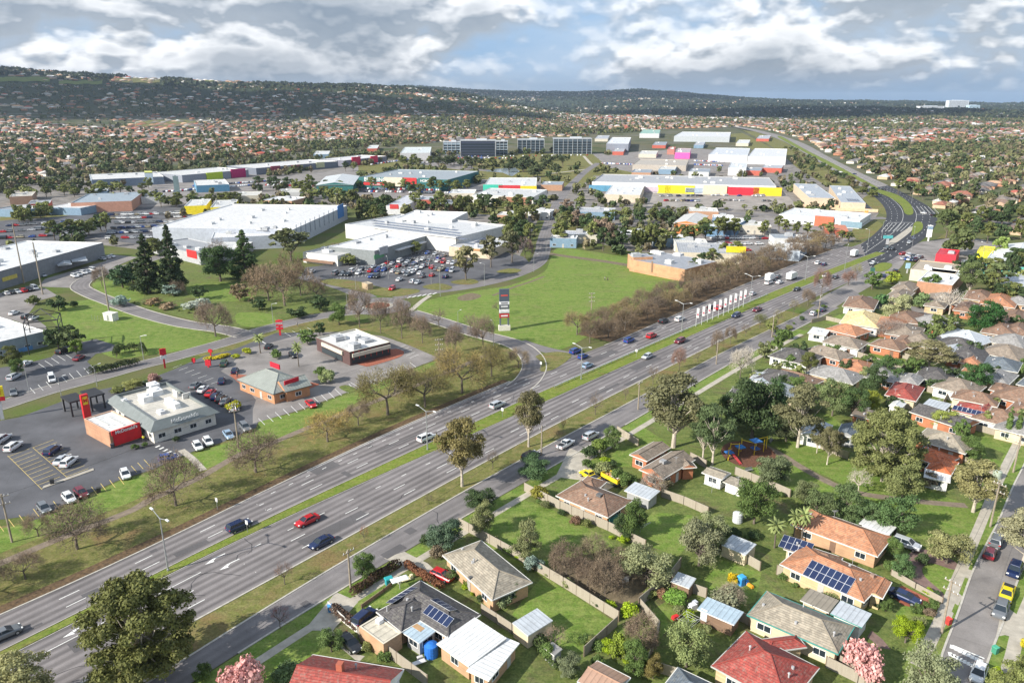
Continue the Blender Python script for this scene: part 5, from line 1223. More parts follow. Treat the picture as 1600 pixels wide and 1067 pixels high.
bu.sign(616,284,17,7.5,(.64,.56,.44),name='entrance_gable',d=2.5);bu.sign(640,283,13,5.5,(.55,.03,.03),d=.3);bu.sign(664,283,12,5,(.030,.15,.15),'HOME','white',3.0,d=.3)
shop('pale roofed green nursery wing of the hardware warehouse',[B((500,284),(552,289),(562,275),'gable',7.,pitch=8)],(.62,.64,.64),(.03,.16,.15),name='store_wing',cat='store wing')
shop('white curved building in front of the hardware warehouse',[B((608,319),(634,322),(662,306),F,6.,par=.3)],(.6,.6,.62),(.66,.66,.66),units=2).sign(616,323,6,3,(.6,.05,.05))
s_=shop('row of teal and red fronted shops behind the white brick shop',[B((757,289),(838,291),(839,278),F,7.,par=.4)],(.66,.66,.64),(.45,.42,.40),units=4);s_.sign(770,294,16,5.5,(.05,.50,.36));s_.sign(796,295,18,5.5,(.60,.04,.05));s_.sign(824,296,15,5.5,(.75,.58,.03))
s_=shop('white and brick shop with yellow doors below the teal shop',[B((737,305),(833,308),(840,296),F,6.,par=.3)],(.60,.60,.58),(.68,.66,.60),units=4);s_.sign(810,314,20,5.2,(.35,.16,.10));s_.sign(753,314,3,3,(.7,.6,.1));s_.sign(773,314,3,3,(.7,.6,.1))
L_=shop('longest retail building with blue, yellow and red shopfronts',[B((925,284),(1213,291),(1214,278),F,8.,par=.7)],(.42,.42,.42),(.66,.66,.66),name='retail_centre',cat='shops',units=14,group='big buildings of the shopping centre')
for u,wd_,col_,h_ in ((942,24,(.10,.28,.42),5),(985,12,(.05,.35,.2),5),(963,20,(.6,.6,.62),4),(1008,22,(.55,.45,.5),4),(1038,11,(.82,.72,.02),7.5),(1062,24,(.82,.72,.02),7.5),(1092,22,(.35,.42,.5),4),(1117,19,(.74,.62,.42),9),(1152,34,(.62,.02,.04),6.5),(1199,22,(.80,.55,.02),7)):
 L_.sign(u,294+(u-925)*.022,wd_,h_,col_,name='shopfront',d=.5 if h_<9 else 1.2)
s_=shop('white roofed angular shop in front of the longest retail building',[B((947,301),(1000,305),(1007,290),F,6.,par=.3)],(.72,.71,.69),(.60,.52,.40),units=4)
s_=shop('fan shaped grey roofed building beside the far highway',[B((1240,287),(1265,309),(1310,313),F,7.,par=.3),B((1296,290),(1314,316),(1357,322),F,6.,par=.3)],(.42,.45,.48),(.62,.50,.36),name='retail_centre',cat='shops',units=8,group='big buildings of the shopping centre');s_.solar(1333,313,14,5);s_.sign(1290,322,36,2,(.70,.50,.32),name='awning',d=1.);s_.sign(1335,328,30,2,(.70,.50,.32),name='awning',d=1.)
s_=shop('low white shop with an orange red box beside the junction',[B((1217,335),(1344,345),(1350,333),F,5.,par=.3)],(.72,.72,.7),(.70,.70,.68),units=4,win=True);s_.sign(1288,346,11,6.2,(.62,.14,.07),name='orange_box',d=1.5);s_.sign(1330,351,12,3.6,(.2,.3,.36),name='shopfront')
shop('orange canopy roof beside the car yard at the junction',[B((1291,364),(1326,361),(1321,352),'skill',4.,rise=.3)],(.62,.20,.09),(.4,.1,.06),name='canopy',cat='canopy',roofmat='roof_metal')
shop('white roofed car showroom between the parked cars',[B((1205,388),(1250,393),(1262,381),F,5.,par=.3)],(.70,.70,.68),(.4,.45,.5),units=2)
shop('white roofed shop row with a brown end near the yellow wall house',[B((1438,435),(1488,446),(1508,424),F,5.,par=.3)],(.74,.73,.71),(.42,.22,.13),units=3)
shop('tan flat roofed shop behind the white roofed row',[B((1425,418),(1493,428),(1503,413),F,5.,par=.3)],(.44,.36,.26),(.55,.50,.42),units=3)
shop('red fronted service station shop near the junction',[B((1464,395),(1494,400),(1500,391),F,4.5,par=.2)],(.62,.03,.05),(.62,.03,.05),units=1)
shop('yellow fronted shop behind the dark gum right of the junction',[B((1528,391),(1551,395),(1556,386),F,5.,par=.2)],(.75,.65,.03),(.82,.72,.03))
shop('white roofed teal trimmed shop at the right edge',[B((1540,406),(1602,418),(1612,398),F,5.,par=.3)],(.66,.68,.66),(.10,.42,.36),units=4)
shop('white gable roofed shop at the right edge above the teal shop',[B((1556,394),(1625,405),(1632,388),'gable',5.,pitch=12)],(.72,.72,.70),(.6,.6,.58),units=0)
shop('flat grey roofed shop cut by the right edge',[B((1565,440),(1640,458),(1655,435),F,5.,par=.3)],(.5,.52,.55),(.5,.45,.40),units=3)
for lab,a,b,c,z,rc,wc,sg in (('white wing roofed shops at the far left of the retail strip',(143,281),(256,276),(250,268),7,(.70,.69,.66),(.20,.25,.32),[]),
 ('second white roofed shop row with lime and magenta signs',(284,274),(388,265),(382,258),7,(.70,.69,.66),(.26,.28,.32),[(335,275,18,7,(.45,.58,.03)),(372,271,17,9,(.42,.01,.12))]),
 ('third white roofed shop row of the far retail strip',(400,263),(528,252),(522,246),7,(.70,.69,.66),(.16,.18,.22),[(430,264,12,6,(.3,.05,.08)),(462,262,12,6,(.3,.1,.1)),(500,258,12,6,(.5,.5,.3))]),
 ('farthest shop row of the strip with crimson signs',(538,251),(604,244),(598,239),7,(.72,.70,.68),(.18,.18,.22),[(556,252,16,10,(.62,.02,.08)),(584,249,14,8,(.62,.02,.08))]),
 ('white and blue pavilion in the far retail car park',(306,289),(358,288),(351,280),6,(.72,.71,.68),(.10,.26,.40),[]),
 ('low brick and grey building behind palm like trees on the left',(122,311),(205,314),(224,300),7,(.34,.40,.44),(.50,.26,.18),[]),
 ('bright yellow walled shop with white roof',(292,318),(322,321),(330,311),6,(.66,.66,.64),(.86,.70,.02),[]),
 ('yellow and white shop right of the bright yellow one',(332,320),(365,323),(372,312),6,(.66,.66,.64),(.80,.66,.03),[]),
 ('small cream roofed building at the far left among trees',(18,304),(50,306),(56,299),6,(.60,.56,.48),(.38,.24,.16),[]),
 ('low white building beside the trees left of the offices',(627,237),(672,239),(674,230),9,(.66,.70,.68),(.5,.5,.5),[]),
 ('white office with dark windows right of the glass offices',(949,223),(982,225),(986,215),12,(.72,.72,.72),(.25,.27,.32),[]),
 ('long white roofed building behind the dark trees',(1055,212),(1140,214),(1142,207),10,(.70,.70,.70),(.45,.48,.5),[]),
 ('large white industrial building with green trim',(1108,241),(1168,243),(1172,232),9,(.62,.64,.66),(.62,.62,.62),[]),
 ('white industrial building beside the far highway',(1170,243),(1228,246),(1230,233),9,(.70,.70,.70),(.72,.72,.72),[]),
 ('bright pink fronted shop',(1055,238),(1078,239),(1080,232),8,(.50,.4,.42),(.80,.12,.42),[]),
 ('low tan shop roofs beside the bright pink shop',(990,256),(1072,259),(1076,250),6,(.48,.42,.34),(.45,.40,.34),[]),
 ('red roofed shop left of the bright pink shop',(1043,233),(1054,234),(1056,230),7,(.45,.12,.1),(.45,.2,.15),[]),
 ('small white office with many windows by the industrial buildings',(1138,262),(1166,263),(1168,254),8,(.66,.68,.68),(.62,.62,.62),[]),
 ('white building with green top beyond the pink shop',(1000,208),(1030,209),(1032,203),9,(.3,.5,.4),(.6,.6,.6),[])):
 s_=shop(lab,[B(a,b,c,F,z,par=.5)],rc,wc,units=3)
 for u,v,w_,h_,col_ in sg:s_.sign(u,v,w_,h_,col_,name='shopfront',d=1.)
FILL={}
for k,(u,v) in enumerate(((15,327),(62,316),(98,324),(152,298),(238,306),(386,304),(432,313),(452,299),(662,311),(692,319),(722,301),(862,288),(656,341),(796,336),(842,331),(932,331),(1042,264),(1002,269),(1092,226),(1160,223),(1192,216),(966,236),(940,216),(1012,240),(1030,226),(1176,266),(1206,262),(1092,268),(582,231),(502,240),(1100,330),(1130,340),(880,372),(905,366),(1180,352),(1050,372),(1080,378),(1000,366),(1240,372))):
 c_=random.Random(k).choice([((.7,.7,.68),'white'),((.45,.46,.48),'grey'),((.66,.64,.58),'cream'),((.3,.33,.36),'dark grey')]);wc_=random.Random(k+9).choice([(.6,.55,.45),(.45,.26,.16),(.62,.62,.6),(.2,.3,.4),(.5,.12,.08)]);s_=S(v);w_=random.Random(k).uniform(14,26)*s_;d_=random.Random(k).uniform(3.5,6) if v>290 else 4
 FILL.setdefault(c_[1],[]).append(shop('',[B((u-w_/2,v),(u+w_/2,v+1.2),(u+w_/2+3,v-d_),F,5,par=.4)],c_[0],wc_,units=2,win=v>330).root)
for k,L in FILL.items():label_row(L,'small '+k+' flat roofed shop unit of the shopping district, {n}','shop','small shop units')
def office(label,u0,u1,vb,hm,dep,wall,bands,group='office blocks by the pond',z=0.):
 a,b=P(u0,vb),P(u1,vb);L=(b-a).length;o=empty('office_building',((a.x+b.x)/2,(a.y+b.y)/2,z),0,label,'office building',group)
 mb=MB();mb.box((0,dep/2,hm/2),(L,dep,hm));mb.obj('wall','tint_matt',o,wall)
 mb=MB();mb.box((0,dep/2,hm+.35),(L+1.2,dep+1.2,.6));mb.obj('roof','tint_matt',o,(.42,.44,.46))
 fl=int(hm/3.6)
 for k in range(fl):mb=MB();mb.box((0,-.06,1.9+k*3.6),(L-.8,.2,2.1));mb.obj('window_band','glass',o)
 for k in range(bands+1):mb=MB();mb.box((-L/2+L*k/bands,-.25,hm/2),(.4,.5,hm));mb.obj('fin','tint_matt',o,(.6,.62,.64))
 mb=MB();mb.box((L*.1,dep/2,hm+1.6),(L*.3,dep*.4,2.));mb.obj('plant_room','tint_matt',o,(.5,.52,.54));return o
office('pale blue office wing left of the dark glass block',693,719,242,17,22,(.28,.36,.42),4);office('dark navy glass office block',720,774,245,21,25,(.03,.04,.07),1);office('pale glass office wing right of the dark navy block',775,793,242,18,22,(.26,.33,.38),3)
office('dark office block in the middle with white fins',809,850,240,19,25,(.08,.11,.14),6);office('widest dark office block with white fins by the footpath',865,924,241,21,25,(.08,.11,.14),8)
for lab,u0,u1,v,h_,c_ in (('distant white hospital slab on the far right horizon',1482,1512,164,52,(.70,.74,.78)),('lower distant white block left of the hospital slab',1437,1474,168,26,(.72,.74,.76)),('distant pale blue block right of the hospital slab',1514,1530,168,34,(.5,.66,.76))):
 q=PT((u0+u1)/2,v+4);wd_=(u1-u0)/FPX*q.y;o=empty('distant_building',(q.x,q.y,q.z-4),0,lab,'building','distant buildings on the horizon')
 mb=MB();mb.box((0,20,h_/2),(wd_,40,h_));mb.obj('wall','tint_matt',o,c_);mb=MB();mb.box((0,20,h_+1),(wd_*.5,20,3));mb.obj('plant_room','tint_matt',o,(.5,.55,.6))
 for k in range(int(h_/6)):mb=MB();mb.box((0,-.1,4+k*6),(wd_*.92,.3,2.));mb.obj('window_band','glass',o)
e=empty('pylon_sign',P(788,516),R(8),'tall shopping centre pylon sign with dark, white and red panels on the green field','pylon sign')
for x in (-1.35,1.35):mb=MB();mb.box((x,0,7),(.5,.7,14));mb.obj('post','tint_matt',e,(.10,.12,.14))
mb=MB();mb.box((0,0,.9),(3.9,1.6,1.8));mb.obj('plinth','tint_matt',e,(.66,.62,.54))
for z_,h_,c_ in ((12.2,4.2,(.07,.09,.12)),(9.6,1.0,(.78,.78,.78)),(8.4,1.4,(.10,.11,.13)),(6.8,1.2,(.7,.7,.7)),(5.2,1.4,(.45,.03,.03))):
 mb=MB();mb.box((0,0,z_),(3.3,.9,h_));mb.obj('panel','tint_matt',e,c_)
 mb=MB();mb.box((0,-.48,z_),(2.3,.06,.45));mb.obj('marking','tint_matt',e,(.6,.08,.06) if h_>3 else ((.2,.2,.22) if c_[0]>.7 else (.7,.7,.7)))
def pylon(u,v,hm,w_,label,pc,pan,ang=0.,name='pylon_sign'):
 e=empty(name,P(u,v),ang,label,'sign','pylon signs of the restaurants')
 mb=MB();mb.box((0,0,hm/2),(w_*.28,.3,hm));mb.obj('post','tint_matt',e,pc)
 for z_,h_,c_ in pan:mb=MB();mb.box((0,0,z_),(w_,.5,h_));mb.obj('panel','tint_matt',e,c_)
 return e
RED=(.60,.015,.03);WH=(.76,.76,.74)
pylon(438,524,5.4,2.2,'red and white pylon sign beside the upper road',RED,[(4.2,2.0,RED),(4.2,.9,WH),(2.4,.7,RED)],R(10));pylon(258,575,6.,1.7,'red and white pylon sign beside the road above the grey restaurant',RED,[(5.,1.8,RED),(3.4,1.,WH)],R(30))
pylon(303,568,1.7,1.,'small red totem at the car park entrance',RED,[(1.1,1.2,RED)]);pylon(326,574,2.4,1.6,'low red sign board by the parked green car',RED,[(1.4,1.6,RED)]);pylon(330,560,3.,1.2,'red post sign behind the clipped yellow hedge',RED,[(2.4,.8,RED)])
e=pylon(4,655,8.5,2.8,'yellow and red fast food pylon at the left edge',(.5,.5,.5),[(7.2,2.6,(.82,.62,.02)),(5.3,1.0,RED)],R(25));text_on(e,'M',2.2,(0,-.3,7.2),(math.pi/2,0,0),'red')
pylon(1352,345,7,2.2,'blue and orange pylon sign at the junction',(.6,.6,.6),[(5.5,2,(.7,.4,.1))]);pylon(1450,377,9,2.6,'white pylon sign of the service station',WH,[(5.5,6.5,WH),(7.4,1.6,(.2,.4,.6))],R(-20));pylon(1386,382,5,5,'teal road sign over the traffic island',(.5,.5,.5),[(4.,1.6,(.1,.45,.45))]);pylon(1417,427,4.5,1.9,'pale blue sign board beside the side street',(.5,.5,.5),[(3.4,2.4,(.35,.55,.68))])
pylon(1362,432,4,1.8,'dark green sign box beside the side street',(.2,.2,.2),[(2.6,2.6,(.05,.16,.12))]);pylon(278,308,17,4.2,'dark slab pylon in the far retail park',(.10,.14,.15),[(9,15,(.10,.15,.16))]);pylon(235,292,14,7,'grey and yellow green pylon in the far retail strip',(.4,.42,.45),[(8,9,(.25,.32,.38)),(13,2,(.6,.65,.2))])
e=empty('drive_through_gantry',P(134,640),math.atan2(MD.y,MD.x),'black steel drive through shelter with slatted roofs','shelter')
for x0 in (-2.4,2.2):
 mb=MB();mb.box((x0,0,3.9),(3.6,6.0,.35));mb.obj('roof','dark',e)
 for x in (-1.5,1.5):
  for y in (-2.5,2.5):mb=MB();mb.box((x0+x,y,1.9),(.35,.35,3.8));mb.obj('post','dark',e)
e=empty('steel_frame',P(75,545),R(25),'dark open steel frame with a pitched top behind the garden trees','steel frame')
mb=MB();q=[(-6,-6),(6,-6),(6,6),(-6,6)]
def barobj(a,b,r,par,name='bar',mat='dark'):mb=MB();mb.tube(a,b,r,r,6);return mb.obj(name,mat,par)
for x,y in q:barobj((x*.75,y*.75,0),(x*.75,y*.75,10),.16,e,'post')
for i in range(4):
 a,b=q[i],q[(i+1) % 4];barobj((a[0]*.75,a[1]*.75,10),(b[0]*.75,b[1]*.75,10),.14,e,'rail');barobj((a[0]*.75,a[1]*.75,8),(b[0]*.75,b[1]*.75,8),.1,e,'rail');barobj((a[0]*.75,a[1]*.75,10),(0,0,13),.12,e,'rafter')
e=empty('equipment_cabinet',P(174,500),R(-20),'white equipment cabinet in a small wire fence at the foot of the mast','cabinet');mb=MB();mb.box((0,0,1.3),(4.2,2.6,2.6));mb.obj('body','tint_matt',e,(.74,.72,.66));mb=MB();mb.box((0,0,2.68),(4.5,2.9,.16));mb.obj('lid','tint_matt',e,(.66,.64,.58));mb=MB();mb.box((0,-1.32,1.2),(.9,.06,2.0));mb.obj('door','metal',e)
for k in range(9):barobj((-5.5+k*1.37,-3,0),(-5.5+k*1.37,-3,2),.04,e,'fence_post','metal')
def mast(u,v,hm,label,heads=False):
 e=empty('mast',P(u,v),0,label,'mast','tall masts near the mall');mb=MB();mb.tube((0,0,0),(0,0,hm),.3,.2,10);mb.obj('pole','wood_pole',e)
 if heads:
  for k in range(3):a=2.1*k;mb=MB();mb.box((math.cos(a)*.7,math.sin(a)*.7,hm-5),(.35,.3,2.));mb.obj('antenna','white',e);
 mb=MB();mb.tube((0,0,hm),(0,0,hm+1.2),.08,.05,6);mb.obj('tip','metal',e)
mast(171,490,16.,'slender grey mast rising from the lawn behind the white cabinet');mast(38,443,25,'tallest mast in front of the grey warehouse');mast(67,460,21,'mast with antenna boxes beside the warehouse car park',True)
for u,v,hm in ((263,892,10.6),(668,703,10),(908,593,10),(1065,519,10.5),(1172,471,10.5),(1258,438,11)):lamp_double(u,v,hm)
LD=[o for o in bpy.data.objects if o.name.startswith('street_lamp')]
label_row(LD,'grey double armed street lamp on the highway median, {n}','street lamp','street lamps along the highway')
for lab,u,v,hm,a in (('single street lamp at the edge of the big lawn',225,565,8,0),('street lamp in the car park beside the white van',46,613,8.5,.3),('street lamp between the white van and the dark hedge',152,604,6,1),('street lamp beside the flat white roofed restaurant',561,565,5,2),('street lamp in front of the roundabout',543,490,8,.5),
 ('street lamp at the near edge of the full car park',556,452,9.5,1),('street lamp right of the kiosk in the full car park',607,436,9.5,2),('tall street lamp before the mall ring road',688,463,12,1),('street lamp left of the two car park gums',674,444,9.5,0),('street lamp on the green field edge road',757,447,9.5,3),('street lamp beside the bare trees and pylon sign',771,541,8,2),('slim street lamp among bare trees by the link road',716,518,7,1),('street lamp at the bend of the field road',834,425,8,.2),('second lamp at the bend of the field road',853,402,8,.4),
 ('street lamp behind the black shelter',100,640,8.5,1),('street lamp by the red and white pylon sign',427,505,7,0),('street lamp on the median beyond the flags',1319,425,12,1),('signal mast lamp at the junction',1354,396,12,2.6),('street lamp at the junction slip lane',1424,392,12,1.2),('street lamp by the curved junction island',1377,374,10,.3),('street lamp in the far junction',1461,330,12,0),('street lamp on the far highway bend',1424,318,12,3),('street lamp of the tan shop car park',1532,420,12,2)):lamp_single(u,v,hm,lab,a)
for lab,u,v,hm,a,ar in (('timber power pole at the left edge on the verge',19,847,9.5,.5,2),('timber power pole beside the fast food restaurant',373,701,11,.5,2),('timber power pole in front of the dark roofed house',548,918,7,.9,1),('power pole beside the flat white roofed restaurant',687,578,9.5,.3,3),
 ('power pole in front of the bare avenue trees',924,485,6.8,.2,3),('power pole beside the brick hall',1075,432,7,.2,3),('pale power pole casting its shadow over the street',1471,989,9.,2.1,2),('power pole on the footpath beside the park corner',1547,823,9,2.1,2),('power pole beside the cypress pair',1583,738,8.5,2.1,2),
 ('power pole beside the yellow roofed house',1278,497,8.5,.9,2),('power pole at the service road among shrubs',1206,527,7.5,.9,1),('power pole behind the dark shrub by the two silver cars',846,711,7,.9,1),('power pole right of the grey gum by the service road',997,640,7.5,.9,1),('power pole where the service road bends',1119,569,7.5,.9,1)):power_pole(u,v,hm,a,lab,ar)
def wires(label,pts,sag=1.0):
 mb=MB()
 for (a,ha),(b,hb) in zip(pts,pts[1:]):
  A_,B_=P(*a),P(*b);A_.z=ha;B_.z=hb;pr=A_
  for k in range(1,9):
   t=k/8;q=A_.lerp(B_,t);q.z -= sag*4*t*(1-t);mb.tube(pr,q,.022,.022,3,cap=False);pr=q
 props(mb.obj('overhead_wire','dark'),label,'overhead wire','overhead wires')
wires('overhead wire along the street from the pale pole',[((1471,989),8.8),((1547,823),8.8),((1583,738),8.3)]);wires('service wire from the street pole to the dark roofed house',[((548,918),6.8),((600,950),3.4)],.3);wires('overhead wire along the restaurant side of the highway',[((19,847),9.2),((373,701),10.6),((687,578),9.2)])
wires('overhead wire along the service road',[((548,918),6.8),((846,711),6.8),((997,640),7.2),((1119,569),7.2),((1206,527),7.2),((1278,497),8.2)])
FL=[]
for k,(u,v) in enumerate(((1087,511),(1096,508),(1105,504),(1113,500),(1122,497),(1130,494),(1138,489),(1146,486),(1154,482),(1161,480))):
 e=empty('flag',P(u,v),R(-15),None,'flag','row of white flags on the median');mb=MB();mb.tube((0,0,0),(0,0,6.6),.07,.05,6);mb.obj('pole','white',e)
 mb=MB();mb.box((.42,0,5.0),(.72,.05,3.4));mb.obj('banner','white',e);mb=MB();mb.box((.42,0,4.4),(.5,.07,.7));mb.obj('emblem','tint_matt',e,(.5,.1,.15));FL.append(e)
label_row(FL,'tall white banner flag on the median, {n}','flag','row of white flags on the median')
rl=curve('B',132,268,.9);mb=MB()
for a,b in zip(rl,rl[1:]):
 n=(b-a).normalized();n=Vector((n.y,-n.x))*.05
 for z0,z1 in ((.45,.8),):mb.face([(*(a+n),z0),(*(b+n),z0),(*(b+n),z1),(*(a+n),z1)]);mb.face([(*(b-n),z0),(*(a-n),z0),(*(a-n),z1),(*(b-n),z1)]);mb.face([(*(a+n),z1),(*(b+n),z1),(*(b-n),z1),(*(a-n),z1)])
e=props(mb.obj('guard_rail','white'),'long pale guard rail along the highway median','guard rail')
for a in curve('B',132,268,.9,3.):
 mb=MB();mb.box((a.x,a.y,.4),(.14,.14,.8));mb.obj('post','metal',e)
for u,v,lab in ((387,832,'white road sign on the median beside the dark wagon'),(994,558,'white road sign on the median beyond the guard rail'),(785,652,'keep left sign on the median'),(340,796,'white sign post on the verge above the dark wagon'),(845,578,'white sign at the link road island')):
 e=empty('road_sign',P(u,v),R(-30),lab,'road sign','small road signs');mb=MB();mb.tube((0,0,0),(0,0,2.2),.05,.05,6);mb.obj('post','metal',e);mb=MB();mb.box((0,0,2.1),(.6,.05,.8));mb.obj('plate','white',e)
kq=shop('small tan kiosk at the front of the full car park',[B((565,441),(574,444),(578,441),F,2.6,par=.1)],(.5,.42,.3),(.45,.34,.22),name='kiosk',cat='kiosk')
e=empty('playground_set',P(1160,712),R(20),'blue and yellow playground climbing set on the mulch','playground')
for x,y,w_,h_,c_ in ((-3.5,0,1.6,1.4,(.03,.16,.45)),(0,1,1.8,1.7,(.03,.2,.5)),(3.2,0,1.5,1.3,(.05,.12,.35))):mb=MB();mb.box((x,y,h_),(w_,1.6,.25));mb.obj('platform','tint_matt',e,c_)
for x,y in ((-4.3,-.8),(-2.7,.8),(-.9,.2),(.9,1.8),(2.5,-.7),(4.,.7),(5.5,0),(7,1)):mb=MB();mb.tube((x,y,0),(x,y,3.1),.09,.09,6);mb.obj('post','yellow',e)
for a,b in (((-2.7,.8,2.9),(-.9,.2,2.9)),((.9,1.8,2.9),(2.5,-.7,2.9)),((4,.7,3),(7,1,3))):barobj(a,b,.07,e,'bar','yellow')
mb=MB();mb.face([(-3.5,-.8,1.4),(-2.9,-.8,1.4),(-2.6,-3.4,.2),(-3.2,-3.4,.2)]);mb.face([(-3.2,-3.4,.12),(-2.6,-3.4,.12),(-2.9,-.8,1.3),(-3.5,-.8,1.3)]);mb.obj('slide','tint_matt',e,(.5,.05,.05))
mb=MB();mb.box((3.2,0,3.2),(2.2,2.2,.1),taper=.8);mb.obj('shade','tint_matt',e,(.05,.2,.5))
def bench(u,v,a,label):
 e=empty('park_bench',P(u,v),a,label,'bench');mb=MB();mb.box((0,0,.45),(1.8,.45,.06));mb.obj('seat','metal',e);mb=MB();mb.box((0,.22,.75),(1.8,.05,.4));mb.obj('backrest','metal',e)
 for x in (-.7,.7):mb=MB();mb.box((x,0,.22),(.08,.4,.44));mb.obj('leg','metal',e)
bench(1170,737,.4,'grey park bench below the playground mulch');bench(1205,690,1.,'grey park bench above the playground')
def tank(u,v,r,h_,c_,label):
 e=empty('water_tank',P(u,v),0,label,'water tank');mb=MB();mb.tube((0,0,0),(0,0,h_),r,r,16);mb.tube((0,0,h_),(0,0,h_+.25),r,r*.35,16);mb.obj('body','tint_matt',e,c_,False)
 for k in range(4):mb=MB();mb.tube((0,0,.3+k*h_/4.2),(0,0,.38+k*h_/4.2),r+.03,r+.03,16);mb.obj('rib','tint_matt',e,c_)
tank(674,1024,.95,1.9,(.02,.16,.55),'bright blue round water tank beside the sunroom');tank(1557,747,.8,1.6,(.35,.40,.32),'grey green water tank by the street footpath');tank(1152,815,.9,1.8,(.55,.57,.58),'silver water tank beside the long silver shed')
def clothesline(u,v,label):
 e=empty('clothes_line',P(u,v),0,label,'clothes line','rotary clothes lines');barobj((0,0,0),(0,0,2),.05,e,'post','metal')
 for k in range(4):a=k*1.57;barobj((0,0,1.6),(math.cos(a)*1.9,math.sin(a)*1.9,2.1),.035,e,'arm','metal')
 for r in (.9,1.3,1.8):
  for k in range(4):a,b=k*1.57,(k+1)*1.57;barobj((math.cos(a)*r,math.sin(a)*r,1.6+.27*r),(math.cos(b)*r,math.sin(b)*r,1.6+.27*r),.015,e,'line','white')
clothesline(1000,832,'rotary clothes line beside the round green tree');clothesline(1075,985,'rotary clothes line in front of the brown garage');clothesline(1112,770,'rotary clothes line on the lawn below the white bungalow')
def toys(u,v,label,parts,name='play_toy',cat='toy'):
 e=empty(name,P(u,v),.5,label,cat);
 for i,(x,y,z_,dx,dy,dz,c_) in enumerate(parts):mb=MB();mb.box((x,y,z_),(dx,dy,dz),taper=.85);mb.obj(('body','roof','ladder','slide')[i % 4],'tint_matt',e,c_)
 return e
toys(1158,914,'blue and orange toddler slide on the lawn',[(0,0,.7,.9,.9,1.4,(.03,.25,.6)),(0,0,1.6,1.1,1.1,.3,(.05,.35,.7)),(.9,-.3,.4,.5,.5,.8,(.02,.2,.5)),(.9,-1.,.3,.5,1.3,.35,(.85,.35,.02))])
toys(608,912,'teal cubby toy on the lawn behind the rust hedge',[(0,0,.5,1.2,.9,1.,(.02,.25,.28)),(0,0,1.1,1.4,1.1,.2,(.02,.32,.34))]);
toys(634,908,'cream garden furniture beside the rust coloured hedge',[(0,0,.5,1.6,.9,.1,(.75,.68,.42)),(1.1,.3,.4,.5,.5,.7,(.75,.68,.42)),(-1.1,0,.4,.5,.5,.7,(.72,.7,.6))],'garden_table','table')
toys(1055,968,'red barrow among timber beside the brown garage',[(0,0,.5,1.1,.7,.5,(.55,.02,.02)),(.7,0,.6,.8,.1,.1,(.3,.2,.1))],'wheelbarrow','wheelbarrow')
toys(1082,950,'white rubble bags heaped beside the garage',[(0,0,.4,1.3,1.,.8,(.72,.72,.72)),(.9,.5,.35,.8,.8,.6,(.6,.62,.65))],'rubbish_bag','bag');toys(975,903+5,'white junk pile under the olive tree',[(0,0,.25,1.5,.8,.5,(.68,.66,.62)),(1,.3,.2,.7,.5,.4,(.4,.35,.3))],'junk_pile','junk')
toys(655,1040,'white trestle and boards in the courtyard of the extension',[(0,0,.7,2.,.7,.1,(.74,.73,.7)),(.5,.9,.4,.9,.5,.7,(.6,.58,.55))],'trestle','trestle');toys(625,920,'white awning board leaning by the solar roof',[(0,0,1.9,2.8,1.3,.08,(.78,.78,.78)),(0,0,.9,.1,.1,1.8,(.5,.5,.5))],'awning','awning')
for u,v,c_,lab in ((82,756,(.03,.03,.03),'black wheelie bin on the car park island'),(155,769,(.03,.03,.03),'black bin beside the maroon car'),(516,955,(.05,.2,.4),'blue bin at the end of the white picket fence'),(1481,975,(.42,.04,.03),'red mailbox beside the pale power pole'),(176,700,(.05,.05,.06),'dark bin at the corner of the red annex'),(1554,1020,(.05,.25,.16),'green bin beside the right footpath')):
 e=empty('bin',P(u,v),.4,lab,'bin');mb=MB();mb.box((0,0,.5),(.6,.65,1.),taper=1.12);mb.obj('body','tint_matt',e,c_);mb=MB();mb.box((0,0,1.07),(.72,.76,.1));mb.obj('lid','tint_matt',e,tuple(k*1.6 for k in c_))
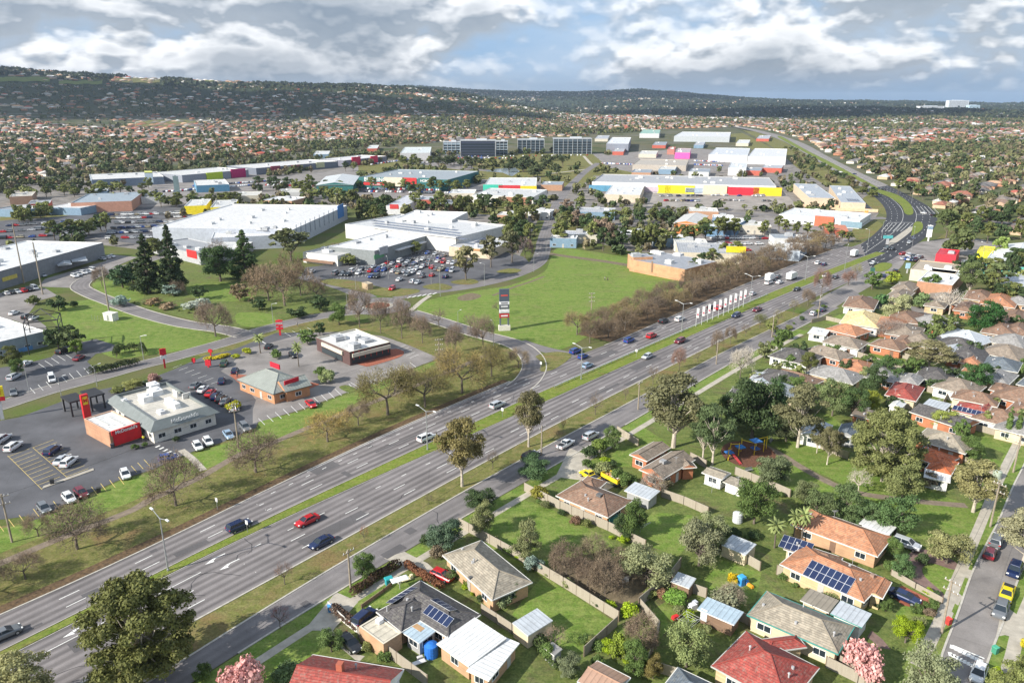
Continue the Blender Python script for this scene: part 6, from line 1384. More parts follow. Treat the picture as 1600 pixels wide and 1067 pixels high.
def person(u,v,label,top,legs,ang=0.,h_=1.74):
 me=bpy.data.meshes.new('person');s_=h_/1.74
 vs=[(0,0,.95),(0,0,1.2),(0,0,1.42),(0,0,1.52),(0,.02,1.64),(.11,0,.88),(.13,.12,.48),(.12,-.02,.06),(.12,.12,.03),(-.11,0,.88),(-.13,-.10,.48),(-.12,-.26,.08),(-.12,-.12,.03),(.2,0,1.38),(.27,-.03,1.12),(.25,.12,.9),(-.2,0,1.38),(-.27,.03,1.12),(-.25,.16,.92)]
 es=[(0,1),(1,2),(2,3),(3,4),(0,5),(5,6),(6,7),(7,8),(0,9),(9,10),(10,11),(11,12),(2,13),(13,14),(14,15),(2,16),(16,17),(17,18)]
 rad=[.15,.15,.16,.065,.11,.095,.07,.045,.035,.095,.07,.045,.035,.065,.05,.035,.065,.05,.035]
 me.from_pydata([tuple(c*s_ for c in p) for p in vs],es,[]);o=link('person',me);sk=o.modifiers.new('s','SKIN');o.modifiers.new('u','SUBSURF').levels=1;o.modifiers['u'].render_levels=1
 for i,r in enumerate(rad):me.skin_vertices[0].data[i].radius=(r*s_,r*s_*(.7 if i<3 else 1));
 me.skin_vertices[0].data[0].use_root=True
 me.materials.append(MATS['tint_matt']);o.color=(.45,.28,.2,1);o.location=P(u,v,.06);o.rotation_euler=(0,0,ang);props(o,label,'person')
 def tubeobj(name,segs,c_):
  mb=MB()
  for a,b,r0,r1 in segs:mb.tube(a,b,r0,r1,10)
  mb.obj(name,'tint_matt',o,c_)
 tubeobj('shirt',[((0,0,.93),(0,0,1.2),.17,.18),((0,0,1.2),(0,0,1.45),.18,.12),((.17,0,1.4),(.27,-.03,1.12),.075,.06),((-.17,0,1.4),(-.27,.03,1.12),.075,.06)],top)
 tubeobj('trousers',[((0,0,.84),(0,0,.98),.165,.17),((.10,0,.9),(.13,.12,.48),.11,.08),((.13,.12,.48),(.12,-.02,.1),.08,.06),((-.10,0,.9),(-.13,-.10,.48),.11,.08),((-.13,-.10,.48),(-.12,-.26,.12),.08,.06)],legs)
 mb=MB();mb.tube((0,0,1.64),(0,-.01,1.76),.12,.06,10);mb.obj('hair','tint_matt',o,(.05,.035,.025))
person(225,690,'person in a yellow shirt walking beside the fast food restaurant',(.8,.75,.03),(.05,.05,.06),.4);person(945,438,'person in pale top standing on the big green field',(.6,.6,.62),(.05,.05,.07),1.);person(949.5,439,'person in black standing on the big green field',(.02,.02,.02),(.02,.02,.03),2.)
person(465,510,'person in grey walking along the upper road',(.5,.5,.5),(.1,.1,.14),1.2);person(371,590,'person in dark clothes at the steak restaurant entrance',(.04,.04,.05),(.1,.1,.1),.2)
def T(key,u,v,hp,wp,color,label,name='gum_tree',cat='tree',group='trees among the houses',cn=None):return ptree(key,u,v,hp,wp,color,label,name,cat,group)
T('giant',228,1062,176,184,(.080,.082,.028),'huge olive green gum tree at the bottom left over the highway')
T('gumH0',35,1120,110,120,(.17,.16,.08),'pale flowering gum cut off at the bottom left corner')
T('shrubH0',378,1090,90,76,'pink','pink blossom tree at the bottom edge beside the faded red roof','blossom_tree')
T('gumH1',722,760,112,78,(.11,.09,.04),'gum with a tall pale trunk on the verge beside the service road');T('gumH2',826,698,92,60,(.085,.075,.04),'second verge gum, rounder and darker, left of the two silver cars')
T('broadH0',570,904,44,38,'green','small round tree on the nature strip beside the power pole','round_tree')
for key,u,v,hp,wp,c,lab in (('broadH1',695,858,50,58,(.05,.075,.05),'dense dark shrub at the top end of the longest fence'),('shrubH1',668,852,24,26,'dark','small dark shrub left of the dense one by the longest fence'),('shrubH2',684,872,28,32,(.09,.07,.05),'purplish brown bush above the tiled roof'),
 ('broadH2',750,797,36,52,'dark','low dark spreading shrub beside the service road footpath'),('broadH0',754,836,54,42,(.24,.25,.12),'pale green leafy shrub tree on the lawn by the fence'),('broadH1',821,872,62,50,(.21,.22,.11),'taller pale green shrub tree on the lawn by the fence'),('shrubH0',836,892,32,36,'bluegrey','grey green bush below the pale shrub tree'),
 ('broadH2',1008,912,64,84,(.13,.135,.075),'broad olive tree with a low crown behind the brown thicket'),('broadH0',988,838,58,50,'green','round green tree beside the teal garage door house'),('broadH1',975,842,40,34,'dark','darker tree half behind the round green tree'),
 ('broadH2',1092,884,78,66,(.20,.20,.125),'silvery olive tree in front of the curved fence lawn'),('broadH0',1112,858,60,48,(.15,.16,.09),'grey green tree behind the silvery olive tree'),('shrubH1',1146,912,24,22,(.62,.44,.02),'golden yellow shrub on the lawn beside the toddler slide'),('shrubH2',1135,948,46,58,(.13,.13,.09),'grey leafless looking bush beside the brown garage'),
 ('broadH1',1178,818,76,64,'green','dense dark green tree beside the long silver shed'),('broadH2',1205,760,52,60,(.085,.10,.055),'round grey green tree below the playground'),('broadH0',1072,1042,78,72,(.12,.14,.06),'dense olive tree in the garden left of the speckled red roof'),('broadH1',990,1050,52,46,'green','round bush tree at the bottom garden, middle of three'),
 ('shrubH0',963,1028,56,32,(.20,.25,.04),'lime green shrub left of the round bush in the bottom garden'),('broadH2',888,1058,42,44,(.09,.10,.06),'dark round bush beside the small rusty shed'),('shrubH1',934,1046,30,28,'green','small green bush right of the dark round bush'),('shrubH2',982,962,28,36,'lime','bright lime shrub at the corner where three fences meet'),('broadH0',1020,1060,40,34,(.2,.16,.06),'yellowish shrub behind the dark gable roof at the bottom'),
 ('shrubH0',1056,940,26,50,(.09,.15,.03),'rank green vegetable patch bush above the barrow'),('shrubH1',1035,935,22,24,(.16,.09,.06),'reddish brown bush in the narrow garden'),('shrubH2',858,1030,40,36,'green','leafy bush between silver shed and tool shed'),('broadH1',800,935,30,30,'green','green shrub at the lower corner of the tiled roof'),('shrubH1',785,950,30,34,(.11,.13,.07),'grey shrub below the tiled roof corner'),('shrubH0',732,915,20,20,(.14,.2,.03),'small green shrub in front of the tiled roof house'),
 ('broadH2',518,1018,42,40,(.07,.10,.035),'round green bush beside the black car at the bottom'),('shrubH1',575,1016,20,24,'olive','olive bush beside the flat garage'),('shrubH2',600,1030,22,30,'green','green bush below the flat garage wall'),('shrubH0',316,1060,30,34,'green','green bush under the pink blossom tree'),('shrubH2',450,1060,30,60,(.06,.09,.04),'dark climbing bush on the lawn at the bottom'),
 ('broadH0',836,748,36,56,(.045,.075,.035),'dark spreading tree beside the black parked car'),('shrubH1',920,716,28,30,'dark','dark round bush on the corner lawn, leftmost'),('shrubH2',938,706,30,34,(.09,.12,.03),'green round bush on the corner lawn, middle'),('broadH1',956,702,36,30,(.06,.085,.03),'taller round bush on the corner lawn, rightmost'),('shrubH0',918,732,20,20,'green','small clipped bush behind the low gate'),
 ('shrubH1',942,742,26,36,'sage','sage green bush beside the yellow ute'),('shrubH2',965,752,28,30,'green','green bush beside the yellow tip truck'),('shrubH0',982,760,30,34,'green','bush between the tip truck and the grey gables'),('shrubH2',842,778,26,34,(.22,.20,.04),'yellow green shrub at the end of the pale fence'),('shrubH1',899,820,18,24,(.12,.07,.05),'small brown bush on the lawn against the pale fence'),('shrubH0',1040,765,26,30,(.16,.13,.08),'bare shrub in front of the orange brick gables'),
 ('shrubH1',1150,960,20,24,'sage','small sage bush beside the garage path'),('broadH1',1384,955,22,20,'green','clipped round bush in front of the solar panel house'),('shrubH2',1372,950,20,20,'dark','dark bush beside the clipped round bush'),('broadH2',1414,1004,46,46,'lime','bright lime green tree beside the street footpath'),('shrubH0',1345,1062,82,74,'pink','large pink blossom tree in front of the green eaved long house'),('shrubH1',1450,962,18,24,(.22,.16,.12),'dry brown bush beside the footpath drive'),
 ('broadH0',1448,1100,96,84,(.13,.14,.085),'grey green gum tree at the bottom beside the lime tree'),('broadH2',1478,880,54,72,(.16,.155,.075),'broad olive tree over the footpath near the loop drive'),('shrubH1',1440,882,24,26,'dark','dark bush beside the loop drive, left of the olive tree'),('broadH1',1396,872,36,28,'green','green bush beside the silver wagon drive'),('broadH0',1408,900,36,40,(.06,.10,.04),'spreading green bush beside the cream brick fence'),('shrubH0',1390,892,26,24,'green','small green bush at the corner of the palm house'),
 ('gumH0',1598,882,96,96,(.15,.14,.09),'grey gum overhanging the street at the right edge'),('broadH1',1596,1060,52,46,'olive','olive tree at the right edge beside the footpath'),('shrubH1',1557,1062,28,24,'lime','yellow green round shrub beside the white parked car'),('shrubH2',1604,1015,26,26,(.5,.42,.03),'golden shrub at the right edge of the footpath'),('broadH2',1575,1098,60,70,'olive','olive bush at the bottom right corner'),
 ('giant',1378,752,116,120,(.095,.10,.04),'giant spreading gum in the middle of the park'),('broadH0',1408,784,64,62,(.12,.13,.055),'olive tree at the foot of the giant park gum'),('gumH2',1520,800,84,92,(.16,.145,.07),'sparse olive brown tree at the end of the park path'),('shrubH0',1450,760,30,30,(.14,.11,.08),'brown bush beside the white patio roof'),('broadH1',1512,718,36,44,'green','dark green tree beside the orange roofed house'),
 ('gumH0',1246,699,104,84,(.095,.09,.05),'white trunked gum behind the park fence, the tallest there'),('gumH1',1276,708,46,30,(.10,.095,.05),'slender gum second from the left along the park fence'),('gumH2',1292,726,62,38,(.11,.10,.055),'leaning gum with white trunk on the park lawn'),('gumH0',1307,712,40,30,(.11,.09,.06),'thin brownish gum right of the leaning white one'),
 ('gumH2',1052,699,116,124,(.088,.084,.046),'great spreading gum with a tall trunk behind the grey gables'),('gumH0',1113,726,100,66,(.055,.075,.035),'dark gum with a split white trunk beside the playground'),('gumH1',1098,718,82,50,(.05,.07,.03),'dark gum behind the split trunk gum'),('broadH1',1175,684,92,84,'dark','dense dark tree above the playground'),('broadH2',1196,664,72,64,(.04,.07,.03),'second dense dark tree above the playground, farther right'),
 ('broadH0',1142,668,58,48,'dark','dark tree left of the playground trees'),('broadH1',1228,760-70,46,40,(.08,.09,.05),'low tree left of the white trunked gum'),('broadH0',1280,818,54,52,(.07,.09,.04),'first of the garden trees behind the palm house'),('broadH1',1318,815,60,56,(.075,.105,.045),'large garden tree behind the palm house'),('broadH2',1352,826,44,44,(.06,.09,.04),'garden tree behind the white carport roof'),('broadH0',1398,836,66,66,(.055,.09,.035),'dark leafy tree casting a long shadow over the park lawn'),('broadH1',1258,790,40,40,(.09,.10,.05),'small tree at the park fence behind the palms'),
 ('cyp0',1572,688,58,14,'green','left one of the cypress pair at the right edge'),('cyp0',1587,690,56,14,'green','right one of the cypress pair at the right edge'),('broadH2',1362,642,32,30,(.24,.26,.04),'round yellow green tree below the bright red roof'),('broadH0',1474,672,32,42,(.17,.19,.05),'bushy yellow green tree in front of the dark grey roof'),('broadH1',1522,612,48,46,(.03,.065,.022),'round very dark tree among the right hand houses'),('broadH2',1537,522,50,54,(.022,.065,.018),'biggest round dark green tree right of the yellow roof'),
 ('broadH0',1270,640,42,42,'green','leafy tree beside the dark grey roof above the park'),('broadH1',1300,650,58,48,(.09,.11,.05),'tall olive tree beside the park fence lawn'),('broadH2',1330,652,52,46,(.05,.08,.03),'dark tree right of the tall olive tree'),('broadH0',1362,622,54,44,'dark','dark tree left of the bright red roof'),('broadH1',1388,598,42,38,(.05,.085,.03),'round dark tree below the small fenced lawn'),('broadH2',1240,622,36,34,'green','green tree between two long roofs above the park'),('broadH0',1222,612,28,32,'dark','dark bush tree at the end of the slate roof'),('gumH1',1262,585,36,30,'gum','thin gum behind the reddish brown roof'),
 ('gumH0',1450,578,46,78,(.20,.18,.10),'sparse bare olive tree among the right hand gardens'),('broadH1',1400,500,40,46,(.19,.19,.11),'pale gum beside the yellow roofed house'),('shrubM0',1376,478,24,28,(.04,.08,.03),'round dark bush on the corner lawn'),('broadM0',1467,528,40,40,(.09,.11,.04),'olive tree in front of the pale bare tree'),('broadM1',1440,520,18,20,'dark','small dark tree in the unit car park'),('broadM2',1440,482,24,30,(.08,.11,.05),'small round tree above the unit car park'),('broadM0',1394,445,22,26,(.24,.28,.04),'lime tree at the side street corner'),('broadM1',1362,452,28,30,'green','dark green tree at the side street corner'),('broadM2',1455,458,28,30,'green','green tree below the white shop row'),('gumH2',1513,462,52,50,(.08,.10,.04),'big dark gum right of the white shop row'),('gumM0',1556,456,44,48,(.075,.09,.04),'second big dark gum right of the white shop row'),('gumM1',1582,426,38,38,'dark','dark gum in front of the teal trimmed shop'),
 ('broadM0',1495,400,48,46,(.07,.085,.035),'dark gum behind the red fronted shop'),('broadM1',1560,404,34,28,(.13,.17,.05),'fresh green tree behind the yellow fronted shop'),('gumM2',1478,372,44,40,(.06,.075,.03),'dark gum beside the far junction'),('broadM2',1355,580,26,28,'green','small tree beside the terracotta roofed house'),('broadM0',1205,520,22,20,'olive','shrub beside the power pole on the service road'),('shrubM0',1228,530,20,24,'green','green shrub at the start of the suburban gardens')):
 nm={'b':'round_tree','g':'gum_tree','s':'shrub','c':'cypress_tree'}[key[0]]
 if key[0]=='b' and hp<34:nm='shrub'
 T(key,u,v,hp,wp,c,lab,nm,'shrub' if nm=='shrub' else 'tree','garden shrubs' if nm=='shrub' else 'trees among the houses')
for u,v,hp,wp,lab in ((1251,850,62,26,'tallest palm beside the brown tiled house'),(1239,848,56,24,'palm leaning left beside the tallest palm'),(1210,856,50,30,'short bushy palm left of the palm pair'),(407,552,32,20,'left palm beside the grey steak restaurant'),(467,573,40,18,'right palm in front of the flat roofed restaurant')):T('palm',u,v,hp,wp,(.13,.15,.06),lab,'palm_tree','palm','palms')
for key,u,v,hp,wp,c,lab in (('thick0',885,900,62,66,'bare','bare brown thicket tree in the fenced plot, leftmost'),('thick1',928,880,52,60,(.16,.13,.08),'bare thicket tree at the back of the fenced plot'),('thick0',945,928,66,70,(.16,.12,.08),'largest bare thicket tree in the fenced plot'),('thick1',918,915,50,50,(.15,.11,.075),'bare tree in the centre of the fenced plot'),('thick1',975,895,48,54,'bare','bare thicket tree against the broad olive tree'),
 ('thick0',1000,1014,66,66,'bare','bare brown tree behind the corner of three fences'),('slimH0',867,1012,42,38,(.30,.21,.15),'bare broom shaped bush beside the silver shed'),('thick1',1142,946,40,52,(.24,.20,.14),'pale bare bush beside the grey garage roof'),('bareH1',1156,592,56,42,'pale','pale bare tree beside the service road bend'),('ghost',1340,774,48,44,'pale','leafless white barked tree beside the park path'),('ghost',1483,492,44,52,(.5,.47,.42),'big leafless silver tree among the houses'),('thick0',1392,528,32,50,(.24,.19,.16),'bare purple grey tree right of the yellow roof'),
 ('thick1',1100,862,26,40,'bare','bare shrub under the silvery olive tree'),('slimH1',438,982,44,34,(.24,.11,.10),'reddish plum tree on the nature strip'),('bareH0',1022,770,38,50,(.30,.25,.20),'small bare tree in front of the orange brick gables'),('bareH2',700,912-4,20,20,'bare','tiny bare shrub beside the red parked car')):
 T(key,u,v,hp,wp,c,lab,'bare_tree','bare tree','bare trees of the gardens')
V='bare trees of the highway verge'
for key,u,v,hp,wp,c,lab in (('bareH0',121,858,66,80,'bare','bare spreading tree on the verge below the car park island'),('bareH1',275,790,66,74,'bare','bare spreading tree on the verge in front of the footpath link'),('bareH2',400,738,56,68,'bare','bare spreading tree on the verge right of the timber pole'),('bareH0',40,905,40,50,'bare','low bare tree at the left edge of the verge'),
 ('bareH1',512,690,44,58,(.30,.22,.07),'small golden leaved tree on the verge'),('bareH2',606,648,70,72,'baregreen','large half bare tree on the verge, left of a close row'),('bareH0',664,636,58,64,'baregreen','half bare tree on the verge, second in the close row'),('bareH1',722,614,62,66,(.22,.17,.06),'golden brown half bare tree beside the highway'),('bareH2',768,588,44,46,'baregreen','half bare tree at the end of the close row'),
 ('slimH0',445,913,40,30,'barered','thin reddish bare tree on the service road verge, nearest'),('slimH1',569,848,32,16,(.28,.12,.06),'rust brown sapling on the service road verge'),('slimH2',670,788,20,16,'bare','tiny bare sapling on the service road verge'),('slimH0',770,732,32,22,'bare','thin bare tree between the two verge gums'),('slimH1',880,676,26,12,(.2,.12,.05),'small brown sapling right of the second verge gum'),
 ('slimH2',930,648,38,26,'bare','bare tree on the service road verge above the silver cars'),('slimH0',977,625,22,14,'bare','small bare tree on the verge before the great gum'),('slimH1',1020,601,32,22,'bare','bare tree on the verge above the great gum'),('bareH0',1061,579,42,28,'barered','reddish bare tree on the verge near the service road bend'),('slimH2',1090,566,20,14,'bare','thin sapling right of the reddish bare tree'),('bareH1',1119,551,38,22,'bare','bare verge tree with its neighbour at the bend'),('bareH2',1141,538,32,20,'bare','bare verge tree second past the bend'),('slimH0',1165,526,22,16,'bare','thin verge sapling past the bend'),('bareH1',1187,513,26,24,'olive','olive leaved small tree on the verge past the bend'),
 ('bareH0',1283,462,48,30,'barered','reddish bare tree on the verge near the yellow roof'),('bareH2',1262,478,30,24,'bare','bare verge tree left of the reddish one'),('slimH1',1338,438,28,18,(.22,.22,.05),'yellowish thin tree at the side street island'),('bareH2',1325,446,26,24,'barered','bare reddish tree beside the side street'),('slimH2',1215,505,24,18,'baregreen','small verge tree before the shrubs'),('slimH0',1240,492,26,18,'baregreen','thin verge tree after the shrubs')):
 T(key,u,v,hp*(1.25 if key[:4]=='bare' and u<800 else 1),wp*(1.45 if key[:4]=='bare' and u<800 else 1.1),c,lab,'bare_tree','bare tree',V)
for u,v,hp,wp,lab in ((60,838,40,50,'bare tree behind the shared path at the car park corner'),(700,583,40,50,'bare tree at the corner of the flat restaurant car park'),(640,612,44,50,'bare tree behind the close row on the verge'),(810,575,34,44,'bare tree beside the link road bend'),(560,665,44,50,'bare tree between the golden one and the large one'),(-40,935,70,90,'bare tree cut by the left edge')):T('bareH1',u,v,hp,wp,(.21,.16,.10),lab,'bare_tree','bare tree',V)
for u,v,hp,wp,lab in ((562,512,74,44,'tall bare tree beside the roundabout, leftmost'),(595,521,62,38,'bare tree behind the flat roofed restaurant'),(628,529,72,46,'tallest bare tree behind the flat roofed restaurant'),(660,536,50,38,'bare tree between restaurant and power pole'),(712,554,56,40,'bare tree beside the power pole with three arms'),(755,545,60,50,'bare tree near the pylon sign'),(686,512,34,34,'small bare tree above the link road'),(735,520,34,30,'thin bare tree between link road and field'),(337,526,60,66,'bare tree at the tip of the big lawn'),(160,448,36,32,'small bare tree behind the white cabinet mast'),(342,414,44,40,'bare tree behind the dark conifers'),(780,492,24,26,'faint bare tree on the field edge')):
 T(random.choice(['bareH0','bareH1','slimH0','slimH2']) if wp<60 else 'bareH1',u,v,hp,wp,(.19,.14,.10),lab,'bare_tree','bare tree','bare trees around the roundabout')
for k,(u,v,hp,wp) in enumerate(((445,478,72,72),(420,470,60,70),(470,462,52,56),(402,455,44,48),(455,440,48,50),(495,470,40,44))):
 T('bareM%d' % (k % 3),u,v,hp,wp,(.19,.135,.085),['biggest','second biggest','upper right','far left','highest standing','rightmost'][k]+' brown tree of the bare clump left of the roundabout','bare_tree','bare tree','bare clump left of the roundabout')
AV=[]
for row,o_ in ((0,-5.),(1,-13.5)):
 for k in range(28):
  s=172+row*4+k*8.6+random.uniform(-1.6,1.6)
  if s>402 or (row==2 and (s<178 or s>300)):continue
  p=HW(s,off('A',s)+o_+random.uniform(-1.2,1.2));c=random.choice([(.165,.12,.072),(.15,.108,.068),(.19,.145,.07),(.135,.10,.072)])
  AV.append(tree('bareM%d' % random.randrange(3) if s>250 else 'bareH%d' % random.randrange(3),p.x,p.y,random.uniform(7.0,9.2),random.uniform(8.5,11.5),c,None,'avenue_tree',cn='twigs'))
label_row(AV,'bare brown avenue tree of the dense row beside the highway, {n}','bare tree','bare avenue along the highway')
for key,u,v,hp,wp,c,lab in (('conH0',234,458,92,48,(.022,.034,.014),'left one of the two big dark conifers in the left garden'),('conH0',273,458,106,44,(.020,.032,.014),'right and taller one of the two big dark conifers'),('conH0',385,436,76,50,(.045,.07,.025),'green conifer right of the round dark garden tree'),('broadH1',345,440,56,58,(.035,.06,.022),'round dark garden tree between the conifers'),('broadM1',192,450,34,44,(.035,.06,.03),'dark spreading shrub left of the big conifers'),('broadM2',208,442,30,34,'dark','dark shrub touching the left conifer'),('gumM2',455,408,50,66,(.075,.08,.04),'grey gum in front of the mall wing'),
 ('gumH1',22,585,46,34,'gum','round dark gum before the building at the left edge'),('broadM0',92,545,38,38,'dark','tree under the dark steel frame'),('broadM1',112,548,40,40,(.055,.07,.03),'olive tree right of the dark steel frame'),('broadM2',120,553,22,22,(.14,.2,.04),'small lime shrub right of the steel frame trees'),('broadM0',92,486,24,30,'dark','dark bush beside the mast base'),('shrubM0',52,476,18,24,(.07,.08,.03),'dark bush on the bank left of the lawn'),
 ('broadH0',530,508,34,32,'green','round green tree behind the flat roofed restaurant'),('broadM1',500,525,22,20,'dark','dark shrub at the corner of the flat roofed restaurant'),('broadM2',480,537,22,30,'green','green shrub between the palms'),('shrubM0',432,560,18,22,'green','green shrub beside the left palm'),('shrubH0',510,598,26,30,(.13,.15,.07),'pale green bush right of the steak restaurant'),('shrubH1',500,588,20,24,'green','green bush right of the steak restaurant'),('shrubH2',366,640,18,30,(.42,.40,.03),'clipped yellow green bush beside the row of parked cars'),('shrubH0',386,553,12,18,(.4,.42,.03),'clipped yellow bush at the car park corner'),('shrubH1',368,560,10,16,(.38,.4,.03),'second clipped yellow bush at the car park corner'),
 ('broadH2',208,610,18,34,(.16,.16,.06),'yellowish shrub behind the fast food roof'),('shrubH2',183,614,14,26,'olive','low olive shrub beside the black shelter'),('shrubH0',243,602,28,22,(.40,.24,.22),'small pink flowering tree behind the fast food roof'),('shrubH0',212,702,12,14,'green','small shrub in front of the red panel'),('shrubH1',226,698,10,12,'green','small shrub beside the crossing'),('shrubH2',166,690,12,14,(.11,.12,.05),'small shrub at the brick corner of the annex'),('shrubH0',145,676,10,16,(.12,.12,.05),'low shrub along the brick wall of the annex'),('shrubH1',275,690,12,14,'dark','dark shrub below the restaurant eave'),
 ('shrubM0',187,478,20,34,'bluegrey','blue grey rounded bush at the left of the garden bed'),('shrubM0',300,482,14,40,(.42,.44,.40),'silver grey low bush mass in the garden bed'),('shrubM0',318,478,16,26,(.38,.40,.36),'second silver bush in the garden bed'),('broadM0',270,462,20,30,'bluegrey','blue grey bush between the conifers'),('broadM1',312,468,22,26,'dark','dark bush right of the conifers'),('bareM0',278,462,26,30,'bare','bare bush at the foot of the conifers'),('shrubM0',240,476,12,30,(.15,.10,.06),'brown low bush along the garden bed'),('shrubM0',262,483,12,30,(.17,.12,.08),'second brown low bush along the garden bed'),
 ('broadM2',500,486,24,34,'dark','dark bush in front of the roundabout clump'),('broadM0',465,496,16,34,'dark','dark hedge bush by the upper road'),('broadM1',405,485,18,26,'dark','dark bush at the left of the small lawn'),('broadM2',375,470,26,30,(.12,.09,.06),'reddish brown bush left of the bare clump'),('shrubM0',115,480,12,16,'dark','small dark bush at the top of the big lawn'),('broadH2',28,588,30,22,'green','low green bush before the building at the left edge'),
 ('gumM0',728,438,52,46,(.11,.10,.055),'first of the two big car park gums by the ring road'),('gumM1',767,418,48,36,(.10,.095,.055),'second of the two big car park gums by the ring road'),('gumM2',800,410,50,38,(.08,.08,.045),'gum right of the car park gums'),('bareM1',820,404,36,34,(.20,.13,.11),'pinkish bare tree beside the field road'),('broadM1',648,396,20,26,'olive','small tree at the supermarket wall'),('bareM2',600,405,24,22,(.2,.12,.1),'reddish bare tree beside the wedge shaped roof'),('broadM0',545,415,18,26,'olive','small tree left in the full car park'),('bareM0',525,404,26,20,'bare','bare tree beside the small white shop')):
 nm={'b':'garden_tree','g':'gum_tree','s':'shrub','c':'conifer'}[key[0]] if key[:4]!='bare' else 'bare_tree'
 if nm=='garden_tree' and hp<26:nm='shrub'
 T(key,u,v,hp,wp,c,lab,nm,{'conifer':'conifer','shrub':'shrub','bare_tree':'bare tree'}.get(nm,'tree'),'planting on the shopping centre side')
def belt(lab,pts,spec,h=(9,14),w=(8,11),colors=('gum','dark','gum','olive'),keys=('gumM0','gumM1','gumM2','broadM0','broadM1'),name='gum_tree',cat='tree'):
 L=[]
 for u,v in pts:
  p=P(u,v);c=random.choice(colors);L.append(tree(random.choice(keys),p.x,p.y,random.uniform(*h),random.uniform(*w),c,None,name))
 label_row(L,lab,cat,spec)
def scatter(a,b,n,du=6,dv=2.):return [(a[0]+(b[0]-a[0])*(k+.5)/n+random.uniform(-du,du),a[1]+(b[1]-a[1])*(k+.5)/n+random.uniform(-dv,dv)) for k in range(n)]
belt('dark tree on the green behind the field, {n}',scatter((870,345),(960,385),7)+[(885,338),(908,332),(877,384),(925,380),(942,392),(972,394)],'trees behind the green field',colors=('gum','dark','olive',(.14,.10,.08)))
belt('tree along the back of the brick hall, {n}',scatter((985,392),(1160,372),10)+[(994,390),(1015,388),(1102,364),(1096,368)],'trees behind the brick hall',h=(8,14))
belt('tree beside the brick hall power pole, {n}',[(1085,428),(1098,420),(1112,412),(1130,406),(1150,402)],'trees in front of the brick hall',h=(6,9),w=(6,8))
belt('gum between the two mall buildings, {n}',[(575,340),(590,335),(563,344),(604,330),(596,345),(585,352)],'gums between the mall buildings')
belt('gum along the road behind the mall, {n}',scatter((465,306),(560,318),8)+scatter((640,328),(850,330),16,8,5),'gums behind the mall',h=(8,13))
belt('gum on the left side of the field road, {n}',scatter((770,372),(835,350),8,10,8)+[(810,395),(828,388),(815,378),(795,388)],'gums beside the field road')
belt('gum between far left car parks, {n}',scatter((80,378),(170,362),8,5,4)+scatter((20,350),(70,335),6,8,5)+[(240,400),(252,398)],'gums of the left car parks',h=(8,12))
belt('tree in front of the yellow shops, {n}',scatter((225,320),(380,318),12,6,5),'trees before the yellow shops',h=(7,11))
belt('tree of the far left retail park, {n}',scatter((20,312),(240,300),16,8,6),'trees of the far left retail park',h=(7,11))
belt('gum before the hardware warehouse, {n}',scatter((400,296),(545,298),10,5,3)+scatter((560,300),(740,302),12,5,3)+[(678,300),(540,268),(552,268)],'gums before the hardware warehouse',h=(8,13))
belt('tree along the hedge before the longest retail building, {n}',scatter((915,326),(1240,331),14,6,1),'trees before the longest retail building',h=(2.5,4.5),w=(4,6))
belt('tree right of the field road junction, {n}',[(935,314),(888,338),(960,342),(978,345),(1000,350),(1020,346),(1035,352),(950,352)],'trees near the field road junction',h=(6,11))
belt('tree among the showroom car yards, {n}',scatter((1110,362),(1330,372),16,8,8),'trees of the car yards',h=(5,10),w=(5,8))
belt('tree of the dark clump on the far bank, {n}',[(805+random.uniform(-10,75),268+random.uniform(-9,9)) for _ in range(12)],'clump on the far bank',h=(9,13),w=(12,16),colors=((.035,.045,.022),(.05,.06,.03)))
belt('tree of the clump beside the pond, {n}',scatter((625,262),(740,258),12,6,5)+scatter((690,262),(770,264),8,6,4),'clump beside the pond',h=(9,13),w=(10,14),colors=((.04,.05,.025),'gum'))
belt('tree along the left side of the far highway, {n}',scatter((1225,232),(1368,312),22,5,2),'trees left of the far highway',h=(6,9),w=(7,9),colors=((.09,.075,.045),'gum','dark'))
belt('dark tree right of the far junction, {n}',scatter((1480,362),(1600,345),8,8,4)+scatter((1400,300),(1480,320),6,6,3)+scatter((1485,382),(1600,372),5,8,5),'dark trees right of the far junction',h=(9,14),colors=('dark','gum'))
belt('tree among the right hand shops, {n}',scatter((1500,430),(1610,440),7,8,8)+scatter((1540,470),(1610,480),4,8,8),'trees among the right hand shops',h=(7,11))
belt('garden tree among the right hand houses, {n}',[(1180,600),(1212,590),(1235,575),(1250,560),(1300,560),(1320,590),(1350,600),(1460,610),(1480,600),(1500,560),(1450,545),(1520,560),(1550,590),(1590,625),(1600,590),(1560,545),(1585,520),(1490,510),(1425,590),(1395,640),(1500,690),(1540,670),(1245,600),(1470,590),(1430,575),(1405,655),(1195,560),(1215,548),(1540,640),(1600,670)],'trees between the right hand houses',h=(3,6.5),w=(3.5,6),colors=('green','dark','olive','sage'),keys=('broadM0','broadM1','broadM2'),name='garden_tree')
def fenceline(lab,a,b,n,d=1.4,cols=('green','dark','olive','lime','sage'),h=(.8,2.2),keys=('shrubH0','shrubH1','shrubH2')):
 A_,B_=P(*a).xy,P(*b).xy;t=(B_-A_).normalized();m_=Vector((-t.y,t.x));L=[]
 for k in range(n):
  p=A_.lerp(B_,(k+random.random())/n)+m_*d*random.uniform(.6,1.4);hh=random.uniform(*h);L.append(tree(random.choice(keys),p.x,p.y,hh,hh*random.uniform(1.,1.7),random.choice(cols),None,'shrub'))
 label_row(L,lab,'shrub','garden shrubs')
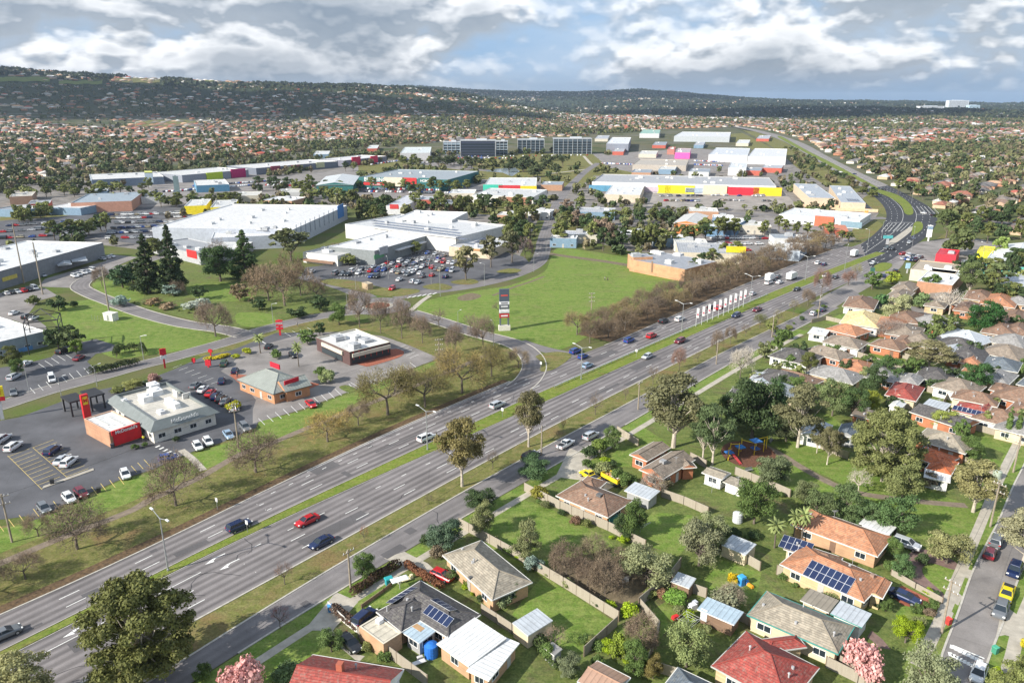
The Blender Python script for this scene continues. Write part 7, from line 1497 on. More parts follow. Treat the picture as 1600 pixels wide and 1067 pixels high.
for lab,a,b,n,d in (('low shrub along the longest fence, {n}',(730,832),(960,968),9,1.2),('shrub along the pale fence, {n}',(830,775),(1000,855),6,-1.3),('shrub in the bottom garden, {n}',(900,1020),(1030,1060),10,2.),('shrub along the park fence, {n}',(1150,745),(1232,778),6,-1.2),('shrub behind the palm house, {n}',(1262,800),(1400,840),8,1.5),
 ('shrub beside the street footpath, {n}',(1440,1000),(1485,925),6,2.),('shrub in the corner lawn by the grey gables, {n}',(925,712),(990,765),6,1.),('shrub along the solar panel house wall, {n}',(1225,900),(1345,948),7,-1.3),('shrub by the tiled brick house wall, {n}',(700,880),(768,940),5,-1.2),('shrub beside the brown thicket, {n}',(1010,960),(1060,890),5,1.5),
 ('shrub in front of the mottled long house, {n}',(1430,700),(1510,722),6,-1.2),('shrub on the verge past the yellow roof, {n}',(1210,530),(1300,480),8,1.5),('shrub at the grey garage lawn edge, {n}',(1050,960),(1100,1000),5,1.),('shrub behind the long silver shed, {n}',(1120,840),(1190,850),5,1.5),('shrub in the gardens by the small fenced lawn, {n}',(1340,560),(1440,590),8,1.),('shrub beside the black shelter, {n}',(170,612),(250,598),7,1.),('shrub around the fast food restaurant, {n}',(175,690),(330,655),6,-1.),('bush in the left garden bed, {n}',(200,474),(310,494),9,1.5)):
 fenceline(lab,a,b,n,d)
HA=math.atan2(MD.y,MD.x)
def C(kd,u,v,ang,color,label,group=None,detail=True,name=None,cat=None):return car(kd,P(u,v,.6),ang,color,label,group,detail,name,.065,cat)
def dirpx(a,b):q=P(*b)-P(*a);return math.atan2(q.y,q.x)
GH='cars on the highway'
for kd,u,v,d_,c,lab in (('sedan',480,813,-1,'red','bright red car in the lane beside the median, nearest red one'),('sedan',502,847,-1,'dark blue','dark blue sedan nearest the service road verge'),('suv',374,822,1,'dark blue','dark wagon beside the white median sign'),('sedan',6,990,1,'grey','dark grey car cut by the left edge on the highway'),('suv',666,684,1,'white','white wagon beside the street lamp on the highway'),('suv',777,633,1,'silver','silver four wheel drive near the start of the guard rail'),
 ('suv',899,549,1,'blue','blue wagon turning in from the slip lane'),('hatch',911,557,1,'blue','blue hatchback overlapping the blue wagon'),('hatch',918,571,1,'pale blue','pale blue hatchback beside the guard rail'),('suv',983,532,1,'blue','blue car alone between the two lamp posts'),('suv',1018,525,1,'red','red wagon in front of the flags'),('suv',1037,502,1,'black','black car under the bare avenue trees'),('suv',1062,499,1,'white','white wagon beside the first flag lamp'),('hatch',1111,480,1,'black','black car behind the flags'),('suv',1123,481,1,'red','red wagon behind the flags'),('hatch',1176,459,1,'silver','silver car past the last flag'),
 ('van',1201,442,1,'white','white van beyond the flags'),('sedan',1218,441,1,'white','white sedan behind the white box truck'),('sedan',1215,432,1,'grey','grey sedan near the avenue before the white van'),('suv',1278,411,1,'white','white car in the far lanes before the junction'),('hatch',1288,413,1,'dark blue','dark car beside the white one before the junction'),
 ('hatch',1011,557,-1,'silver','silver hatchback alone on the near carriageway'),('suv',1062,533,-1,'maroon','maroon wagon on the near carriageway'),('suv',1150,493,-1,'dark blue','dark navy car opposite the flags'),('ute',1183,484,-1,'maroon','maroon ute on the near carriageway'),('sedan',1245,452,-1,'black','black sedan on the near carriageway beyond the flags'),('suv',1290,431,-1,'white','white wagon beside the reddish bare trees'),('sedan',1305,433,-1,'black','black car beside the white wagon near the side street'),('sedan',1364,411,-1,'silver','silver sedan at the junction end of the near carriageway')):
 C(kd,u,v,HA if d_>0 else HA+math.pi,c,lab,GH)
for kd,u,v,a,c,lab in (('sedan',1381,431,1.2,'dark blue','dark blue sedan in the junction slip lane'),('hatch',1399,423,1.3,'black','black hatchback in the junction slip lane'),('sedan',1394,389,-2.4,'black','black sedan waiting at the junction'),('hatch',1385,388,-2.4,'grey','grey hatchback waiting at the junction'),('sedan',1427,372,-2.,'dark blue','dark blue sedan past the curved island'),('hatch',1420,379,-2.1,'silver','silver hatchback past the curved island'),('sedan',1443,333,1.8,'white','white car in the far turning lanes'),('hatch',1459,336,.1,'black','black car crossing the far junction'),('sedan',1335,272,2.2,'dark blue','dark car on the distant highway bend'),('sedan',1313,269,2.2,'white','white car on the distant highway bend'),('sedan',1380,296,2.2,'black','black car on the distant highway before the bend')):C(kd,u,v,a,c,lab,'cars around the junction')
def boxtruck(u,v,ang,label,L=6.5,c=(.74,.74,.72)):
 e=empty('box_truck',P(u,v,.6).xy.to_3d()+Vector((0,0,.065)),ang,label,'truck','trucks on the highway')
 mb=MB();mb.box((-.9,0,2.1),(L-1.9,2.3,2.5));mb.obj('cargo_box','tint_matt',e,c);mb=MB();mb.box((L/2-.75,0,1.45),(1.7,2.1,1.9),taper=.92);mb.obj('cab','car_paint',e,(.76,.76,.75));mb=MB();mb.box((L/2+.06,0,1.85),(.12,1.8,.75));mb.obj('windscreen','glass',e);mb=MB();mb.box((0,0,.65),(L-.6,1.0,.3));mb.obj('chassis','dark',e)
 for x in (-L*.3,L*.33):
  for y in (-1,1):mb=MB();mb.tube((x,y*.85,.45),(x,y*1.12,.45),.45,.45,12);mb.obj('wheel','rubber',e)
boxtruck(1237,435,HA,'white box truck on the far carriageway beyond the flags',7.5);boxtruck(1335,399,HA,'white truck near the signal mast');boxtruck(1203,437,HA,'white tray truck in front of the white van',6)
e=empty('tip_truck',P(957,752,.3).xy.to_3d()+Vector((0,0,.06)),dirpx((936,745),(972,764)),'yellow tip truck full of orange rubble behind the brown tiled house','truck')
mb=MB();mb.box((0,0,.95),(4.6,2.1,.12));mb.obj('tray_floor','yellow',e)
for x,y,dx,dy in ((0,1.05,4.6,.1),(0,-1.05,4.6,.1),(2.3,0,.1,2.1),(-2.3,0,.1,2.1)):mb=MB();mb.box((x,y,1.35),(dx,dy,.8));mb.obj('tray_side','yellow',e)
for k in range(26):mb=MB();s_=random.uniform(.2,.5);mb.box((random.uniform(-1.9,1.9),random.uniform(-.8,.8),1.1+s_/2),(s_,s_*1.3,s_),0,random.random()*3);mb.obj('rubble','tint_matt',e,random.choice([(.6,.25,.08),(.5,.3,.15),(.65,.6,.5)]))
for x in (-1.4,1.6):
 for y in (-1,1):mb=MB();mb.tube((x,y*.8,.42),(x,y*1.05,.42),.42,.42,12);mb.obj('wheel','rubber',e)
for kd,u,v,a,c,lab in (('ute',884,694,dirpx((868,702),(900,684)),'white','white ute parked on the service road, left of the suv'),('suv',923,681,dirpx((910,688),(936,674)),'silver','silver suv parked behind the white ute'),('suv',829,712,HA,'black','black car parked under the dark spreading tree'),('hatch',1271,490,HA,'silver','silver car parked on the service road near the yellow roof'),('sedan',1285,484,HA,'dark blue','dark car parked ahead of the silver one on the service road'),
 ('hatch',691,899,dirpx((670,890),(712,908)),'red','red hatchback in the drive of the tiled brick house'),('sedan',547,1004,dirpx((535,990),(560,1014)),'black','black sedan in the drive beside the flat garage'),('suv',569,965,dirpx((560,975),(580,958)),'dark blue','dark suv behind the brown picket hedge'),('ute',921,743,dirpx((936,752),(908,736)),'yellow','yellow ute in the yard beside the yellow tip truck'),
 ('suv',1557,845,dirpx((1550,860),(1563,830)),'grey','dark grey suv on the street in front of the maroon hatchback'),('hatch',1547,864,dirpx((1541,880),(1553,850)),'maroon','maroon hatchback parked at the kerb of the right hand street'),('suv',1585,891,dirpx((1590,880),(1580,905)),'dark blue','dark blue suv parked on the far kerb of the street'),('ute',1573,928,dirpx((1577,915),(1568,942)),'yellow','bright yellow ute parked on the street'),('suv',1563,953,dirpx((1567,940),(1559,966)),'grey','grey suv parked behind the yellow ute'),('hatch',1529,1052,dirpx((1535,1035),(1523,1067)),'white','white hatchback near the speed hump at the bottom'),
 ('suv',1416,850,dirpx((1402,844),(1430,854)),'silver','silver wagon in the drive beside the loop driveway'),('sedan',1413,932,dirpx((1400,926),(1428,938)),'dark blue','dark blue sedan in the brick drive'),('sedan',1185,590,.4,'silver','silver car under the pale bare tree carport')):C(kd,u,v,a,c,lab,'cars parked on the residential streets')
A1=dirpx((12,705),(34,690));A2=dirpx((190,728),(200,752));A3=dirpx((60,783),(78,803))
for kd,u,v,a,c,lab in (('suv',4,686,A1,'silver','silver wagon cut by the left edge of the photo'),('suv',21,698,A1,'white','white four wheel drive second from the left edge'),('suv',82,704,A1,'dark blue','dark blue wagon alone in the bays of the nearest car park'),('sedan',97,718,A1,'silver','silver sedan half hidden behind the white people mover'),('suv',108,722,A1,'white','white people mover in the bays beside the silver sedan'),('hatch',196,741,A2,'white','white hatchback alone at the grass edge of the car park'),('hatch',69,794,A3,'grey','dark grey hatchback at the lower corner of the car park'),('hatch',108,778,A3,'white','white hatchback left of the maroon one'),('hatch',127,770,A3,'maroon','maroon hatchback at the grass edge of the car park'),('hatch',263,715,A2+1.4,'blue','bright blue hatchback beside the pedestrian crossing'),
 ('hatch',309,697,A2,'white','left white hatchback of the pair facing the grass'),('hatch',325,690,A2,'white','right white hatchback of the pair facing the grass'),('sedan',357,679,A2,'pale blue','pale silver blue sedan left of the timber pole'),('suv',383,668,A2,'grey','grey suv right of the timber pole'),('sedan',305,602,A1,'grey','grey sedan topmost of the row beside the fast food roof'),('sedan',317,608,A1,'white','white sedan second in the row beside the fast food roof'),('sedan',329,614,A1,'red','red sedan third in the row beside the fast food roof'),('hatch',337,619,A1,'dark blue','dark blue car right after the red one in the row'),('hatch',345,623,A1,'black','black car fifth in the row beside the fast food roof'),('sedan',352,627,A1,'grey','dark grey sedan sixth in the row beside the yellow bush'),('hatch',368,637,A1,'silver','silver hatchback beyond the yellow bush in the row'),
 ('suv',350,568,A1+.2,'green','pale green four wheel drive near the clipped hedge'),('hatch',367,579,A1+.2,'dark blue','dark blue hatchback above the steak restaurant'),('sedan',346,595,A1+.3,'dark blue','navy sedan driving through the restaurant car park'),('sedan',486,631,A2,'red','red sedan in the empty bays near the highway verge'),('sedan',420,541,A1,'black','black sedan beside the left palm'),('hatch',458,555,A2,'black','black hatchback behind the hedge of the steak restaurant'),
 ('van',81,592,A2,'white','white van in the upper left car park'),('sedan',124,559,A1,'maroon','maroon sedan beside the lime shrub'),('suv',97,549,A1,'black','black wagon under the steel frame'),('suv',22,589,A1,'silver','silver wagon below the round dark gum'),('hatch',41,568,A1,'silver','silver hatchback right of the round dark gum'),('sedan',21,613,A2,'grey','blue grey sedan at the left edge car park'),('sedan',22,489,A1,'white','white sedan on the pale yard above the left building'),('suv',42,495,A1,'black','black car on the pale yard beside a white one'),('sedan',52,497,A1,'white','white car on the pale yard beside a black one'),('sedan',977,497-0,0,'white','')):
 if lab:C(kd,u,v,a,c,lab,'cars in the restaurant car parks')
def lot(px,ang,where,group,weights=None,kinds=('sedan','hatch','suv','hatch','sedan','suv','van'),jit=.06):
 by={}
 for i,(u,v) in enumerate(px):
  kd=random.choice(kinds);c=random.choice(weights or ['white','silver','white','grey','black','dark blue','silver','blue','red','gold','white','grey'])
  o=car(kd,P(u,v,.7),ang+random.uniform(-jit,jit)+(math.pi if random.random()<.4 else 0),c,None,group,S(v)>4.2)
  by.setdefault((c,kd),[]).append(o)
 nm={'sedan':'sedan','hatch':'hatchback','suv':'wagon','van':'van','ute':'ute'}
 for (c,kd),L in by.items():label_row(L,c+' '+nm[kd]+' '+where+', {n}',{'van':'van'}.get(kd,'car'),group)
Z2=[(497,228),(540,232),(575,235),(545,222),(640,225),(600,215),(685,195),(715,210),(755,210),(700,202),(730,185),(790,190),(800,205),(855,212),(830,195),(720,245),(755,248),(890,222),(925,215),(945,235),(975,220),(1025,225),(1040,245),(1100,238),(1185,248),(895,265),(980,278),(1010,283),(850,322),(820,160),(850,165),(900,150),(945,155),(930,175),(985,185),(990,165),(1010,150),(1040,140),(1085,150),(1040,185),(1080,175),(1060,165),(1150,205),(1125,200),(1165,195),(1225,210),(1200,205),(1170,155),(1205,160),(1230,165),(1175,115),(1120,105),(1070,100),(1240,105),(1140,130),(965,140),(890,180),(870,150),(350,215),(660,200),(770,195),(1135,150),(1100,190),(960,205),(1000,200)]
lot([(400+x/4,370+y/4) for x,y in Z2],dirpx((500,440),(520,430)),'in the full supermarket car park','cars in the supermarket car park')
lot([(117,431),(124,428),(131,426),(138,424),(146,422),(19,456),(27,455),(36,454),(46,452),(54,450),(67,430),(160,404),(168,402),(175,400),(10,458)],dirpx((117,431),(128,434)),'beside the long warehouse','cars by the warehouse',['white','white','silver','black','dark blue','red'])
def grid(rows,jit=1.2):
 out=[]
 for (a,b,n,fill) in rows:
  for k in range(n):
   if random.random()<fill:out.append((a[0]+(b[0]-a[0])*(k+.5)/n+random.uniform(-jit,jit),a[1]+(b[1]-a[1])*(k+.5)/n))
 return out
lot(grid([((168,372),(235,370),8,.9),((170,364),(245,361),10,.9),((175,356),(255,353),11,.9),((180,348),(270,346),12,.9),((165,341),(300,338),17,.85),((160,336),(320,332),20,.85)]),.1,'in the left mall car park','cars in the left mall car park')
lot(grid([((0,372),(110,366),12,.6),((0,362),(120,354),13,.7),((0,353),(125,346),13,.7)]),.1,'in the far left car park','cars in the far left car park')
lot(grid([((1030,306),(1100,306),10,.6),((1110,305),(1210,306),14,.6),((1030,313),(1095,314),8,.5),((1110,312),(1215,314),12,.5),((1030,300),(1210,303),16,.5)]),.5,'before the longest retail building','cars in the retail car park')
lot(grid([((1112,372),(1200,372),12,.8),((1200,370),(1285,372),12,.8),((1110,380),(1190,381),10,.7),((1210,379),(1280,380),9,.8),((1100,389),(1180,391),9,.6),((1290,368),(1330,370),5,.7)]),.2,'in the car yard beside the avenue','cars in the car yard',['white','white','silver','silver','grey','dark blue','red'])
lot(grid([((1408,396),(1440,402),9,.8),((1500,408),(1540,418),8,.7),((1540,400),(1560,404),4,.8),((1410,403),(1445,409),7,.6),((1545,430),(1600,440),8,.7)]),.6,'right of the junction','cars right of the junction')
def colored_mesh(name,V,F_,colv,mat,kind='stuff',label=None,quads=True):
 me=bpy.data.meshes.new(name);k=F_.shape[1];n=len(F_)
 me.vertices.add(len(V));me.vertices.foreach_set('co',np.asarray(V,np.float32).ravel());me.loops.add(n*k);me.loops.foreach_set('vertex_index',F_.astype(np.int32).ravel())
 me.polygons.add(n);me.polygons.foreach_set('loop_start',np.arange(0,n*k,k,dtype=np.int32));me.polygons.foreach_set('loop_total',np.full(n,k,dtype=np.int32))
 at=me.attributes.new('Col','FLOAT_COLOR','POINT');at.data.foreach_set('color',np.column_stack([colv,np.ones(len(colv))]).astype(np.float32).ravel())
 me.materials.append(MATS[mat]);me.update(calc_edges=True);o=link(name,me);o['kind']=kind
 if label:o['label']=label
 return o
LINE_U=[-600,-50,0,110,190,270,400,540,610,690,800,930,1050,1150,1160];LINE_V=[300,300,296,268,264,254,244,234,230,222,216,212,202,199,199]
RV=[v for u,v in FAR_R][::-1];RU=[u for u,v in FAR_R][::-1]
def allowed(x,y):
 z=hgt(x,y)*(np.hypot(x,y)>1550)
 zc=z-CAMH;f=y*math.cos(TH)-zc*math.sin(TH);up=y*math.sin(TH)+zc*math.cos(TH);f=np.maximum(f,1.);u=PW/2+FPX*x/f;v=PH/2-FPX*up/f
 left=(v<np.interp(u,LINE_U,LINE_V)) & (u<=1155)
 ur=np.interp(v,RV,RU)+14;right=(u>ur) & (v<np.interp(u,[1400,1480,1520,1600,1900],[315,330,356,372,420])) & (v>192)
 top=v<=192
 far_ok=(u>1100) & top & (y>0)
 return ((left | right | far_ok) & (y>0) & (np.abs(u-800)<1150)),u,v,z
def vnoise(x,y,s,seed=0):
 return (np.sin(x/s*1.7+seed+np.sin(y/s*1.1+seed*2)*1.4)+np.sin(y/s*1.9-seed+np.sin(x/s*.9)*1.6)+np.sin((x+y)/s*1.3+seed*3))/3
HX,HY,HA_=[],[],[];STV=MB()
for cx_ in range(-4200,5400,420):
 for cy_ in range(560,4600,420):
  if math.hypot(cx_,cy_)<560 or abs(cx_)>cy_*.95+400:continue
  a=(math.sin(cx_*.0013+cy_*.0021)*.7+.5) if math.hypot(cx_,cy_)>900 else HA
  ca,sa=math.cos(a),math.sin(a)
  for r in range(-3,4):
   ly=r*62.
   if r % 1==0:
    p=[(cx_+ca*lx-sa*(ly+31),cy_+sa*lx+ca*(ly+31)) for lx in (-215,215)]
    mx_,my_=(p[0][0]+p[1][0])/2,(p[0][1]+p[1][1])/2
    okk=allowed(np.array([p[0][0],p[1][0],mx_]),np.array([p[0][1],p[1][1],my_]))[0]
    if okk.all() and math.hypot(mx_,my_)<2600:
     nseg=8
     for k in range(nseg):
      A_=Vector(p[0]).lerp(Vector(p[1]),k/nseg);B_=Vector(p[0]).lerp(Vector(p[1]),(k+1)/nseg);n_=Vector((-(B_-A_).y,(B_-A_).x)).normalized()*3.6
      q=[A_-n_,B_-n_,B_+n_,A_+n_];STV.face([(t.x,t.y,(hz(t.x,t.y) if t.length>1550 else 0)+.35) for t in q])
   for k in range(-10,11):
    for side in (-1,1):
     lx=k*19.5+random.uniform(-2,2);l2=ly+side*15+random.uniform(-2,2);HX.append(cx_+ca*lx-sa*l2);HY.append(cy_+sa*lx+ca*l2);HA_.append(a+(math.pi/2 if random.random()<.35 else 0))
o=STV.obj('suburb_streets','asphalt_pale');o['kind']='structure'
HX,HY,HA_=map(np.array,(HX,HY,HA_));ok,U_,V_,Z_=allowed(HX,HY);D_=np.hypot(HX,HY)
park=vnoise(HX,HY,260,1.3)>.42
wood=(V_<186) & (U_>1060) & (U_<1420)
ok &= ~(park & (D_>900)) & (RNG.random(len(HX))<np.clip(1.3-D_/6500-wood*.6,.15,.98)) & (D_<5200) & (RNG.random(len(HX))>np.clip(Z_/40.,0,.9))
HX,HY,HA_,U_,V_,Z_,D_=(q[ok] for q in (HX,HY,HA_,U_,V_,Z_,D_))
inview=(U_>-40) & (U_<1640)
ordr=np.argsort(D_+(~inview)*1e5)
ROOFS=[((.36,.19,.12),'terracotta'),((.30,.11,.07),'red brown'),((.40,.09,.06),'red'),((.20,.13,.10),'brown'),((.13,.12,.12),'dark grey'),((.30,.28,.26),'grey'),((.62,.60,.56),'white'),((.48,.30,.19),'orange tan'),((.24,.20,.17),'grey brown')]
RW_=np.array([.14,.11,.05,.15,.14,.14,.06,.08,.13]);RW_ /= RW_.sum()
WALLS=[(.62,.52,.38),(.70,.66,.58),(.48,.24,.13),(.55,.40,.26),(.42,.20,.12)]
HT=[]
for (L,w) in ((15,9.5),(17,10.5),(13,10)):
 wl=MB();rf=MB();wl.box((0,0,1.3),(L-1,w-1,2.6),top=False,bottom=False)
 a=[Vector((-L/2,-w/2,2.6)),Vector((L/2,-w/2,2.6)),Vector((L/2,w/2,2.6)),Vector((-L/2,w/2,2.6))];r1=Vector((-L/2+w/2,0,2.6+w*.22));r2=Vector((L/2-w/2,0,2.6+w*.22))
 for f in ((a[0],a[1],r2,r1),(a[2],a[3],r1,r2),(a[1],a[2],r2),(a[3],a[0],r1)):rf.face(f,0,[(q.x,abs(q.y-f[0].y)) for q in f])
 rf.face(a[::-1])
 wx=L*.27;b=[Vector((wx-3,-w/2-3,2.55)),Vector((wx+3,-w/2-3,2.55))];rr=Vector((wx,-w/2+0.,2.55+1.4));r0=Vector((wx,0,2.55+1.4));c1,c2=Vector((wx+3,0,2.55)),Vector((wx-3,0,2.55))
 rf.face((b[0],b[1],rr));rf.face((b[1],c1,r0,rr));rf.face((c2,b[0],rr,r0));wl.box((wx,-w/2-.6,1.28),(5,3.8,2.55),top=False,bottom=False)
 HT.append((wl.mesh('wall',['tint_matt']),rf.mesh('roof',['roof_tile'])))
near_idx=ordr[:235];rest=ordr[235:]
groups={}
for i in near_idx:
 c,cn=ROOFS[RNG.choice(len(ROOFS),p=RW_)];t=HT[RNG.integers(3)]
 e=empty('suburban_house',(HX[i],HY[i],max(0,Z_[i])),float(HA_[i]),None,'house');s=random.uniform(.9,1.15);e.scale=(s,s,1)
 link('wall',t[0],e,random.choice(WALLS));j=random.uniform(.85,1.15);link('roof',t[1],e,tuple(k*j for k in c))
 reg='beyond the far highway' if U_[i]>1150 else ('behind the far retail strip' if U_[i]<640 else 'behind the office blocks')
 band=('near row' if V_[i]>300 else 'middle rows' if V_[i]>262 else 'back rows') if U_[i]>1150 else ('front rows' if V_[i]>236 else 'back rows')
 groups.setdefault((cn,reg,band),[]).append(e)
for (cn,reg,band),L in groups.items():label_row(L,cn+' roofed house, '+band+' '+reg+', {n}','house','suburban houses '+reg)
def house_cloud(idx,name,label,big=1.):
 n=len(idx);L=8.0*RNG.uniform(.85,1.25,n)*big;w=5.7*RNG.uniform(.85,1.15,n)*big;hw=2.7*big;rh=2.3*big;a=HA_[idx];ca,sa=np.cos(a),np.sin(a);base=np.maximum(0,Z_[idx])-.5
 P_=[]
 for lx,ly,z in ((-1,-1,0),(1,-1,0),(1,1,0),(-1,1,0),(-1,-1,1),(1,-1,1),(1,1,1),(-1,1,1)):
  X,Y=lx*(L-.5),ly*(w-.5);P_.append(np.column_stack([HX[idx]+X*ca-Y*sa,HY[idx]+X*sa+Y*ca,base+(hw+.5)*z]))
 for lx,ly in ((-1,-1),(1,-1),(1,1),(-1,1)):P_.append(np.column_stack([HX[idx]+lx*L*ca-ly*w*sa,HY[idx]+lx*L*sa+ly*w*ca,base+hw+.5]))
 for sx in (-1,1):X=sx*(L-w)*1.;P_.append(np.column_stack([HX[idx]+X*ca,HY[idx]+X*sa,base+hw+rh+.5]))
 V=np.stack(P_,1).reshape(-1,3);b=(np.arange(n)*14)[:,None]
 F_=np.concatenate([b+np.array(f) for f in ([0,1,5,4],[1,2,6,5],[2,3,7,6],[3,0,4,7],[8,9,13,12],[10,11,12,13],[9,10,13,13],[11,8,12,12])])
 rc=np.array([r[0] for r in ROOFS])[RNG.choice(len(ROOFS),n,p=RW_)]*RNG.uniform(.95,1.5,(n,1));wc=np.array(WALLS)[RNG.integers(0,len(WALLS),n)]
 col=np.repeat(wc[:,None,:],14,1);col[:,8:]=rc[:,None,:]
 tri=F_[(F_[:,2]==F_[:,3])][:,:3];qd=F_[(F_[:,2]!=F_[:,3])]
 qd=np.vstack([qd]);me_o=colored_mesh(name,V,np.vstack([np.column_stack([qd[:,0],qd[:,1],qd[:,2]]),np.column_stack([qd[:,0],qd[:,2],qd[:,3]]),tri]),col.reshape(-1,3),'vc','stuff',label)
house_cloud(rest,'far_houses','thousands of small red, brown and grey roofs of the far suburbs')
def inside(x,y):
 r=np.zeros(len(x),bool)
 for pg in AVOID:
  g=np.array(pg);b=(x>g[:,0].min()) & (x<g[:,0].max()) & (y>g[:,1].min()) & (y<g[:,1].max())
  if not b.any():continue
  i=np.where(b)[0];X,Y=x[i][:,None],y[i][:,None];x0,y0=g[:,0][None],g[:,1][None];x1,y1=np.roll(x0,-1),np.roll(y0,-1)
  c=((y0>Y)!=(y1>Y)) & (X<(x1-x0)*(Y-y0)/(y1-y0+1e-12)+x0);r[i] |= (c.sum(1) % 2==1)
 return r
def tree_cloud(name,n,d0,d1,q,size,hgt_,rad,label,cond=None,cols=None,power=1.):
 t=RNG.random(n*3);D=(d0**power+(d1**power-d0**power)*t)**(1/power);az=RNG.uniform(-.66,.66,n*3);x,y=D*np.sin(az),D*np.cos(az)
 ok,u,v,z=allowed(x,y)
 if cond:ok=~ok & (v<402) & ((v<345) | (u>860) | (u<200)) & (u<np.where(v>300,1330-(v-300)*.9,1235+(v-220)*1.1)) & (vnoise(x,y,60,2.)>-.45);ok[ok]=~inside(x[ok],y[ok])
 ok &= (u>-90) & (u<1690)
 dens=.62+.38*vnoise(x,y,230,2.)+.25*vnoise(x,y,70,5.)+(vnoise(x,y,260,1.3)>.42)*.5
 woods=((v<186) & (u>1060) & (u<1420)) | ((v>170) & (v<215) & (u>560) & (u<900)) | ((v>232) & (v<300) & (u<640))
 ok &= RNG.random(len(x))<np.clip(dens+woods*.5,.08,1.)
 for fx0,fy0,fx1,fy1 in ((205,184,310,203),(-60,119,84,131),(85,126,165,135),(175,121,255,133),(300,118,402,131)):ok &= ~((u>fx0) & (u<fx1) & (v>fy0) & (v<fy1))
 x,y,z=x[ok][:n],y[ok][:n],np.maximum(0,z[ok][:n]);m_=len(x)
 H=hgt_*RNG.uniform(.55,1.35,m_);Rr=rad*RNG.uniform(.6,1.3,m_)
 d=RNG.normal(size=(m_,q,3));d /= np.linalg.norm(d,axis=2)[...,None];r=RNG.random((m_,q,1))**.33;off_=d*r
 cen=np.stack([x[:,None]+off_[...,0]*Rr[:,None],y[:,None]+off_[...,1]*Rr[:,None],z[:,None]+H[:,None]*(.56+.44*off_[...,2])],-1).reshape(-1,3)
 nr=d.reshape(-1,3)+RNG.normal(size=(m_*q,3))*.6;nr /= np.linalg.norm(nr,axis=1)[:,None];a=np.cross(nr,RNG.normal(size=nr.shape));a /= np.linalg.norm(a,axis=1)[:,None];b=np.cross(nr,a)
 s=(size*RNG.uniform(.6,1.4,m_*q)*np.repeat(Rr/rad,q))[:,None]/2
 V=np.stack([cen-a*s-b*s,cen+a*s-b*s*.7,cen+a*s*.8+b*s,cen-a*s*.8+b*s*.8],1).reshape(-1,3)
 cols_=np.array(cols if cols is not None else [(.09,.11,.045),(.12,.13,.055),(.06,.085,.035),(.15,.15,.07),(.12,.13,.05),(.18,.15,.09)])
 c=cols_[RNG.integers(0,len(cols_),m_)]*RNG.uniform(.7,1.35,(m_,1));c=np.repeat(c,q*4,0)
 F_=np.arange(m_*q*4).reshape(-1,4)
 colored_mesh(name,V,F_,c,'vc_leaf','stuff',label)
tree_cloud('suburb_trees',2700,560,1500,46,2.0,7.5,3.4,'dense suburban trees between the nearer roofs',power=1.6)
tree_cloud('suburb_trees',13000,1400,4200,14,3.6,7.5,4.1,'dark trees between the roofs of the far suburbs',power=1.5)
tree_cloud('woods',34000,3600,11000,6,11,10,9,'distant wooded hillsides',power=1.3,cols=[(.028,.04,.02),(.036,.048,.022),(.022,.034,.018),(.05,.056,.028)])
tree_cloud('district_trees',1700,370,1150,60,1.7,6.5,3.0,'trees scattered between the shops and car parks',cond=1,power=1.6)
for k,(u0,v0,u1,v1,c_) in enumerate(((212,190,306,200,'verge'),(0,122,78,129,'median'),(92,128,160,133,'median'),(180,123,250,131,'verge'),(305,121,398,128,'median'))):
 me=MB();nx,ny=16,5;g_=[[PT(u0+(u1-u0)*i/nx,v0+(v1-v0)*(j/ny)+(.8*math.sin(i*.9+k))+(u0<90)*0,0) for i in range(nx+1)] for j in range(ny+1)]
 for j in range(ny):
  for i in range(nx):
   q=[g_[j+1][i],g_[j+1][i+1],g_[j][i+1],g_[j][i]];me.face([(p.x,p.y,(hz(p.x,p.y) if p.xy.length>1550 else 0)+2.5) for p in q])
 o=me.obj('hill_field',c_);o['kind']='structure'
t=RNG.random(5200);D2=2600+5200*t**.8;az=RNG.uniform(-.62,.62,5200);x2,y2=D2*np.sin(az),D2*np.cos(az);ok2,u2,v2,z2=allowed(x2,y2);ok2 &= (vnoise(x2,y2,420,3.1)>-.15)
HX,HY,Z_,HA_=x2[ok2],y2[ok2],z2[ok2],RNG.uniform(0,3,ok2.sum());RW_=np.array([.06,.06,.04,.1,.14,.2,.24,.06,.1]);RW_ /= RW_.sum()
house_cloud(np.arange(len(HX)),'hillside_houses','pale scattered houses on the far hillsides',1.45)
CV,CF,CC=[],[],[]
def carmass(poly_rows,n):
 for (a,b) in poly_rows:
  for k in range(n):
   if random.random()<.3:continue
   u,v=a[0]+(b[0]-a[0])*(k+.5)/n,a[1]+(b[1]-a[1])*(k+.5)/n;p=P(u,v);c=random.choice([(.7,.7,.7),(.5,.5,.5),(.1,.1,.12),(.7,.7,.7),(.3,.03,.03),(.05,.1,.3)]);i=len(CV);z0=.3
   for z,s,sx in ((.3,1,1),(.95,1,1),(1.45,.8,.6)):
    for dx,dy in ((-1,-1),(1,-1),(1,1),(-1,1)):CV.append((p.x+dx*.9*s,p.y+dy*2.2*sx,z));CC.append(c if z<1.4 else c)
   for L in (0,4):
    for q in range(4):CF.append((i+L+q,i+L+(q+1) % 4,i+L+4+(q+1) % 4,i+L+4+q))
   CF.append((i+8,i+9,i+10,i+11))
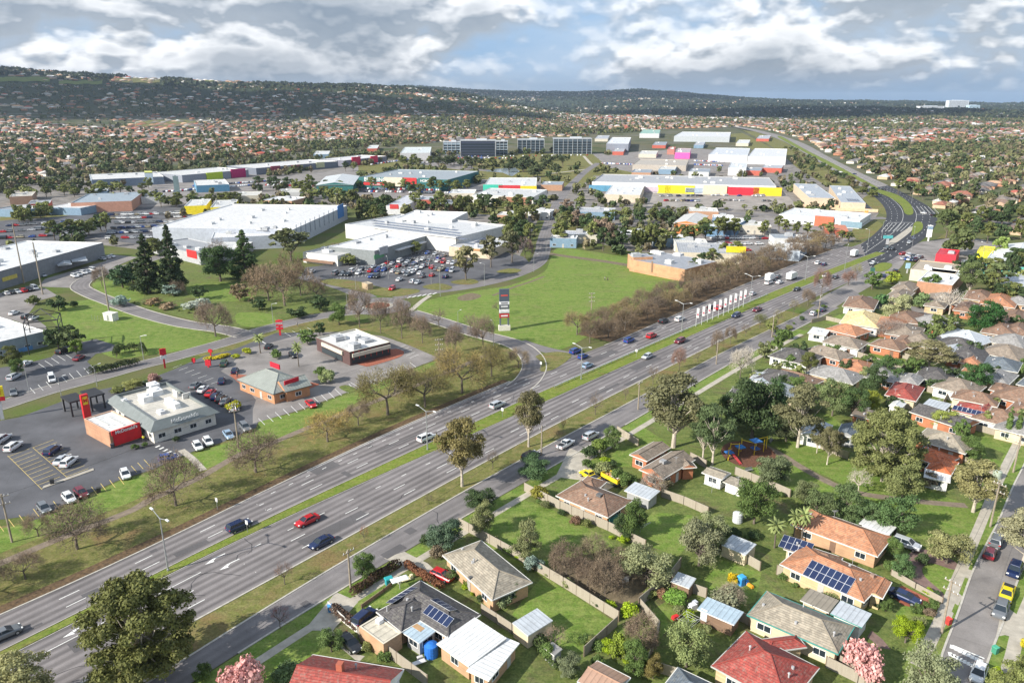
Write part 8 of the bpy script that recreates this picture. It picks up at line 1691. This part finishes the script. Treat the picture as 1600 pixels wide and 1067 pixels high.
carmass([((410,290),(540,293)),((420,286),(560,288)),((570,296),(740,299)),((565,300),(735,303)),((300,292),(420,284)),((260,300),(400,290)),((160,306),(300,298)),((580,258),(640,250)),((700,246),(930,243)),((700,248),(800,248)),((940,256),(990,258)),((1085,252),(1130,254)),((1085,258),(1130,260)),((800,318),(870,312)),((590,296),(700,298)),((640,257),(700,252))],46)
colored_mesh('distant_parked_cars',np.array(CV),np.array(CF),np.array(CC),'vc','stuff','rows of distant parked cars too small to count')
def cloud(u,v,rx,ry,n,label,up=1500,dz=0):  # clouds out of view, added sunward so their shadows darken the far hills
 g_=PT(u,v);c0=Vector((g_.x,g_.y,g_.z))+SUNV/SUNV.z*up;mb=bmesh.new()
 bmesh.ops.create_icosphere(mb,subdivisions=4,radius=1.);
 for p in mb.verts:
  q=p.co.copy();k=1+.22*math.sin(q.x*7+n)*math.cos(q.y*6)+.14*math.sin(q.y*13+q.z*9+n)+.08*math.sin(q.x*23+q.y*19)
  p.co=Vector((q.x*rx*k,q.y*ry*k,q.z*(130 if q.z>0 else 40)*k))
 me=bpy.data.meshes.new('cloud');mb.to_mesh(me);mb.free();me.materials.append(MATS['white']);me.polygons.foreach_set('use_smooth',[True]*len(me.polygons));o=link('cloud',me);o.location=c0;o['kind']='structure';o['label']=label
cloud(130,150,900,520,1.,'grey white cumulus cloud');cloud(470,160,700,420,2.,'grey white cumulus cloud');cloud(1240,178,900,600,3.,'grey white cumulus cloud');cloud(900,148,1300,700,4.,'grey white cumulus cloud',1800)
m=bpy.data.materials.new('haze');m.use_nodes=True;nt=m.node_tree;nt.nodes.clear();o_=N('ShaderNodeOutputMaterial');pv=N('ShaderNodeVolumePrincipled');pv.inputs['Color'].default_value=(.66,.82,1.,1);pv.inputs['Density'].default_value=5e-5;pv.inputs['Anisotropy'].default_value=.2
NL(pv.outputs[0],o_.inputs['Volume']);MATS['haze']=m
mb=MB();mb.box((0,3500,112),(33000,33000,266));
hzo=mb.obj('haze','haze');hzo['kind']='stuff'
